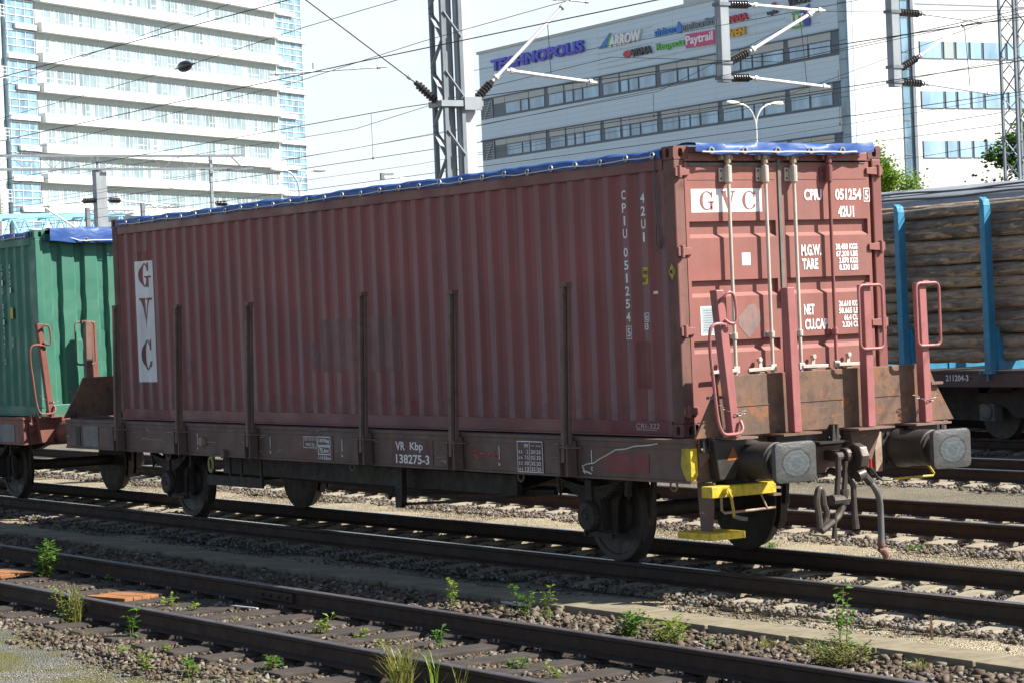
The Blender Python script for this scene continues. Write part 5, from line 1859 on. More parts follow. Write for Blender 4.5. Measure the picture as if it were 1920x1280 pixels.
# yellow end corner of the sill
mb = MB()
mb.prism([(0.31, 1.02), (0.33, 1.165), (0.452, 1.165), (0.452, 0.875), (0.40, 0.87), (0.34, 0.94)], 'y', -1.504, -1.5015)
mb.prism([(-1.5035, 1.165), (-1.43, 1.165), (-1.43, 0.93), (-1.46, 0.885), (-1.5035, 0.875)], 'x', 0.4515, 0.454)
mb.build('yellow_corner', M['yellow'], RW)['label'] = 'yellow painted corner of the sill'
mb = MB()
mb.prism([(-1.13, 1.165), (-1.20, 1.045), (-1.065, 1.045)], 'x', 0.5755, 0.578)
mb.build('warning_triangle', weathered('rusted_orange_triangle', (0.42, 0.14, 0.02), (0.25, 0.08, 0.02), dirt_amt=0.3, scale=6), RW)
# yellow steps and the drawn-out handle at the near corner
mb = MB()
mb.box(0.55, 0.70, -1.475, -0.765, 0.74, 0.838)
sb = mb.build('step_box', M['yellow'], RW, bevel=0.006)
mb = MB()
mb.cyl((0.70, -1.335, 0.795), (0.76, -1.335, 0.795), 0.028, 10)
mb.tube([(0.75, -1.34, 0.80), (0.76, -1.315, 0.75), (0.76, -1.30, 0.65), (0.76, -1.29, 0.57)], 0.014, 8)
mb.mi = 1
mb.tube([(0.76, -1.29, 0.575), (0.78, -1.235, 0.555), (0.80, -1.18, 0.545)], 0.018, 8)
mb.build('brake_handle', [M['yellow'], M['hose']], sb, smooth=True)
mb = MB()
mb.tube([(0.60, -1.30, 0.735), (0.60, -1.30, 0.62), (0.60, -1.27, 0.595), (0.60, -0.80, 0.60), (0.62, -0.72, 0.605)], 0.012, 8)
mb.tube([(0.60, -0.86, 0.735), (0.61, -0.80, 0.60)], 0.009, 6)
mb.build('step_rail', M['galv_dark'], sb, smooth=True)
mb = MB()
for z in (0.72, 0.78, 0.83):
    mb.box(0.58, 0.66, -0.765, -0.68, z - 0.01, z + 0.01)
mb.build('step_bracket', M['stake'], sb)
mb = MB()
mb.box(0.22, 0.70, -1.50, -1.488, 0.375, 0.435)
mb.box(0.22, 0.70, -1.142, -1.13, 0.375, 0.435)
mb.box(0.22, 0.232, -1.488, -1.142, 0.375, 0.435)
mb.box(0.688, 0.70, -1.488, -1.142, 0.375, 0.435)
for k in range(9):
    y = -1.465 + 0.038 * k
    mb.box(0.232, 0.688, y - 0.004, y + 0.004, 0.40, 0.434)
for k in range(5):
    x = 0.31 + 0.075 * k
    mb.box(x - 0.004, x + 0.004, -1.488, -1.142, 0.385, 0.399)
st = mb.build('foot_step', M['yellow'], RW)
mb = MB()
mb.prism([(0.34, 0.86), (0.58, 0.86), (0.52, 0.436), (0.37, 0.436)], 'y', -1.36, -1.34)
mb.build('step_hanger', M['wagon'], st)
# brake rigging, release ring, brackets under the sill
mb = MB()
mb.prism([(-4.98, 0.858), (-4.80, 0.858), (-4.82, 0.46), (-4.86, 0.41), (-4.95, 0.41), (-4.96, 0.5)], 'y', -1.33, -1.27)
mb.tube([(-4.9, -1.26, 0.44), (-4.0, -1.12, 0.50), (-2.8, -1.0, 0.60)], 0.016, 6)
mb.tube([(-4.99, -1.33, 0.62), (-4.99, -1.36, 0.55), (-5.05, -1.34, 0.50)], 0.02, 6)
mb.build('brake_lever', M['under'], RW)
mb = MB()
mb.tube([(-9.6, -1.0, 0.66), (-7.5, -1.0, 0.60), (-5.0, -1.0, 0.55), (-2.4, -1.0, 0.64)], 0.03, 6)
mb.tube([(-9.6, 0.3, 0.50), (-2.5, 0.3, 0.50)], 0.035, 6)
mb.cyl((-6.9, 0.0, 0.70), (-6.1, 0.0, 0.70), 0.20, 18)
mb.bar((-9.4, -1.1, 0.72), (-2.9, -1.1, 0.70), 0.06, 0.20)
mb.build('brake_rigging', M['under'], RW)
mb = MB()
for x in (-8.75, -8.45, -7.95):
    mb.bar((x, -1.36, 0.86), (x, -1.36, 0.58), 0.035, 0.02)
mb.box(-9.35, -7.92, -1.375, -1.345, 0.50, 0.62)
mb.build('brake_bracket', M['under'], RW)
mb = MB()
mb.tube([(-8.93 + 0.055 * math.cos(2 * math.pi * k / 14), -1.52, 0.76 + 0.085 * math.sin(2 * math.pi * k / 14)) for k in range(14)], 0.017, 8, closed=True)
mb.tube([(-8.90, -1.52, 0.84), (-8.88, -1.48, 0.87)], 0.015, 6)
mb.build('release_ring', weathered('faded_yellow_ring', (0.34, 0.31, 0.12), dirt_amt=0.5), RW, smooth=True)
for x in (-10.2, -5.6, -2.3, 0.15):
    mb = MB()
    mb.tube([(x + 0.05 * math.cos(2 * math.pi * k / 12), -1.47, 0.83 + 0.045 * math.sin(2 * math.pi * k / 12)) for k in range(12)], 0.010, 6, closed=True)
    mb.build('lashing_ring', M['stake'], RW, smooth=True)
mb = MB()
mb.box(-15.75, -15.12, -1.5062, -1.5012, 0.89, 1.14)
mb.build('notice_plate', M['slate'], GW)

# ------------------------------------------------------------------ log wagon and covered wagon behind
LW = thing('log_wagon', 'brown log wagon number 211204-3 with tall light blue bunks', 'wagon', (-12.5, T4, 0), 'wagons on the farther tracks')
NY = 13.55
mb = MB()
mb.box(-24, -3.5, NY, NY + 0.08, 0.90, 1.135)
mb.box(-24, -3.5, NY - 0.02, NY + 0.12, 1.1355, 1.165)
mb.box(-24, -3.5, 2 * T4 - NY - 0.08, 2 * T4 - NY, 0.90, 1.165)
mb.build('side_sill', M['log_wagon'], LW, bevel=0.006)
mb = MB()
mb.box(-24, -3.5, NY + 0.10, 2 * T4 - NY - 0.09, 1.02, 1.13)
mb.build('deck', M['under'], LW)
mb = MB()
for x in (-11.95, -10.6, -9.2):
    mb.box(x - 0.10, x + 0.10, NY - 0.004, NY - 0.001, 1.03, 1.06)
mb.build('sill_slot', M['black'], LW)
mb = MB()
lettering(mb, '211204-3', -12.46, -11.93, 1.0, 1.10, lambda u, v, w: (u, NY - 0.006, v), 0.02)
mb.build('lettering', M['white_dull'], LW)['label'] = 'white wagon number 211204-3'
for x in (-17.5, -15.5, -13.48, -11.45, -9.4):
    b = MB()
    h = 3.92
    for sg, yy in ((1, NY - 0.03), (-1, 2 * T4 - NY + 0.03)):
        y0, y1 = sorted((yy, yy + sg * 0.15))
        # tapered upright
        vs = [(x - 0.075, y0, 1.17), (x + 0.065, y0, 1.17), (x + 0.065, y1, 1.17), (x - 0.075, y1, 1.17), (x - 0.065, y0, h - 0.12), (x + 0.045, y0, h - 0.12), (x + 0.045, y1, h - 0.12), (x - 0.065, y1, h - 0.12)]
        b.add(vs, [(0, 3, 2, 1), (0, 1, 5, 4), (1, 2, 6, 5), (2, 3, 7, 6), (3, 0, 4, 7)])
        b.prism([(x - 0.065, h - 0.12), (x + 0.045, h - 0.12), (x + 0.02, h - 0.02), (x - 0.055, h + 0.03)], 'y', y0, y1)
        # curved knee towards the bolster
        pts = [(yy + sg * 0.15, 1.17), (yy + sg * 0.95, 1.17), (yy + sg * 0.95, 1.30)]
        for k in range(9):
            a = R(90 * k / 8)
            pts.append((yy + sg * (0.72 - 0.52 * math.sin(a)), 1.30 + 0.55 * (1 - math.cos(a))))
        pts.append((yy + sg * 0.15, 1.85))
        b.prism(pts, 'x', x - 0.03, x + 0.10)
    b.box(x - 0.09, x + 0.12, NY + 0.92, 2 * T4 - NY - 0.92, 1.17, 1.30)
    bo = b.build('bunk', M['blue_steel'], LW, bevel=0.008)
    b = MB()
    b.box(x - 0.17, x + 0.17, NY - 0.06, NY + 0.02, 1.115, 1.168)
    for k in (-1, 1):
        b.cyl((x + k * 0.13, NY - 0.085, 1.14), (x + k * 0.13, NY - 0.06, 1.14), 0.025, 6)
    b.cyl((x, NY - 0.04, 1.115), (x, NY - 0.04, 1.0), 0.018, 6)
    b.build('bunk_foot', M['blue_steel'], bo)
for bx_ in (-11.1, -20):
    for wx in (-0.95, 0.95):
        mb = MB()
        mb.cyl((bx_ + wx, T4 - 0.74, 0.46), (bx_ + wx, T4 + 0.74, 0.46), 0.08, 12)
        for sg in (-1, 1):
            mb.lathe([(0.09, 0.72), (0.46, 0.72), (0.48, 0.735), (0.46, 0.76), (0.455, 0.84), (0.39, 0.84), (0.2, 0.80), (0.09, 0.83)], (bx_ + wx, T4, 0.46), (0, sg, 0), 32)
        mb.build('wheelset', M['wheel'], LW, smooth=True, ang=30)
        mb = MB()
        mb.box(bx_ + wx - 0.17, bx_ + wx + 0.17, T4 - 1.16, T4 - 0.98, 0.33, 0.60)
        mb.lathe([(0.13, 1.16), (0.13, 1.19), (0.08, 1.21), (0.03, 1.21)], (bx_ + wx, T4, 0.47), (0, -1, 0), 16)
        mb.build('axle_box', M['hose'], LW)
    mb = MB()
    mb.prism([(bx_ - 1.3, 0.62), (bx_ - 1.2, 0.78), (bx_ - 0.5, 0.78), (bx_ - 0.3, 0.86), (bx_ + 0.3, 0.86), (bx_ + 0.5, 0.78), (bx_ + 1.2, 0.78), (bx_ + 1.3, 0.62), (bx_ + 0.6, 0.55), (bx_ + 0.4, 0.38), (bx_ - 0.4, 0.38), (bx_ - 0.6, 0.55)], 'y', T4 - 1.08, T4 - 0.96)
    mb.build('bogie_frame', M['under'], LW)

mb = MB()
mb.box(-18.6, -12.7, 14.5, 15.9, 0.30, 1.0)
mb.box(-24, -3.5, 14.85, 15.55, 0.72, 1.015)
mb.build('underframe', M['under'], LW)

# logs: every visible one is its own thing
zl = [1.43, 1.64, 1.86, 2.03, 2.24, 2.42, 2.60, 2.80, 2.99, 3.20, 3.42, 3.60, 3.76]
lr = [0.12, 0.11, 0.11, 0.085, 0.105, 0.085, 0.095, 0.105, 0.095, 0.125, 0.115, 0.085, 0.085]
logs = []
for i, (z, r) in enumerate(zip(zl, lr)):
    logs.append((NY + 0.15 + 0.05 + r + rng.uniform(0, 0.03), z, r))
for i, z in enumerate(zl[:-1]):
    logs.append((NY + 0.55 + rng.uniform(-0.03, 0.03), z + 0.1, 0.125))
for (y, z, r) in ((NY + 0.50, 3.80, 0.09), (NY + 0.78, 3.82, 0.10), (NY + 1.1, 3.82, 0.10), (NY + 1.4, 3.80, 0.10), (NY + 0.95, 3.62, 0.12), (NY + 1.25, 3.62, 0.12), (NY + 1.6, 3.66, 0.12)):
    logs.append((y, z, r))
nlog = ['lowest', 'second', 'third', 'fourth', 'fifth', 'sixth', 'seventh', 'eighth', 'ninth', 'tenth', 'eleventh', 'twelfth', 'top']
for i, (y, z, r) in enumerate(logs):
    mb = MB()
    n = 60
    pts, rs = [], []
    tp = rng.uniform(-0.006, 0.006)
    sl_ = rng.uniform(-0.012, 0.012)
    ph = rng.uniform(0, 6)
    xa, xb = -18.6 + rng.uniform(-0.2, 0.2), -7.4 + rng.uniform(-0.3, 0.3)
    for k in range(n + 1):
        x = xa + (xb - xa) * k / n
        pts.append((x, y + 0.012 * math.sin(x * 0.9 + ph), z + sl_ * (x + 12) + 0.022 * math.sin(x * 0.7 + ph)))
        rs.append(r * (1 + 0.05 * math.sin(x * 3.1 + ph) + 0.05 * math.sin(x * 7.3 + ph * 2) + rng.uniform(-0.04, 0.04)) + tp * (x + 12) * 0.9)
    mb.tube(pts, rs, 14)
    if i < 13:
        lab = 'bark covered log, %s one up the near face of the log load' % nlog[i]
    elif i < 25:
        lab = 'bark covered log lying behind the front row of the log load'
    else:
        lab = 'bark covered log on the crown of the log load'
    tag(mb.build('log', M['bark'], smooth=True), lab, 'log', 'logs loaded on the log wagon')

CW = thing('covered_wagon', 'grey covered wagon whose roof shows above the logs', 'wagon', (-15, T5, 0), 'wagons on the farther tracks')
mb = MB()
mb.box(-29, -5, T5 - 1.4, T5 + 1.4, 1.1, 4.08)
mb.build('body', M['grey_roof'], CW)
mb = MB()
sec = [(T5 - 1.50, 4.05)] + [(T5 - 1.50 * math.cos(R(180 * k / 12)), 4.10 + 0.45 * math.sin(R(180 * k / 12))) for k in range(13)] + [(T5 + 1.50, 4.05)]
mb.prism(sec, 'x', -29.1, -4.9)
mb.build('roof', M['grey_roof'], CW, smooth=True)
mb = MB()
for a in (22, 42):
    c = (T5 - 1.50 * math.cos(R(a)), 4.10 + 0.45 * math.sin(R(a)) + 0.01)
    mb.tube([(x, c[0] - 0.02, c[1] + 0.02 * math.sin(x * 1.9)) for x in np.arange(-29, -4.9, 0.7)], 0.022, 6)
mb.build('roof_seam', M['hose'], CW)
mb = MB()
for x in (-23, -21, -10, -8):
    for sg in (-1, 1):
        mb.lathe([(0.09, 0.72), (0.46, 0.72), (0.48, 0.735), (0.46, 0.76), (0.455, 0.84), (0.09, 0.83)], (x, T5, 0.46), (0, sg, 0), 24)
mb.box(-28, -6, T5 - 1.2, T5 + 1.2, 0.25, 1.09)
mb.build('running_gear', M['under'], CW)

# ------------------------------------------------------------------ overhead line equipment
PX = -18.0
t = thing('lattice_mast', 'tall overhead line mast pairing a dark lattice with a pale smooth column', 'mast', (PX, 7.8, -0.23))
mb = MB()
y0, y1, x0, x1 = 7.46, 7.80, PX - 0.17, PX + 0.17
for (x, y) in ((x0, y0), (x0, y1), (x1, y0), (x1, y1)):
    mb.bar((x, y, -0.23), (x, y, 9.6), 0.07, 0.07)
mb.box(PX - 0.06, PX + 0.06, 7.57, 7.69, -0.2, 9.5)
mb.mi = 1
z = 0.1
k = 0
while z < 9.0:
    mb.bar((x1 + 0.03, y0, z + 0.42), (x1 + 0.03, y1, z), 0.02, 0.07, (1, 0, 0))
    mb.bar((x0, y0, z + 0.42), (x0, y1, z), 0.02, 0.07, (1, 0, 0))
    mb.bar((x1, y0 - 0.03, z), (x0, y0 - 0.03, z + 0.42), 0.02, 0.06, (0, 1, 0))
    mb.bar((x0, y0 - 0.03, z + 0.5), (x1, y0 - 0.03, z + 0.92), 0.02, 0.06, (0, 1, 0))
    z += 1.0
    k += 1
mb.build('lattice', [M['mast_dark'], M['mast']], t)
mb = MB()
mb.box(PX - 0.10, PX + 0.10, 7.835, 8.10, -0.23, 9.6)
mb.build('column', M['post_pale'], t, bevel=0.01)
mb = MB()
mb.box(PX - 0.2, PX + 0.23, 7.35, 8.18, 5.92, 6.02)
mb.box(PX + 0.18, PX + 0.25, 7.80, 8.14, 5.86, 6.08)
mb.build('clamp_collar', M['mast'], t)


def insulator(mb, p, q, r=0.075, n=7):
    p, q = Vector(p), Vector(q)
    L = (q - p).length
    prof = [(0.03, 0.0), (0.045, 0.02), (0.045, 0.10 * L)]
    for i in range(n):
        a = 0.12 * L + 0.76 * L * i / n
        w = 0.76 * L / n
        prof += [(r * 0.55, a), (r, a + 0.30 * w), (r, a + 0.55 * w), (r * 0.55, a + 0.9 * w)]
    prof += [(0.045, 0.90 * L), (0.045, 0.98 * L), (0.03, L)]
    mb.lathe(prof, p, q - p, 14)


def cantilever(name, label, ya, members, stays=()):
    """members: (root, insulator end, tip, tube radius) given as (y, z) in the plane of the portal"""
    t = thing(name, label, 'bracket', (PX, ya, members[0][0][1]), 'overhead line brackets')
    for (a, b, c, r) in members:
        if b is not None:
            mb = MB()
            insulator(mb, (PX, a[0], a[1]), (PX, b[0], b[1]))
            mb.build('insulator', M['insul'], t, smooth=True, ang=50)
            a = b
        mb = MB()
        mb.cyl((PX, a[0], a[1]), (PX, c[0], c[1]), r, 10)
        d = (Vector((PX, c[0], c[1])) - Vector((PX, a[0], a[1]))).normalized()
        for kk in (0.05, 0.93):
            p = Vector((PX, a[0], a[1])).lerp(Vector((PX, c[0], c[1])), kk)
            mb.cyl(p - d * 0.03, p + d * 0.03, r * 1.8, 8)
        mb.build('tube', M['tubeal'] if r > 0.02 else M['mast'], t, smooth=True)
    for (a, b) in stays:
        mb = MB()
        mb.cyl((PX, a[0], a[1]), (PX, b[0], b[1]), 0.008, 5)
        mb.build('dropper', M['wire'], t)
    return t


cantilever('cantilever', 'dark insulated bracket tube rising to the left from the central mast', 7.45, [((7.42, 5.98), (6.98, 6.34), (4.75, 7.80), 0.019)])
cantilever('cantilever', 'pale bracket tube rising to the right from the central mast, with a drooping side arm', 8.12,
           [((8.12, 6.01), (8.53, 6.38), (10.16, 7.80), 0.032), ((8.83, 6.57), None, (10.70, 6.385), 0.030), ((9.85, 7.83), None, (10.62, 7.80), 0.015)], [((9.75, 6.5), (9.72, 7.4)), ((10.5, 6.38), (10.5, 6.30))])
cantilever('cantilever', 'short registration arm with clamp left of the central mast', 4.3, [((4.27, 6.42), None, (6.44, 6.585), 0.016)], [((5.05, 6.52), (5.05, 6.62))])
for (y, zb, tip, lab) in ((13.56, 6.44, 0, 'left of the two at upper right'), (17.70, 6.42, 1, 'right of the two at upper right')):
    t = thing('drop_post', 'grey hanging steel post, ' + lab, 'post', (PX, y, zb), 'hanging posts of the portal')
    mb = MB()
    mb.box(PX - 0.09, PX + 0.09, y - 0.10, y + 0.10, zb, 9.6)
    mb.build('post', M['mast'], t, bevel=0.01)
    mb = MB()
    for z in (6.52, 6.80, 7.86):
        mb.box(PX - 0.115, PX + 0.115, y - 0.125, y + 0.125, z - 0.03, z + 0.03)
    mb.build('clamp_collar', M['mast_dark'], t)
    if tip == 0:
        mem = [((13.68, 7.86), (14.25, 7.875), (16.0, 7.82), 0.030), ((13.68, 6.80), (14.18, 7.02), (15.75, 7.80), 0.034), ((13.68, 6.52), (14.20, 6.53), (16.05, 6.39), 0.030)]
    else:
        mem = [((17.82, 7.85), (18.45, 7.84), (20.05, 7.72), 0.016), ((17.82, 6.76), (18.33, 7.01), (19.62, 7.70), 0.026), ((17.82, 6.52), (18.45, 6.49), (20.25, 6.31), 0.017)]
    cantilever('cantilever', 'triangular insulated bracket carried by the ' + ('left' if tip == 0 else 'right') + ' hanging post', y, mem, [((y + 1.95, 6.45), (y + 1.85, 7.78))])
t = thing('portal_beam', 'steel lattice portal beam over the farther tracks', 'beam', (PX, 14.0, 9.6))
mb = MB()
for dz in (0, 0.6):
    for dx in (-0.25, 0.25):
        mb.bar((PX + dx, 7.4, 9.6 + dz), (PX + dx, 24.5, 9.6 + dz), 0.08, 0.08)
for k in range(28):
    mb.bar((PX + 0.25, 7.4 + 0.61 * k, 9.6 + 0.6 * (k % 2)), (PX + 0.25, 8.01 + 0.61 * k, 9.6 + 0.6 * ((k + 1) % 2)), 0.04, 0.04, (1, 0, 0))
mb.build('lattice', M['mast_dark'], t)
t = thing('lattice_mast', 'slim grey lattice mast before the white building at the right edge', 'mast', (PX, 20.95, -0.23))
mb = MB()
y0, y1, x0, x1 = 20.70, 21.18, PX - 0.2, PX + 0.2
for (x, y) in ((x0, y0), (x0, y1), (x1, y0), (x1, y1)):
    mb.bar((x, y, -0.23), (x, y, 9.6), 0.05, 0.05)
z, k = 0.0, 0
while z < 9.2:
    a, b = (y0, y1) if k % 2 else (y1, y0)
    mb.bar((x1, a, z), (x1, b, z + 0.42), 0.012, 0.030, (1, 0, 0))
    mb.bar((x0, b, z), (x0, a, z + 0.42), 0.012, 0.030, (1, 0, 0))
    a, b = (x0, x1) if k % 2 else (x1, x0)
    mb.bar((a, y0, z), (b, y0, z + 0.42), 0.030, 0.012)
    mb.bar((b, y1, z), (a, y1, z + 0.42), 0.030, 0.012)
    z += 0.42
    k += 1
mb.build('lattice', M['mast_dark'], t)

WG = 'overhead wires above the tracks'


def wire(label, y, pts, r=0.010, name='overhead_wire'):
    mb = MB()
    mb.tube([(p[0], y if len(p) == 2 else p[2], p[1]) for p in pts], r * 0.72, 6)
    return tag(mb.build(name, M['wire']), label, 'wire', WG)


wire('strong dark wire crossing the top of the white tower', 4.7, [(-95, 7.9), (-60, 7.75), (-31, 7.68), (-18, 7.65), (2, 7.7)], 0.013)
wire('sagging carrier wire that meets the strong wire on the tower at left', 4.75, [(-45, 7.25), (-31, 7.5), (-20, 7.88), (-17.9, 7.98), (-8, 7.9), (2, 7.95)], 0.008)
wire('contact wire passing under the registration arm left of the central mast', 4.7, [(-95, 6.4), (-31, 6.38), (-16, 6.4), (-8, 6.36), (6, 6.35)], 0.012)
wire('thin wire just below the contact wire across the tower', 4.72, [(-60, 5.9), (-29, 6.1), (-18, 6.3), (-14, 6.5), (-10, 6.62), (0, 6.8)], 0.007)
wire('thin wire carrying a dark egg shaped insulator in front of the tower', 0.0, [(-30, 5.6), (-17, 5.78), (-12.3, 5.86), (-9, 5.98), (2, 6.2)], 0.006)
ti = thing('wire_insulator', 'dark egg shaped insulator hanging in a wire before the tower', 'insulator', (-12.32, 0, 5.80))
mb = MB()
mb.lathe([(0.010, -0.3), (0.018, -0.2), (0.035, -0.17), (0.066, -0.10), (0.076, -0.03), (0.072, 0.05), (0.056, 0.11), (0.036, 0.15), (0.016, 0.2), (0.010, 0.3)], (-12.32, 0.0, 5.862), (1, 0, 0.02), 18)
mb.build('insulator_body', M['insul'], ti, smooth=True)
wire('contact wire above the empty track behind the log wagon bracket', 10.3, [(-95, 6.5), (-45, 6.5), (-24, 6.5), (-13, 6.28), (-7, 6.2), (4, 6.2)], 0.012)
wire('carrier wire crossing the company signs on the grey building', 10.35, [(-60, 6.45), (-26, 6.25), (-21, 6.6), (-17, 6.72), (-12.5, 6.15), (-7, 6.32), (3, 6.7)], 0.008)
wire('wire crossing between the two window rows of the grey building', 10.25, [(-60, 5.6), (-22, 5.88), (-16, 6.02), (-5, 6.3)], 0.007)
wire('contact wire under the left hanging bracket', 15.72, [(-95, 6.35), (-36, 6.3), (-20, 6.3), (-13, 6.3), (0, 6.3)], 0.012)
wire('carrier wire sagging above the left hanging bracket contact wire', 15.8, [(-60, 6.6), (-36, 6.62), (-30, 6.7), (-23, 6.8), (-18, 7.8), (-13, 7.2), (-5, 7.0)], 0.008)
wire('thin wire near the second window row of the white building', 15.6, [(-30, 6.0), (-17, 6.2), (-14, 6.3), (-4, 6.6)], 0.007)
wire('contact wire under the right hanging bracket', 20.0, [(-95, 6.3), (-44, 6.22), (-25, 6.22), (-17, 6.26), (-5, 6.26)], 0.012)
wire('wire slightly above the right contact wire', 20.1, [(-95, 6.6), (-44, 6.52), (-40, 6.52), (-24, 6.9), (-18, 7.72), (-12, 7.3)], 0.008)
wire('thin wire low across the white building, above the trees', 20.0, [(-40, 5.8), (-25, 6.0), (-17, 6.2), (-8, 6.4)], 0.007)
wire('far contact wire low across the white building', 25.0, [(-100, 6.2), (-27.6, 6.3), (-22.4, 6.42), (-10, 6.6)], 0.011)
wire('second far contact wire low across the white building', 28.0, [(-100, 6.3), (-31, 6.38), (-25.5, 6.43), (-12, 6.5)], 0.011)
wire('lowest far wire across the white building', 32.0, [(-110, 6.1), (-33, 6.2), (-30, 6.32), (-14, 6.7)], 0.011)
wire('uppermost wire over the corner of the grey building', 10.3, [(-22, 6.95), (-11, 6.87), (-10.5, 6.87), (2, 6.8)], 0.007)
for i, (x, y, za, zb, lab) in enumerate(((-34.6, 15.7, 6.3, 7.4, 'left of the central mast'), (-23.1, 15.72, 6.3, 6.76, 'on the grey building below the signs'),
                                         (-22.36, 20.05, 6.1, 7.25, 'between the right bracket and the white building windows'), (-14.0, 10.3, 6.3, 7.3, 'near the L and T sign'))):
    mb = MB()
    mb.cyl((x, y, za), (x, y, zb), 0.006, 5)
    mb.cyl((x, y, za - 0.03), (x, y, za + 0.03), 0.02, 6)
    tag(mb.build('dropper_wire', M['wire']), 'thin vertical dropper wire ' + lab, 'wire', 'dropper wires between overhead wires')

# far portal at left
t = thing('catenary_portal', 'distant overhead line portal with truss beam, mast and hanging post in front of the tower', 'portal', (-75, 27, 0))
mb = MB()
mb.box(-75.2, -74.8, 26.05, 26.2, 0, 8.85)
mb.box(-75.1, -74.9, 26.22, 26.55, 0, 8.83)
mb.build('mast', M['mast'], t)
mb = MB()
for z in (8.88, 9.42):
    for dx in (-0.25, 0.25):
        mb.bar((-75 + dx, 18.0, z), (-75 + dx, 32.7 if z > 9 else 33.1, z), 0.05, 0.07)
for k in range(24):
    mb.bar((-74.75, 18.2 + 0.6 * k, 8.88 + 0.54 * (k % 2)), (-74.75, 18.8 + 0.6 * k, 8.88 + 0.54 * ((k + 1) % 2)), 0.022, 0.022, (1, 0, 0))
mb.bar((-75, 32.2, 9.42), (-75, 32.75, 8.9), 0.05, 0.05, (1, 0, 0))
mb.bar((-75, 26.2, 8.85), (-75, 26.2, 9.42), 0.06, 0.06)
mb.build('beam', M['mast_dark'], t)
mb = MB()
mb.box(-75.06, -74.94, 31.21, 31.33, 7.2, 9.42)
mb.build('post', M['mast'], t)
for (a, b, c) in (((26.1, 7.62), (25.45, 7.60), (23.4, 7.40)), ((26.6, 7.63), (27.2, 7.60), (29.3, 7.38)), ((31.4, 7.45), (32.0, 7.42), (34.0, 7.3))):
    mb = MB()
    insulator(mb, (-75, a[0], a[1]), (-75, b[0], b[1]), 0.11)
    mb.build('insulator', M['insul'], t, smooth=True)
    mb = MB()
    mb.cyl((-75, b[0], b[1]), (-75, c[0], c[1]), 0.03, 6)
    mb.build('tube', M['tubeal'], t)
mb = MB()
mb.cyl((-75, 23.9, 7.35), (-75, 25.2, 6.5), 0.035, 6)
mb.cyl((-75, 28.8, 7.3), (-75, 28.2, 6.9), 0.035, 6)
mb.build('strut', M['tubeal'], t)
for (y0, y1, z, lab) in ((27.0, 29.1, 7.2, 'left dark boom'), (29.5, 31.2, 7.45, 'right dark boom')):
    t = thing('signal_boom', 'short dark steel boom low before the tower, ' + lab, 'boom', (-78, (y0 + y1) / 2, 0), 'dark steel booms before the tower')
    mb = MB()
    for dz in (0, 0.16):
        mb.bar((-78, y0, z + dz), (-78, y1, z + dz), 0.05, 0.05)
    for k in range(6):
        mb.bar((-78, y0 + (y1 - y0) * k / 6, z + 0.16 * (k % 2)), (-78, y0 + (y1 - y0) * (k + 1) / 6, z + 0.16 * ((k + 1) % 2)), 0.03, 0.03, (1, 0, 0))
    mb.build('boom', M['mast_dark'], t)
    mb = MB()
    mb.box(-78.08, -77.92, y0 - 0.08, y0 + 0.08, 0, z + 0.3)
    mb.build('post', M['mast_dark'], t)
t = thing('cantilever', 'small distant registration arm above the blue tarpaulin, right of the lamp post', 'bracket', (-60, 31, 7.4), 'overhead line brackets')
mb = MB()
mb.box(-60.05, -59.95, 30.66, 30.80, 7.40, 7.66)
mb.bar((-60, 30.8, 7.6), (-60, 31.2, 7.62), 0.05, 0.08)
mb.build('clamp', M['mast_dark'], t)
mb = MB()
mb.cyl((-60, 30.8, 7.52), (-60, 32.5, 7.40), 0.025, 6)
mb.build('tube', M['tubeal'], t)


def street_lamp(x, y, top, lab, sp, arm=1.45):
    t = thing('street_lamp', lab, 'street lamp', (x, y, -0.2), 'double armed street lamps')
    mb = MB()
    mb.tube([(x, y, -0.2), (x, y, top - 1.1)], [0.09, 0.055], 10)
    mb.build('pole', M['lamp'], t, smooth=True)
    for sg in (-1, 1):
        mb = MB()
        pts = [(x, y, top - 1.12)]
        for k in range(1, 8):
            a = R(90 * k / 7)
            pts.append((x, y + sg * arm * 0.62 * (1 - math.cos(a)), top - 1.12 + 1.05 * math.sin(a)))
        mb.tube(pts, 0.045, 8)
        mb.build('arm', M['lamp'], t, smooth=True)
        mb = MB()
        yy = y + sg * arm * 0.60
        mb.lathe([(0.03, 0.0), (0.075, 0.06), (0.11, 0.25), (0.12, 0.55), (0.09, 0.72), (0.03, 0.78)], (x, yy, top - 0.06), (0, sg, 0.06), 14)
        mb.build('lamp_head', M['lamp'], t, smooth=True)


street_lamp(-70, 56.2, 11.45, 'pale double armed street lamp before the grey building', 0)
street_lamp(-90, 43.45, 9.9, 'slim double armed street lamp right of the white tower', 0, 1.3)

# light blue footbridge truss, far left
t = thing('footbridge', 'light blue steel truss footbridge low at the far left', 'bridge', (-100, 33, 0))
mb = MB()
for x in (-101.5, -98.5):
    mb.bar((x, 24, 8.18), (x, 37.9, 8.24), 0.14, 0.22)
    mb.bar((x, 24, 6.0), (x, 37.9, 6.0), 0.14, 0.22)
    for k in range(7):
        y = 25.0 + 1.95 * k
        mb.bar((x, y, 6.0), (x, y + 0.97, 8.2), 0.10, 0.10, (1, 0, 0))
        mb.bar((x, y + 0.97, 8.2), (x, y + 1.95, 6.0), 0.10, 0.10, (1, 0, 0))
for k in range(8):
    mb.bar((-101.5, 25 + 1.9 * k, 8.2), (-98.5, 25 + 1.9 * k, 8.2), 0.1, 0.1)
mb.build('truss', M['steel_blue'], t)
mb = MB()
mb.box(-101.4, -98.6, 24, 37.9, 5.75, 5.95)
mb.build('deck', M['concrete'], t)
mb = MB()
for y in (26, 37):
    mb.box(-100.4, -99.6, y - 0.25, y + 0.25, -0.2, 5.74)
mb.build('pier', M['concrete'], t)

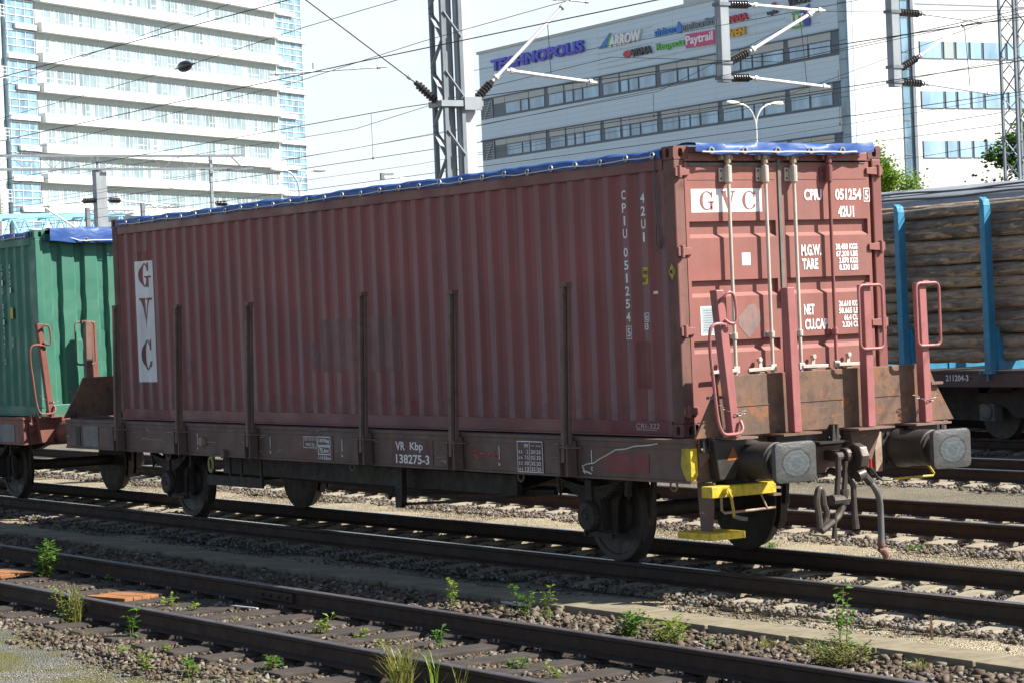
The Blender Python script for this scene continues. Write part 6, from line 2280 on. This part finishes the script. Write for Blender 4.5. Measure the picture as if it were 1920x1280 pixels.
# ------------------------------------------------------------------ buildings
BC = (-106.80, 93.954, -0.2)
BR = R(-3.5)
ob = thing('office_building', 'long grey metal clad office building with two rows of windows and company signs', 'building', BC, None, BR)


def zb(z):
    return z + 0.2


mb = MB()
mb.box(-50.3, -20, 0, 22, 0, zb(24.1))
mb.box(-20, -0.02, 0, 0.4, 0, zb(24.1))
mb.build('wall', M['clad'], ob)
mb = MB()
mb.box(-50.5, -0.02, -0.12, 0.42, zb(24.101), zb(24.32))
mb.build('coping', M['panel_grey'], ob)
WIN = [(43.54, 46.02), (42.27, 43.44), (39.67, 42.07), (36.7, 39.0), (35.25, 36.4), (33.85, 35.1), (31.35, 33.7), (28.47, 30.75), (27.15, 28.2), (25.72, 27.0), (23.3, 25.6), (20.45, 22.65), (19.0, 20.3), (17.7, 18.9), (15.35, 17.55),
       (12.4, 14.7), (10.95, 12.25), (9.75, 10.85), (7.2, 9.65), (4.42, 6.55), (1.85, 4.28)]
for zbot in (18.62, 15.2, 11.78, 8.36):
    mb = MB()
    mb.box(-50.2, -0.98, -0.03, -0.002, zb(zbot), zb(zbot + 1.66))
    band = mb.build('window_band', M['dark_frame'], ob)
    mb = MB()
    e_ = 47.0
    for i, (a, b) in enumerate(WIN):
        mb.box(-b - 0.04, -a + 0.04, -0.075, -0.031, zb(zbot + 1.10), zb(zbot + 1.60))
    mb.box(-47.9, -46.15, -0.07, -0.031, zb(zbot + 1.10), zb(zbot + 1.60))
    mb.build('spandrel', M['panel_grey'], band)
    mb = MB()
    mb.box(-50.25, -0.95, -0.16, -0.031, zb(zbot + 1.62), zb(zbot + 1.70))
    mb.build('sun_ledge', M['dark_frame'], band)
    if zbot < 9:
        continue
    mb = MB()
    for k in range(7):
        mb.box(-49.5, -48.2, -0.10, -0.05, zb(zbot + 0.1 + 0.2 * k), zb(zbot + 0.14 + 0.2 * k))
    mb.bar((-49.6, -0.08, zb(zbot)), (-48.4, -0.08, zb(zbot + 1.5)), 0.06, 0.06)
    mb.bar((-48.2, -0.08, zb(zbot)), (-48.2, -0.08, zb(zbot + 1.5)), 0.06, 0.06)
    mb.build('louvre', M['panel_grey'], ob)
    for i, (a, b) in enumerate(WIN):
        mb = MB()
        z0, z1 = zb(zbot + 0.14), zb(zbot + 1.06)
        mb.box(-b, -b + 0.05, -0.06, -0.031, z0, z1)
        mb.box(-a - 0.05, -a, -0.06, -0.031, z0, z1)
        mb.box(-b + 0.05, -a - 0.05, -0.06, -0.031, z1 - 0.05, z1)
        mb.box(-b + 0.05, -a - 0.05, -0.06, -0.031, z0, z0 + 0.05)
        w = mb.build('window', M['mast_dark'], ob)
        mb = MB()
        mb.box(-b + 0.05, -a - 0.05, -0.046, -0.031, z0 + 0.05, z1 - 0.05)
        mb.build('pane', M['glass'], w)
mb = MB()
mb.box(-0.93, -0.03, -0.05, -0.002, 0, zb(24.0))
cg = mb.build('corner_glazing', M['glass_blue'], ob)
mb = MB()
for k in range(18):
    z = zb(2 + 1.25 * k)
    mb.box(-0.93, -0.03, -0.07, -0.051, z, z + 0.05)
mb.box(-0.05, 0.0, -0.08, -0.051, 0, zb(24))
mb.build('corner_bar', M['dark_frame'], cg)
mb = MB()
for z0, z1 in ((20.35, 24.0), (16.95, 18.55), (13.5, 15.15), (10.1, 11.7)):
    mb.box(-1.06, -0.97, -0.05, -0.002, zb(z0), zb(z1))
mb.build('edge_trim', M['white_clad'], ob)
mb = MB()
for (a, b, zs) in ((23.6, 31.5, (20.85, 21.25, 22.0, 22.6, 23.2)), (15.3, 23.4, (20.9, 21.9, 22.9)), (6.9, 14.4, (21.1, 21.75, 22.4)), (3.0, 6.9, (21.0, 21.5, 22.2, 22.7))):
    for z in zs:
        mb.box(-b, -a, -0.06, -0.002, zb(z), zb(z) + 0.045)
mb.build('sign_rail', M['frame_white'], ob)

# white wing (its lit wall runs away behind the corner)
ww = thing('white_office_building', 'white clad office block with a vertical glass strip, right of the grey building', 'building', BC, None, BR)
mb = MB()
mb.box(-19.9, 0.0, 0.41, 40, 0, zb(25.2))
mb.build('wall', M['white_clad'], ww)
mb = MB()
mb.box(0.002, 0.03, 5.7, 39.9, zb(22.0), zb(22.07))
mb.build('parapet_joint', M['mast'], ww)
mb = MB()
mb.box(0.002, 0.06, 4.38, 5.12, 0, zb(25.0))
st = mb.build('glass_strip', M['glass_blue'], ww)
mb = MB()
for k in range(20):
    mb.box(0.061, 0.09, 4.38, 5.12, zb(1.5 + 1.15 * k), zb(1.56 + 1.15 * k))
mb.box(0.002, 0.22, 5.125, 5.36, 0, zb(25.0))
mb.build('strip_frame', M['mast_dark'], st)
for zbot in (18.36, 15.0, 11.65, 8.3):
    y = 5.95
    pat = (1.92, 0.92, 1.08, 1.02, 1.95, 1.95, 1.0, 1.0, 1.95, 1.95)
    mb = MB()
    mb.box(0.002, 0.02, 5.9, 5.95 + sum(pat) + 0.15 * len(pat), zb(zbot), zb(zbot + 1.15))
    mb.build('window_band', M['dark_frame'], ww)
    for i, w_ in enumerate(pat):
        mb = MB()
        mb.box(0.021, 0.06, y, y + 0.04, zb(zbot), zb(zbot + 1.15))
        mb.box(0.021, 0.06, y + w_ - 0.04, y + w_, zb(zbot), zb(zbot + 1.15))
        mb.box(0.021, 0.055, y + 0.04, y + w_ - 0.04, zb(zbot), zb(zbot + 0.04))
        w = mb.build('window', M['mast_dark'], ww)
        mb = MB()
        mb.box(0.021, 0.035, y + 0.04, y + w_ - 0.04, zb(zbot + 0.04), zb(zbot + 1.15))
        mb.build('pane', M['white_shaded'] if (i == 1 and zbot > 18) else M['glass'], w)
        y += w_ + 0.15

# company signs: each one a thing
crot = Matrix.Rotation(BR, 3, 'Z')
SG = 'company signs on the grey building'


def sign(name, label, u, z, parts):
    o = crot @ Vector((-u, -0.12, 0))
    t = thing(name, label, 'sign', (BC[0] + o.x, BC[1] + o.y, z), SG, BR)
    for pn, mat, build in parts:
        mb = MB()
        build(mb)
        mb.build(pn, mat, t)
    return t


def sg_text(mb, body, u, z, a0, a1, z0, z1, bold=0.03, depth=0.12, slant=0.0):
    lettering(mb, body, -(a0 - u), -(a1 - u), z0 - z, z1 - z, lambda x, v, w: (x, 0.06 - w, v), bold, depth=depth, slant=slant)


def sg_poly(mb, u, z, pts, d0=0.0, d1=0.06):
    mb.prism([(-(a - u), b - z) for a, b in pts], 'y', d0, d1)


SC = {k: plain('sign_' + k, c, 0.5, 0, 0.05) for k, c in dict(violet=(0.10, 0.10, 0.62), green=(0.10, 0.42, 0.12), blue=(0.06, 0.22, 0.62), red=(0.55, 0.05, 0.08), pink=(0.62, 0.08, 0.24),
                                                       orange=(0.75, 0.42, 0.06), dark=(0.07, 0.08, 0.09), white=(0.85, 0.85, 0.85), grey=(0.20, 0.24, 0.28), navy=(0.05, 0.08, 0.42), lgreen=(0.16, 0.5, 0.12)).items()}
sign('sign', 'large violet blue TECHNOPOLIS letters', 40.6, 22.4, [('letters', SC['violet'], lambda mb: sg_text(mb, 'TECHNOPOLIS', 40.6, 22.4, 47.9, 33.2, 22.40, 23.38, 0.045, 0.18))])
sign('sign', 'white ARROW letters with a green and blue triangle', 28.0, 22.3, [('letters', SC['white'], lambda mb: sg_text(mb, 'ARROW', 28, 22.3, 29.4, 25.0, 22.32, 23.18, 0.04, 0.14, 0.12)),
     ('emblem', SC['blue'], lambda mb: sg_poly(mb, 28, 22.3, [(31.1, 22.4), (29.35, 23.45), (29.95, 22.38)])), ('emblem', SC['lgreen'], lambda mb: sg_poly(mb, 28, 22.3, [(29.9, 22.38), (29.3, 23.42), (29.25, 22.9), (29.45, 22.36)]))])
sign('sign', 'dark VISMA letters with a red oval', 25.5, 21.2, [('letters', SC['dark'], lambda mb: sg_text(mb, 'VISMA', 25.5, 21.2, 26.4, 23.6, 21.25, 21.85, 0.03, 0.12)),
     ('emblem', SC['red'], lambda mb: sg_poly(mb, 25.5, 21.2, [(27.0 + 0.6 * math.cos(R(30 * k)), 21.58 + 0.27 * math.sin(R(30 * k))) for k in range(12)]))])
sign('sign', 'blue and grey sininen meteoriitti letters with a drop emblem', 19.3, 22.3, [('letters', SC['blue'], lambda mb: sg_text(mb, 'sininen', 19.3, 22.3, 23.1, 20.35, 22.40, 22.95, 0.02, 0.1)),
     ('letters', SC['grey'], lambda mb: sg_text(mb, 'meteoriitti', 19.3, 22.3, 19.35, 15.2, 22.36, 22.95, 0.02, 0.1)),
     ('emblem', SC['blue'], lambda mb: sg_poly(mb, 19.3, 22.3, [(19.9, 23.15), (19.5, 22.75), (19.48, 22.45), (19.7, 22.28), (20.05, 22.28), (20.25, 22.45), (20.2, 22.75)]))])
sign('sign', 'green Respecta letters mounted left of the pink board', 21.0, 21.2, [('letters', SC['lgreen'], lambda mb: sg_text(mb, 'Respecta', 21, 21.2, 22.9, 19.15, 21.22, 21.85, 0.025, 0.12))])
sign('sign', 'pink board with white Paytrail letters', 17.1, 21.0, [('board', SC['pink'], lambda mb: sg_poly(mb, 17.1, 21.0, [(19.05, 21.08), (19.05, 22.08), (15.3, 22.0), (15.3, 21.0)])),
     ('letters', SC['white'], lambda mb: sg_text(mb, 'Paytrail', 17.1, 21.0, 18.95, 15.5, 21.12, 21.95, 0.02, 0.11))])
sign('sign', 'blue and orange OVEN letters', 12.9, 21.2, [('letters', SC['blue'], lambda mb: sg_text(mb, 'O', 12.9, 21.2, 14.15, 13.45, 21.22, 21.80, 0.03, 0.12)),
     ('letters', SC['orange'], lambda mb: sg_text(mb, 'VEN', 12.9, 21.2, 13.4, 11.55, 21.20, 21.78, 0.03, 0.12))])
sign('sign', 'red ANVIA letters above the orange letters', 12.6, 22.2, [('letters', SC['red'], lambda mb: sg_text(mb, 'ANVIA', 12.6, 22.2, 14.25, 11.1, 22.22, 22.72, 0.04, 0.12))])
sign('sign', 'green and blue board with white L&T letters', 5.0, 20.9, [('board', SC['green'], lambda mb: sg_poly(mb, 5, 20.9, [(6.1, 20.92), (6.0, 22.0), (5.0, 22.0), (4.55, 20.92)])),
     ('board', SC['navy'], lambda mb: sg_poly(mb, 5, 20.9, [(4.54, 20.92), (4.99, 22.0), (4.0, 22.4), (4.0, 20.92)])), ('letters', SC['white'], lambda mb: sg_text(mb, 'L&T', 5, 20.9, 5.95, 4.6, 21.05, 21.85, 0.02, 0.12))])
sign('sign', 'dark VACON letters high at the right end', 5.2, 22.5, [('letters', SC['dark'], lambda mb: sg_text(mb, 'VACON', 5.2, 22.5, 6.3, 3.9, 22.5, 22.95, 0.03, 0.12, 0.2))])
sign('sign', 'small dark wapice letters with a red block above', 8.2, 22.1, [('letters', SC['dark'], lambda mb: sg_text(mb, 'wapice', 8.2, 22.1, 8.85, 7.65, 22.12, 22.5, 0.03, 0.1)),
     ('emblem', SC['red'], lambda mb: sg_poly(mb, 8.2, 22.1, [(8.25, 22.65), (8.25, 23.0), (7.85, 23.0), (7.85, 22.65)]))])

# white high-rise at left
tw = thing('tower_block', 'tall white office tower with balcony bands and glass corners filling the upper left', 'building', (-235.65, 90.16, 0), None, R(121))
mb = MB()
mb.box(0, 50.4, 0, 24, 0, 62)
mb.build('wall', M['white_shaded'], tw)
mb = MB()
for k in range(-5, 13):
    z = 18.55 + 3.29 * k
    mb.box(0.1, 50.3, -0.85, -0.002, z + 0.08, z + 1.10)
mb.build('balcony_band', M['white_clad'], tw)
mb = MB()
for k in range(-5, 13):
    z = 18.55 + 3.29 * k
    for x in range(1, 40):
        mb.box(x * 1.28 - 0.02, x * 1.28 + 0.02, -0.03, -0.002, z + 2.62, z + 3.28)
mb.build('wall_joint', M['panel_grey'], tw)['kind'] = 'stuff'
GRP = [(1.4, 2.9), (3.65, 7.3), (7.8, 14.1), (14.8, 21.3), (21.9, 28.2), (28.8, 35.2), (35.9, 42.2), (42.8, 49.4)]
wr = random.Random(21)
for k in range(-2, 9):
    z0 = 18.55 + 3.29 * k + 1.13
    z1 = z0 + 1.60
    for a, b in GRP:
        a, b = a + wr.uniform(-0.25, 0.25), b + wr.uniform(-0.25, 0.25)
        mb = MB()
        gl = MB()
        x = a
        zm = z0 + 0.62
        while x < b - 0.5:
            wd = wr.choice((0.62, 0.8, 0.8, 1.25))
            xe = min(x + wd, b)
            if wr.random() < 0.90:
                gl.box(x + 0.04, xe - 0.04, -0.03, -0.002, z0 + 0.03, z1 - 0.05)
            mb.box(xe - 0.04, xe + 0.04, -0.07, -0.002, z0, z1)
            if wr.random() < 0.6:
                mb.box(x + 0.05, xe - 0.051, -0.06, -0.031, zm - 0.04, zm + 0.04)
            x = xe
        mb.box(a - 0.05, a + 0.049, -0.07, -0.002, z0, z1)
        w = mb.build('window', M['frame_white'], tw)
        if gl.v:
            gl.build('pane', M['glass_tower'], w)
for (x0, x1, nm) in ((-5.1, -0.05, 0), (50.45, 57.0, 1)):
    mb = MB()
    mb.box(x0, x1, 0.1, 20, 0, 62)
    gl = mb.build('corner_glazing', M['glass_blue'], tw)
    mb = MB()
    z = 0.4
    while z < 61:
        mb.box(x0, x1 + (0.15 if nm else 0), 0.02, 0.099, z, z + 0.10)
        z += 0.8225
    for x in np.linspace(x0 + 0.2, x1 - 0.1, 4 if nm == 0 else 5):
        mb.box(x - 0.04, x + 0.04, 0.04, 0.099, 0, 61.5)
    mb.build('glazing_bar', M['frame_white'], gl)
for k in range(-5, 13):
    mb = MB()
    z = 18.55 + 3.29 * k
    mb.box(50.45, 54.6 if k % 2 else 57.7, -0.3, 0.018, z, z + 0.55)
    mb.build('floor_slab', M['white_clad'], tw)
    mb = MB()
    mb.box(-5.2 if k % 2 == 0 else -3.8, -0.05, -0.3, 0.018, z + 0.2, z + 0.75)
    mb.build('floor_slab', M['white_clad'], tw)
mb = MB()
mb.box(-6.5, -5.15, 0.6, 20, 0, 62)
mb.build('stair_column', M['panel_grey'], tw)
mb = MB()
mb.box(-14, -6.6, 1.0, 20, 0, 62)
mb.build('side_wall', M['white_clad'], tw)
mb = MB()
for k in range(-5, 12, 2):
    z = 18.55 + 3.29 * k
    for q in range(4):
        mb.box(-7.6, -5.9, -0.5, -0.45, z + 1.2 + 0.4 * q, z + 1.26 + 0.4 * q)
    for q in range(4):
        mb.box(-7.6 + 0.55 * q, -7.55 + 0.55 * q, -0.45, -0.40, z + 1.1, z + 2.5)
mb.build('balcony_grille', M['frame_white'], tw)


# ------------------------------------------------------------------ vegetation
def set_tint(o, vals):
    at = o.data.attributes.new('tint', 'FLOAT', 'POINT')
    at.data.foreach_set('value', np.array(vals, dtype=np.float32))


def leaf(mb, tint, p, d, n, ln, wd, t):
    """folded leaf from p along d"""
    d = Vector(d).normalized()
    n = Vector(n)
    s_ = d.cross(n)
    if s_.length < 1e-3:
        s_ = d.orthogonal()
    s_.normalize()
    n = s_.cross(d)
    p = Vector(p)
    vs = [p, p + d * ln * 0.45 + s_ * wd / 2 + n * wd * 0.12, p + d * ln - n * ln * 0.12, p + d * ln * 0.45 - s_ * wd / 2 + n * wd * 0.12, p + d * ln * 0.5 - n * wd * 0.05]
    mb.add(vs, [(0, 1, 4), (1, 2, 4), (2, 3, 4), (3, 0, 4)])
    tint += [t] * 5


def rdir(r, up=0.2):
    a = r.uniform(0, 2 * math.pi)
    z = r.uniform(-0.5, 1.0) * 0.7 + up
    return Vector((math.cos(a), math.sin(a), z)).normalized()


def weed(x, y, z, h, spread, n, size, label, mat='leaf', seed=0, stems=3, group='green weeds between the tracks'):
    r = random.Random(seed)
    h, spread, n, size = h * 1.1, spread * 1.15, int(n * 2.2), size * 1.0
    t = thing('weed', label, 'weed', (x, y, z), group)
    sm, lm, tint = MB(), MB(), []
    for s_ in range(stems):
        top = Vector((x + r.uniform(-spread, spread), y + r.uniform(-spread, spread), z + h * r.uniform(0.6, 1.0) if s_ else z + h))
        mid = Vector((x, y, z)).lerp(top, 0.5) + Vector((r.uniform(-0.2, 0.2) * spread, r.uniform(-0.2, 0.2) * spread, 0))
        base = Vector((x + r.uniform(-0.3, 0.3) * spread, y + r.uniform(-0.3, 0.3) * spread, z - 0.02))
        sm.tube([base, mid, top], [0.005, 0.004, 0.002], 5)
        for k in range(n // stems):
            f_ = r.uniform(0.12, 1.0)
            p = base.lerp(mid, f_ * 2) if f_ < 0.5 else mid.lerp(top, f_ * 2 - 1)
            d = rdir(r, 0.1)
            off = d * r.uniform(0.0, spread * 0.55) * (1.1 - f_ * 0.6)
            leaf(lm, tint, p + off, d, (r.uniform(-0.4, 0.4), r.uniform(-0.4, 0.4), 1), size * r.uniform(0.6, 1.25), size * r.uniform(0.45, 0.8), r.random())
            if off.length > 0.02:
                sm.tube([p, p + off], 0.0018, 4)
    sm.build('stem', M['stem'], t)
    o = lm.build('foliage', M[mat], t, recalc=False)
    set_tint(o, tint)
    return t


def grass(x, y, z, h, spread, n, label, mat='straw', seed=0, width=0.008, group='grass tufts in the yard', cat='grass tuft', name='grass_tuft'):
    r = random.Random(seed)
    lm, tint = MB(), []
    for k in range(n):
        a = r.uniform(0, 6.283)
        s_ = spread * r.uniform(0.2, 1.0)
        hh = h * r.uniform(0.45, 1.0)
        b = Vector((x + r.uniform(-0.25, 0.25) * spread, y + r.uniform(-0.25, 0.25) * spread, z - 0.01))
        d = Vector((math.cos(a), math.sin(a), 0))
        pts = [b, b + d * s_ * 0.25 + Vector((0, 0, hh * 0.55)), b + d * s_ * 0.7 + Vector((0, 0, hh * 0.9)), b + d * s_ * 1.1 + Vector((0, 0, hh))]
        w = Vector((-d.y, d.x, 0)) * width / 2
        vs = []
        for i, p in enumerate(pts):
            q = w * (1 - i / 3.2)
            vs += [p - q, p + q]
        lm.add(vs, [(0, 1, 3, 2), (2, 3, 5, 4), (4, 5, 7, 6)])
        tint += [r.random()] * 8
    o = lm.build(name, M[mat], loc=(x, y, z), recalc=False)
    set_tint(o, tint)
    return tag(o, label, cat, group)


GZ = -0.215
weed(-7.15, -4.40, GZ, 0.36, 0.15, 110, 0.07, 'big green leafy bush beside the orange board at far left', seed=1, stems=7)
weed(-1.62, -5.90, GZ, 0.24, 0.05, 22, 0.065, 'tall narrow green weed in front of the nearest rail, beside the orange board', seed=2, stems=2)
weed(-1.27, -2.93, GZ, 0.24, 0.07, 42, 0.045, 'bright green weed at the end of the wagon shadow, left of the twin weeds', 'leaf_lime', 3)
weed(-0.17, -2.90, GZ, 0.27, 0.07, 60, 0.042, 'left one of two bright twin weeds before the cover slabs', 'leaf', 4)
weed(0.17, -2.88, GZ, 0.27, 0.06, 40, 0.042, 'right one of two bright twin weeds before the cover slabs', 'leaf_lime', 5)
weed(1.54, -3.05, GZ, 0.19, 0.13, 80, 0.055, 'round leafy green weed right of the twin weeds', 'leaf', 6, 5)
weed(2.12, -3.02, GZ, 0.17, 0.19, 90, 0.05, 'wide lime green weed spreading along the rail', 'leaf_lime', 7, 6)
weed(4.02, -2.93, GZ, 0.50, 0.10, 40, 0.06, 'tall thin sapling with green leaves at the right between rail and slabs', 'leaf', 8, 3)
weed(4.12, -3.0, GZ, 0.20, 0.26, 260, 0.026, 'low pale green ground weed around the tall sapling', 'leaf_lime', 9, 16)
for i, (x, y, h, s_, n, sz, lab, m_) in enumerate((
        (-5.95, -4.22, 0.10, 0.05, 14, 0.05, 'dim green seedling in the shadow right of the big bush', 'leaf'),
        (-3.45, -4.66, 0.11, 0.07, 20, 0.05, 'lime seedling just right of the orange board', 'leaf_lime'),
        (-2.95, -4.64, 0.09, 0.05, 12, 0.05, 'small lime seedling, second right of the orange board', 'leaf_lime'),
        (-0.48, -4.68, 0.17, 0.06, 24, 0.055, 'green seedling standing on the sleepers, left of the pale flowering one', 'leaf_lime'),
        (0.05, -4.66, 0.11, 0.06, 16, 0.045, 'low lime seedling in the middle of the sleepers', 'leaf_lime'),
        (0.98, -4.45, 0.16, 0.05, 20, 0.05, 'green seedling with a pale top on the sleepers', 'leaf'),
        (0.92, -5.86, 0.10, 0.11, 40, 0.045, 'low green patch in front of the nearest rail, left of the straw grass', 'leaf'),
        (2.48, -4.68, 0.10, 0.09, 26, 0.045, 'green seedling near the nearest rail, right of the straw grass', 'leaf'),
        (3.02, -4.70, 0.10, 0.07, 20, 0.04, 'lime seedling between the near rails towards the right', 'leaf_lime'),
        (2.60, -2.98, 0.07, 0.08, 16, 0.035, 'tiny seedling by the rail right of the wide lime weed', 'leaf'),
        (0.08, -6.55, 0.13, 0.05, 20, 0.05, 'yellow green seedling on the mossy gravel at lower left', 'leaf_lime'),
        (0.68, -6.42, 0.12, 0.07, 26, 0.05, 'green weed on the gravel at the lower left, right of the yellow green one', 'leaf'),
        (-0.55, -6.05, 0.08, 0.06, 14, 0.04, 'small lime weed at the edge of the mossy gravel', 'leaf_lime'),
        (0.55, -4.75, 0.07, 0.07, 14, 0.04, 'flat lime seedling beside the near rail', 'leaf_lime'))):
    weed(x, y, GZ, h, s_, n, sz, lab, m_, 20 + i, 2)
grass(-3.02, -5.80, GZ, 0.42, 0.16, 70, 'tall straw coloured weed clump left of the orange board', 'straw', 31, 0.010)
weed(-3.05, -5.85, GZ, 0.34, 0.12, 60, 0.04, 'reddish green leafy base of the tall straw weed clump', 'leaf_lime', 32, 5)
grass(-8.55, -4.45, GZ, 0.36, 0.16, 60, 'dry pinkish stalks at the left edge', 'dry', 33, 0.006)
grass(2.80, -5.86, GZ, 0.40, 0.24, 120, 'straw and green grass tuft at the bottom edge', 'straw', 34, 0.012)
grass(3.15, -5.80, GZ, 0.40, 0.14, 16, 'few long green grass blades right of the straw tuft', 'leaf_lime', 35, 0.012)
grass(3.42, -5.78, GZ, 0.32, 0.12, 16, 'short grass blades at the bottom edge, rightmost of three tufts', 'straw', 36, 0.010)
grass(-0.2, -5.55, GZ, 0.10, 0.06, 16, 'little red brown tuft under the nearest rail', 'dry', 37, 0.006)
grass(3.55, -1.62, GZ, 0.22, 0.03, 12, 'single rusty dock stalk before the wagon track sleepers', 'dry', 38, 0.012)
grass(1.15, 1.32, GZ, 0.10, 0.08, 40, 'small olive tuft by the rail under the brake hose', 'leaf_lime', 39, 0.006)
grass(-3.2, 2.3, GZ, 0.09, 0.18, 50, 'low green grass patch seen under the wagon, by the walkway', 'leaf', 40, 0.006)
grass(-1.6, 2.9, GZ, 0.09, 0.20, 60, 'low green grass patch right of the wagon end', 'leaf', 41, 0.006)
grass(-6.2, 1.5, GZ, 0.08, 0.12, 40, 'small grass tuft behind the wagon between the wheels', 'leaf_lime', 42, 0.006)
grass(-14.2, 2.6, GZ, 0.14, 0.12, 30, 'small tuft under the wagon gap at left', 'leaf', 43, 0.008)


for i, (x, y, h, sp_, n, m_, lab) in enumerate((
        (2.95, -2.75, 0.12, 0.14, 60, 'straw', 'thin straw tuft against the cover slabs, left of the tall sapling'),
        (3.55, -2.72, 0.14, 0.12, 50, 'leaf_lime', 'fine pale grass between slab and rail, just left of the tall sapling'),
        (4.70, -2.80, 0.13, 0.18, 70, 'straw', 'dry grass mat right of the tall sapling'),
        (5.20, -3.00, 0.10, 0.14, 40, 'dry', 'reddish dead stems at the right edge of the ballast'),
        (0.75, -2.72, 0.08, 0.10, 36, 'dry', 'dead brown tuft at the slab edge between twin weeds and round weed'),
        (-0.65, -2.80, 0.09, 0.09, 36, 'straw', 'small straw tuft left of the twin weeds'),
        (-2.0, -4.72, 0.08, 0.10, 36, 'straw', 'low straw tuft on the sleepers right of the lime seedlings'),
        (1.75, -4.55, 0.09, 0.10, 36, 'dry', 'dead brown tuft among the sleepers near the middle'),
        (-1.0, -6.25, 0.07, 0.16, 60, 'leaf_lime', 'mossy low grass patch on the grey gravel at lower left'),
        (-2.2, -6.05, 0.07, 0.14, 50, 'straw', 'sparse straw patch at the edge of the grey gravel'),
        (0.35, -6.3, 0.06, 0.14, 50, 'leaf', 'thin green grass patch on the grey gravel near the bottom'),
        (5.4, -1.75, 0.06, 0.12, 40, 'leaf_lime', 'low lime grass beside the slabs at far right'))):
    grass(x, y, GZ, h, sp_, n, lab, m_, 60 + i, 0.005)


def tree(x, y, h, rad, cz, nl, size, mat, label, seed, shape):
    r = random.Random(seed)
    t = thing('tree', label, 'tree', (x, y, -0.2), 'trees before the white building')
    mb = MB()
    mb.tube([(x, y, -0.2), (x + 0.05, y, h * 0.35), (x - 0.05, y + 0.05, h * 0.7), (x, y, h * 0.97)], [0.17, 0.13, 0.07, 0.015], 10)
    tips = []
    for k in range(26):
        f_ = r.uniform(0.25, 0.92)
        a = r.uniform(0, 6.283)
        ln = rad * shape(f_) * r.uniform(0.6, 0.95)
        b = Vector((x, y, h * f_))
        e = b + Vector((math.cos(a) * ln, math.sin(a) * ln, ln * r.uniform(0.25, 0.7)))
        mb.tube([b, b.lerp(e, 0.5) + Vector((0, 0, -0.05)), e], [0.045, 0.03, 0.008], 6)
        tips += [b.lerp(e, 0.55), b.lerp(e, 0.8), e]
    mb.build('trunk', M['trunk'], t)
    lm, tint = MB(), []
    cl = [(p, r.uniform(0.22, 0.5) * rad * 0.45, r.random()) for p in tips] + [(Vector((x, y, h * f_)), 0.3, r.random()) for f_ in (0.85, 0.92, 0.97)]
    for k in range(nl):
        c, cr_, tb = r.choice(cl)
        d = Vector((r.gauss(0, 1), r.gauss(0, 1), r.gauss(0, 0.8)))
        p = c + d * cr_ * 0.62
        leaf(lm, tint, p, rdir(r, -0.1), rdir(r, 0.6), size * r.uniform(0.6, 1.3), size * r.uniform(0.5, 0.9), min(1, max(0, tb * 0.6 + r.random() * 0.4)))
    o = lm.build('crown', M[mat], t, recalc=False)
    set_tint(o, tint)


tree(-54.6, 50.0, 7.75, 2.4, 5, 15000, 0.14, 'tree_leaf', 'light green birch like tree behind the right corner of the maroon container', 51, lambda f_: 1.0 - 0.75 * max(0, f_ - 0.3))
tree(-41.0, 45.0, 8.1, 2.6, 5, 17000, 0.16, 'tree_dark', 'dark green tree behind the lattice mast at the right edge', 52, lambda f_: 1.0 - 0.6 * max(0, f_ - 0.45))
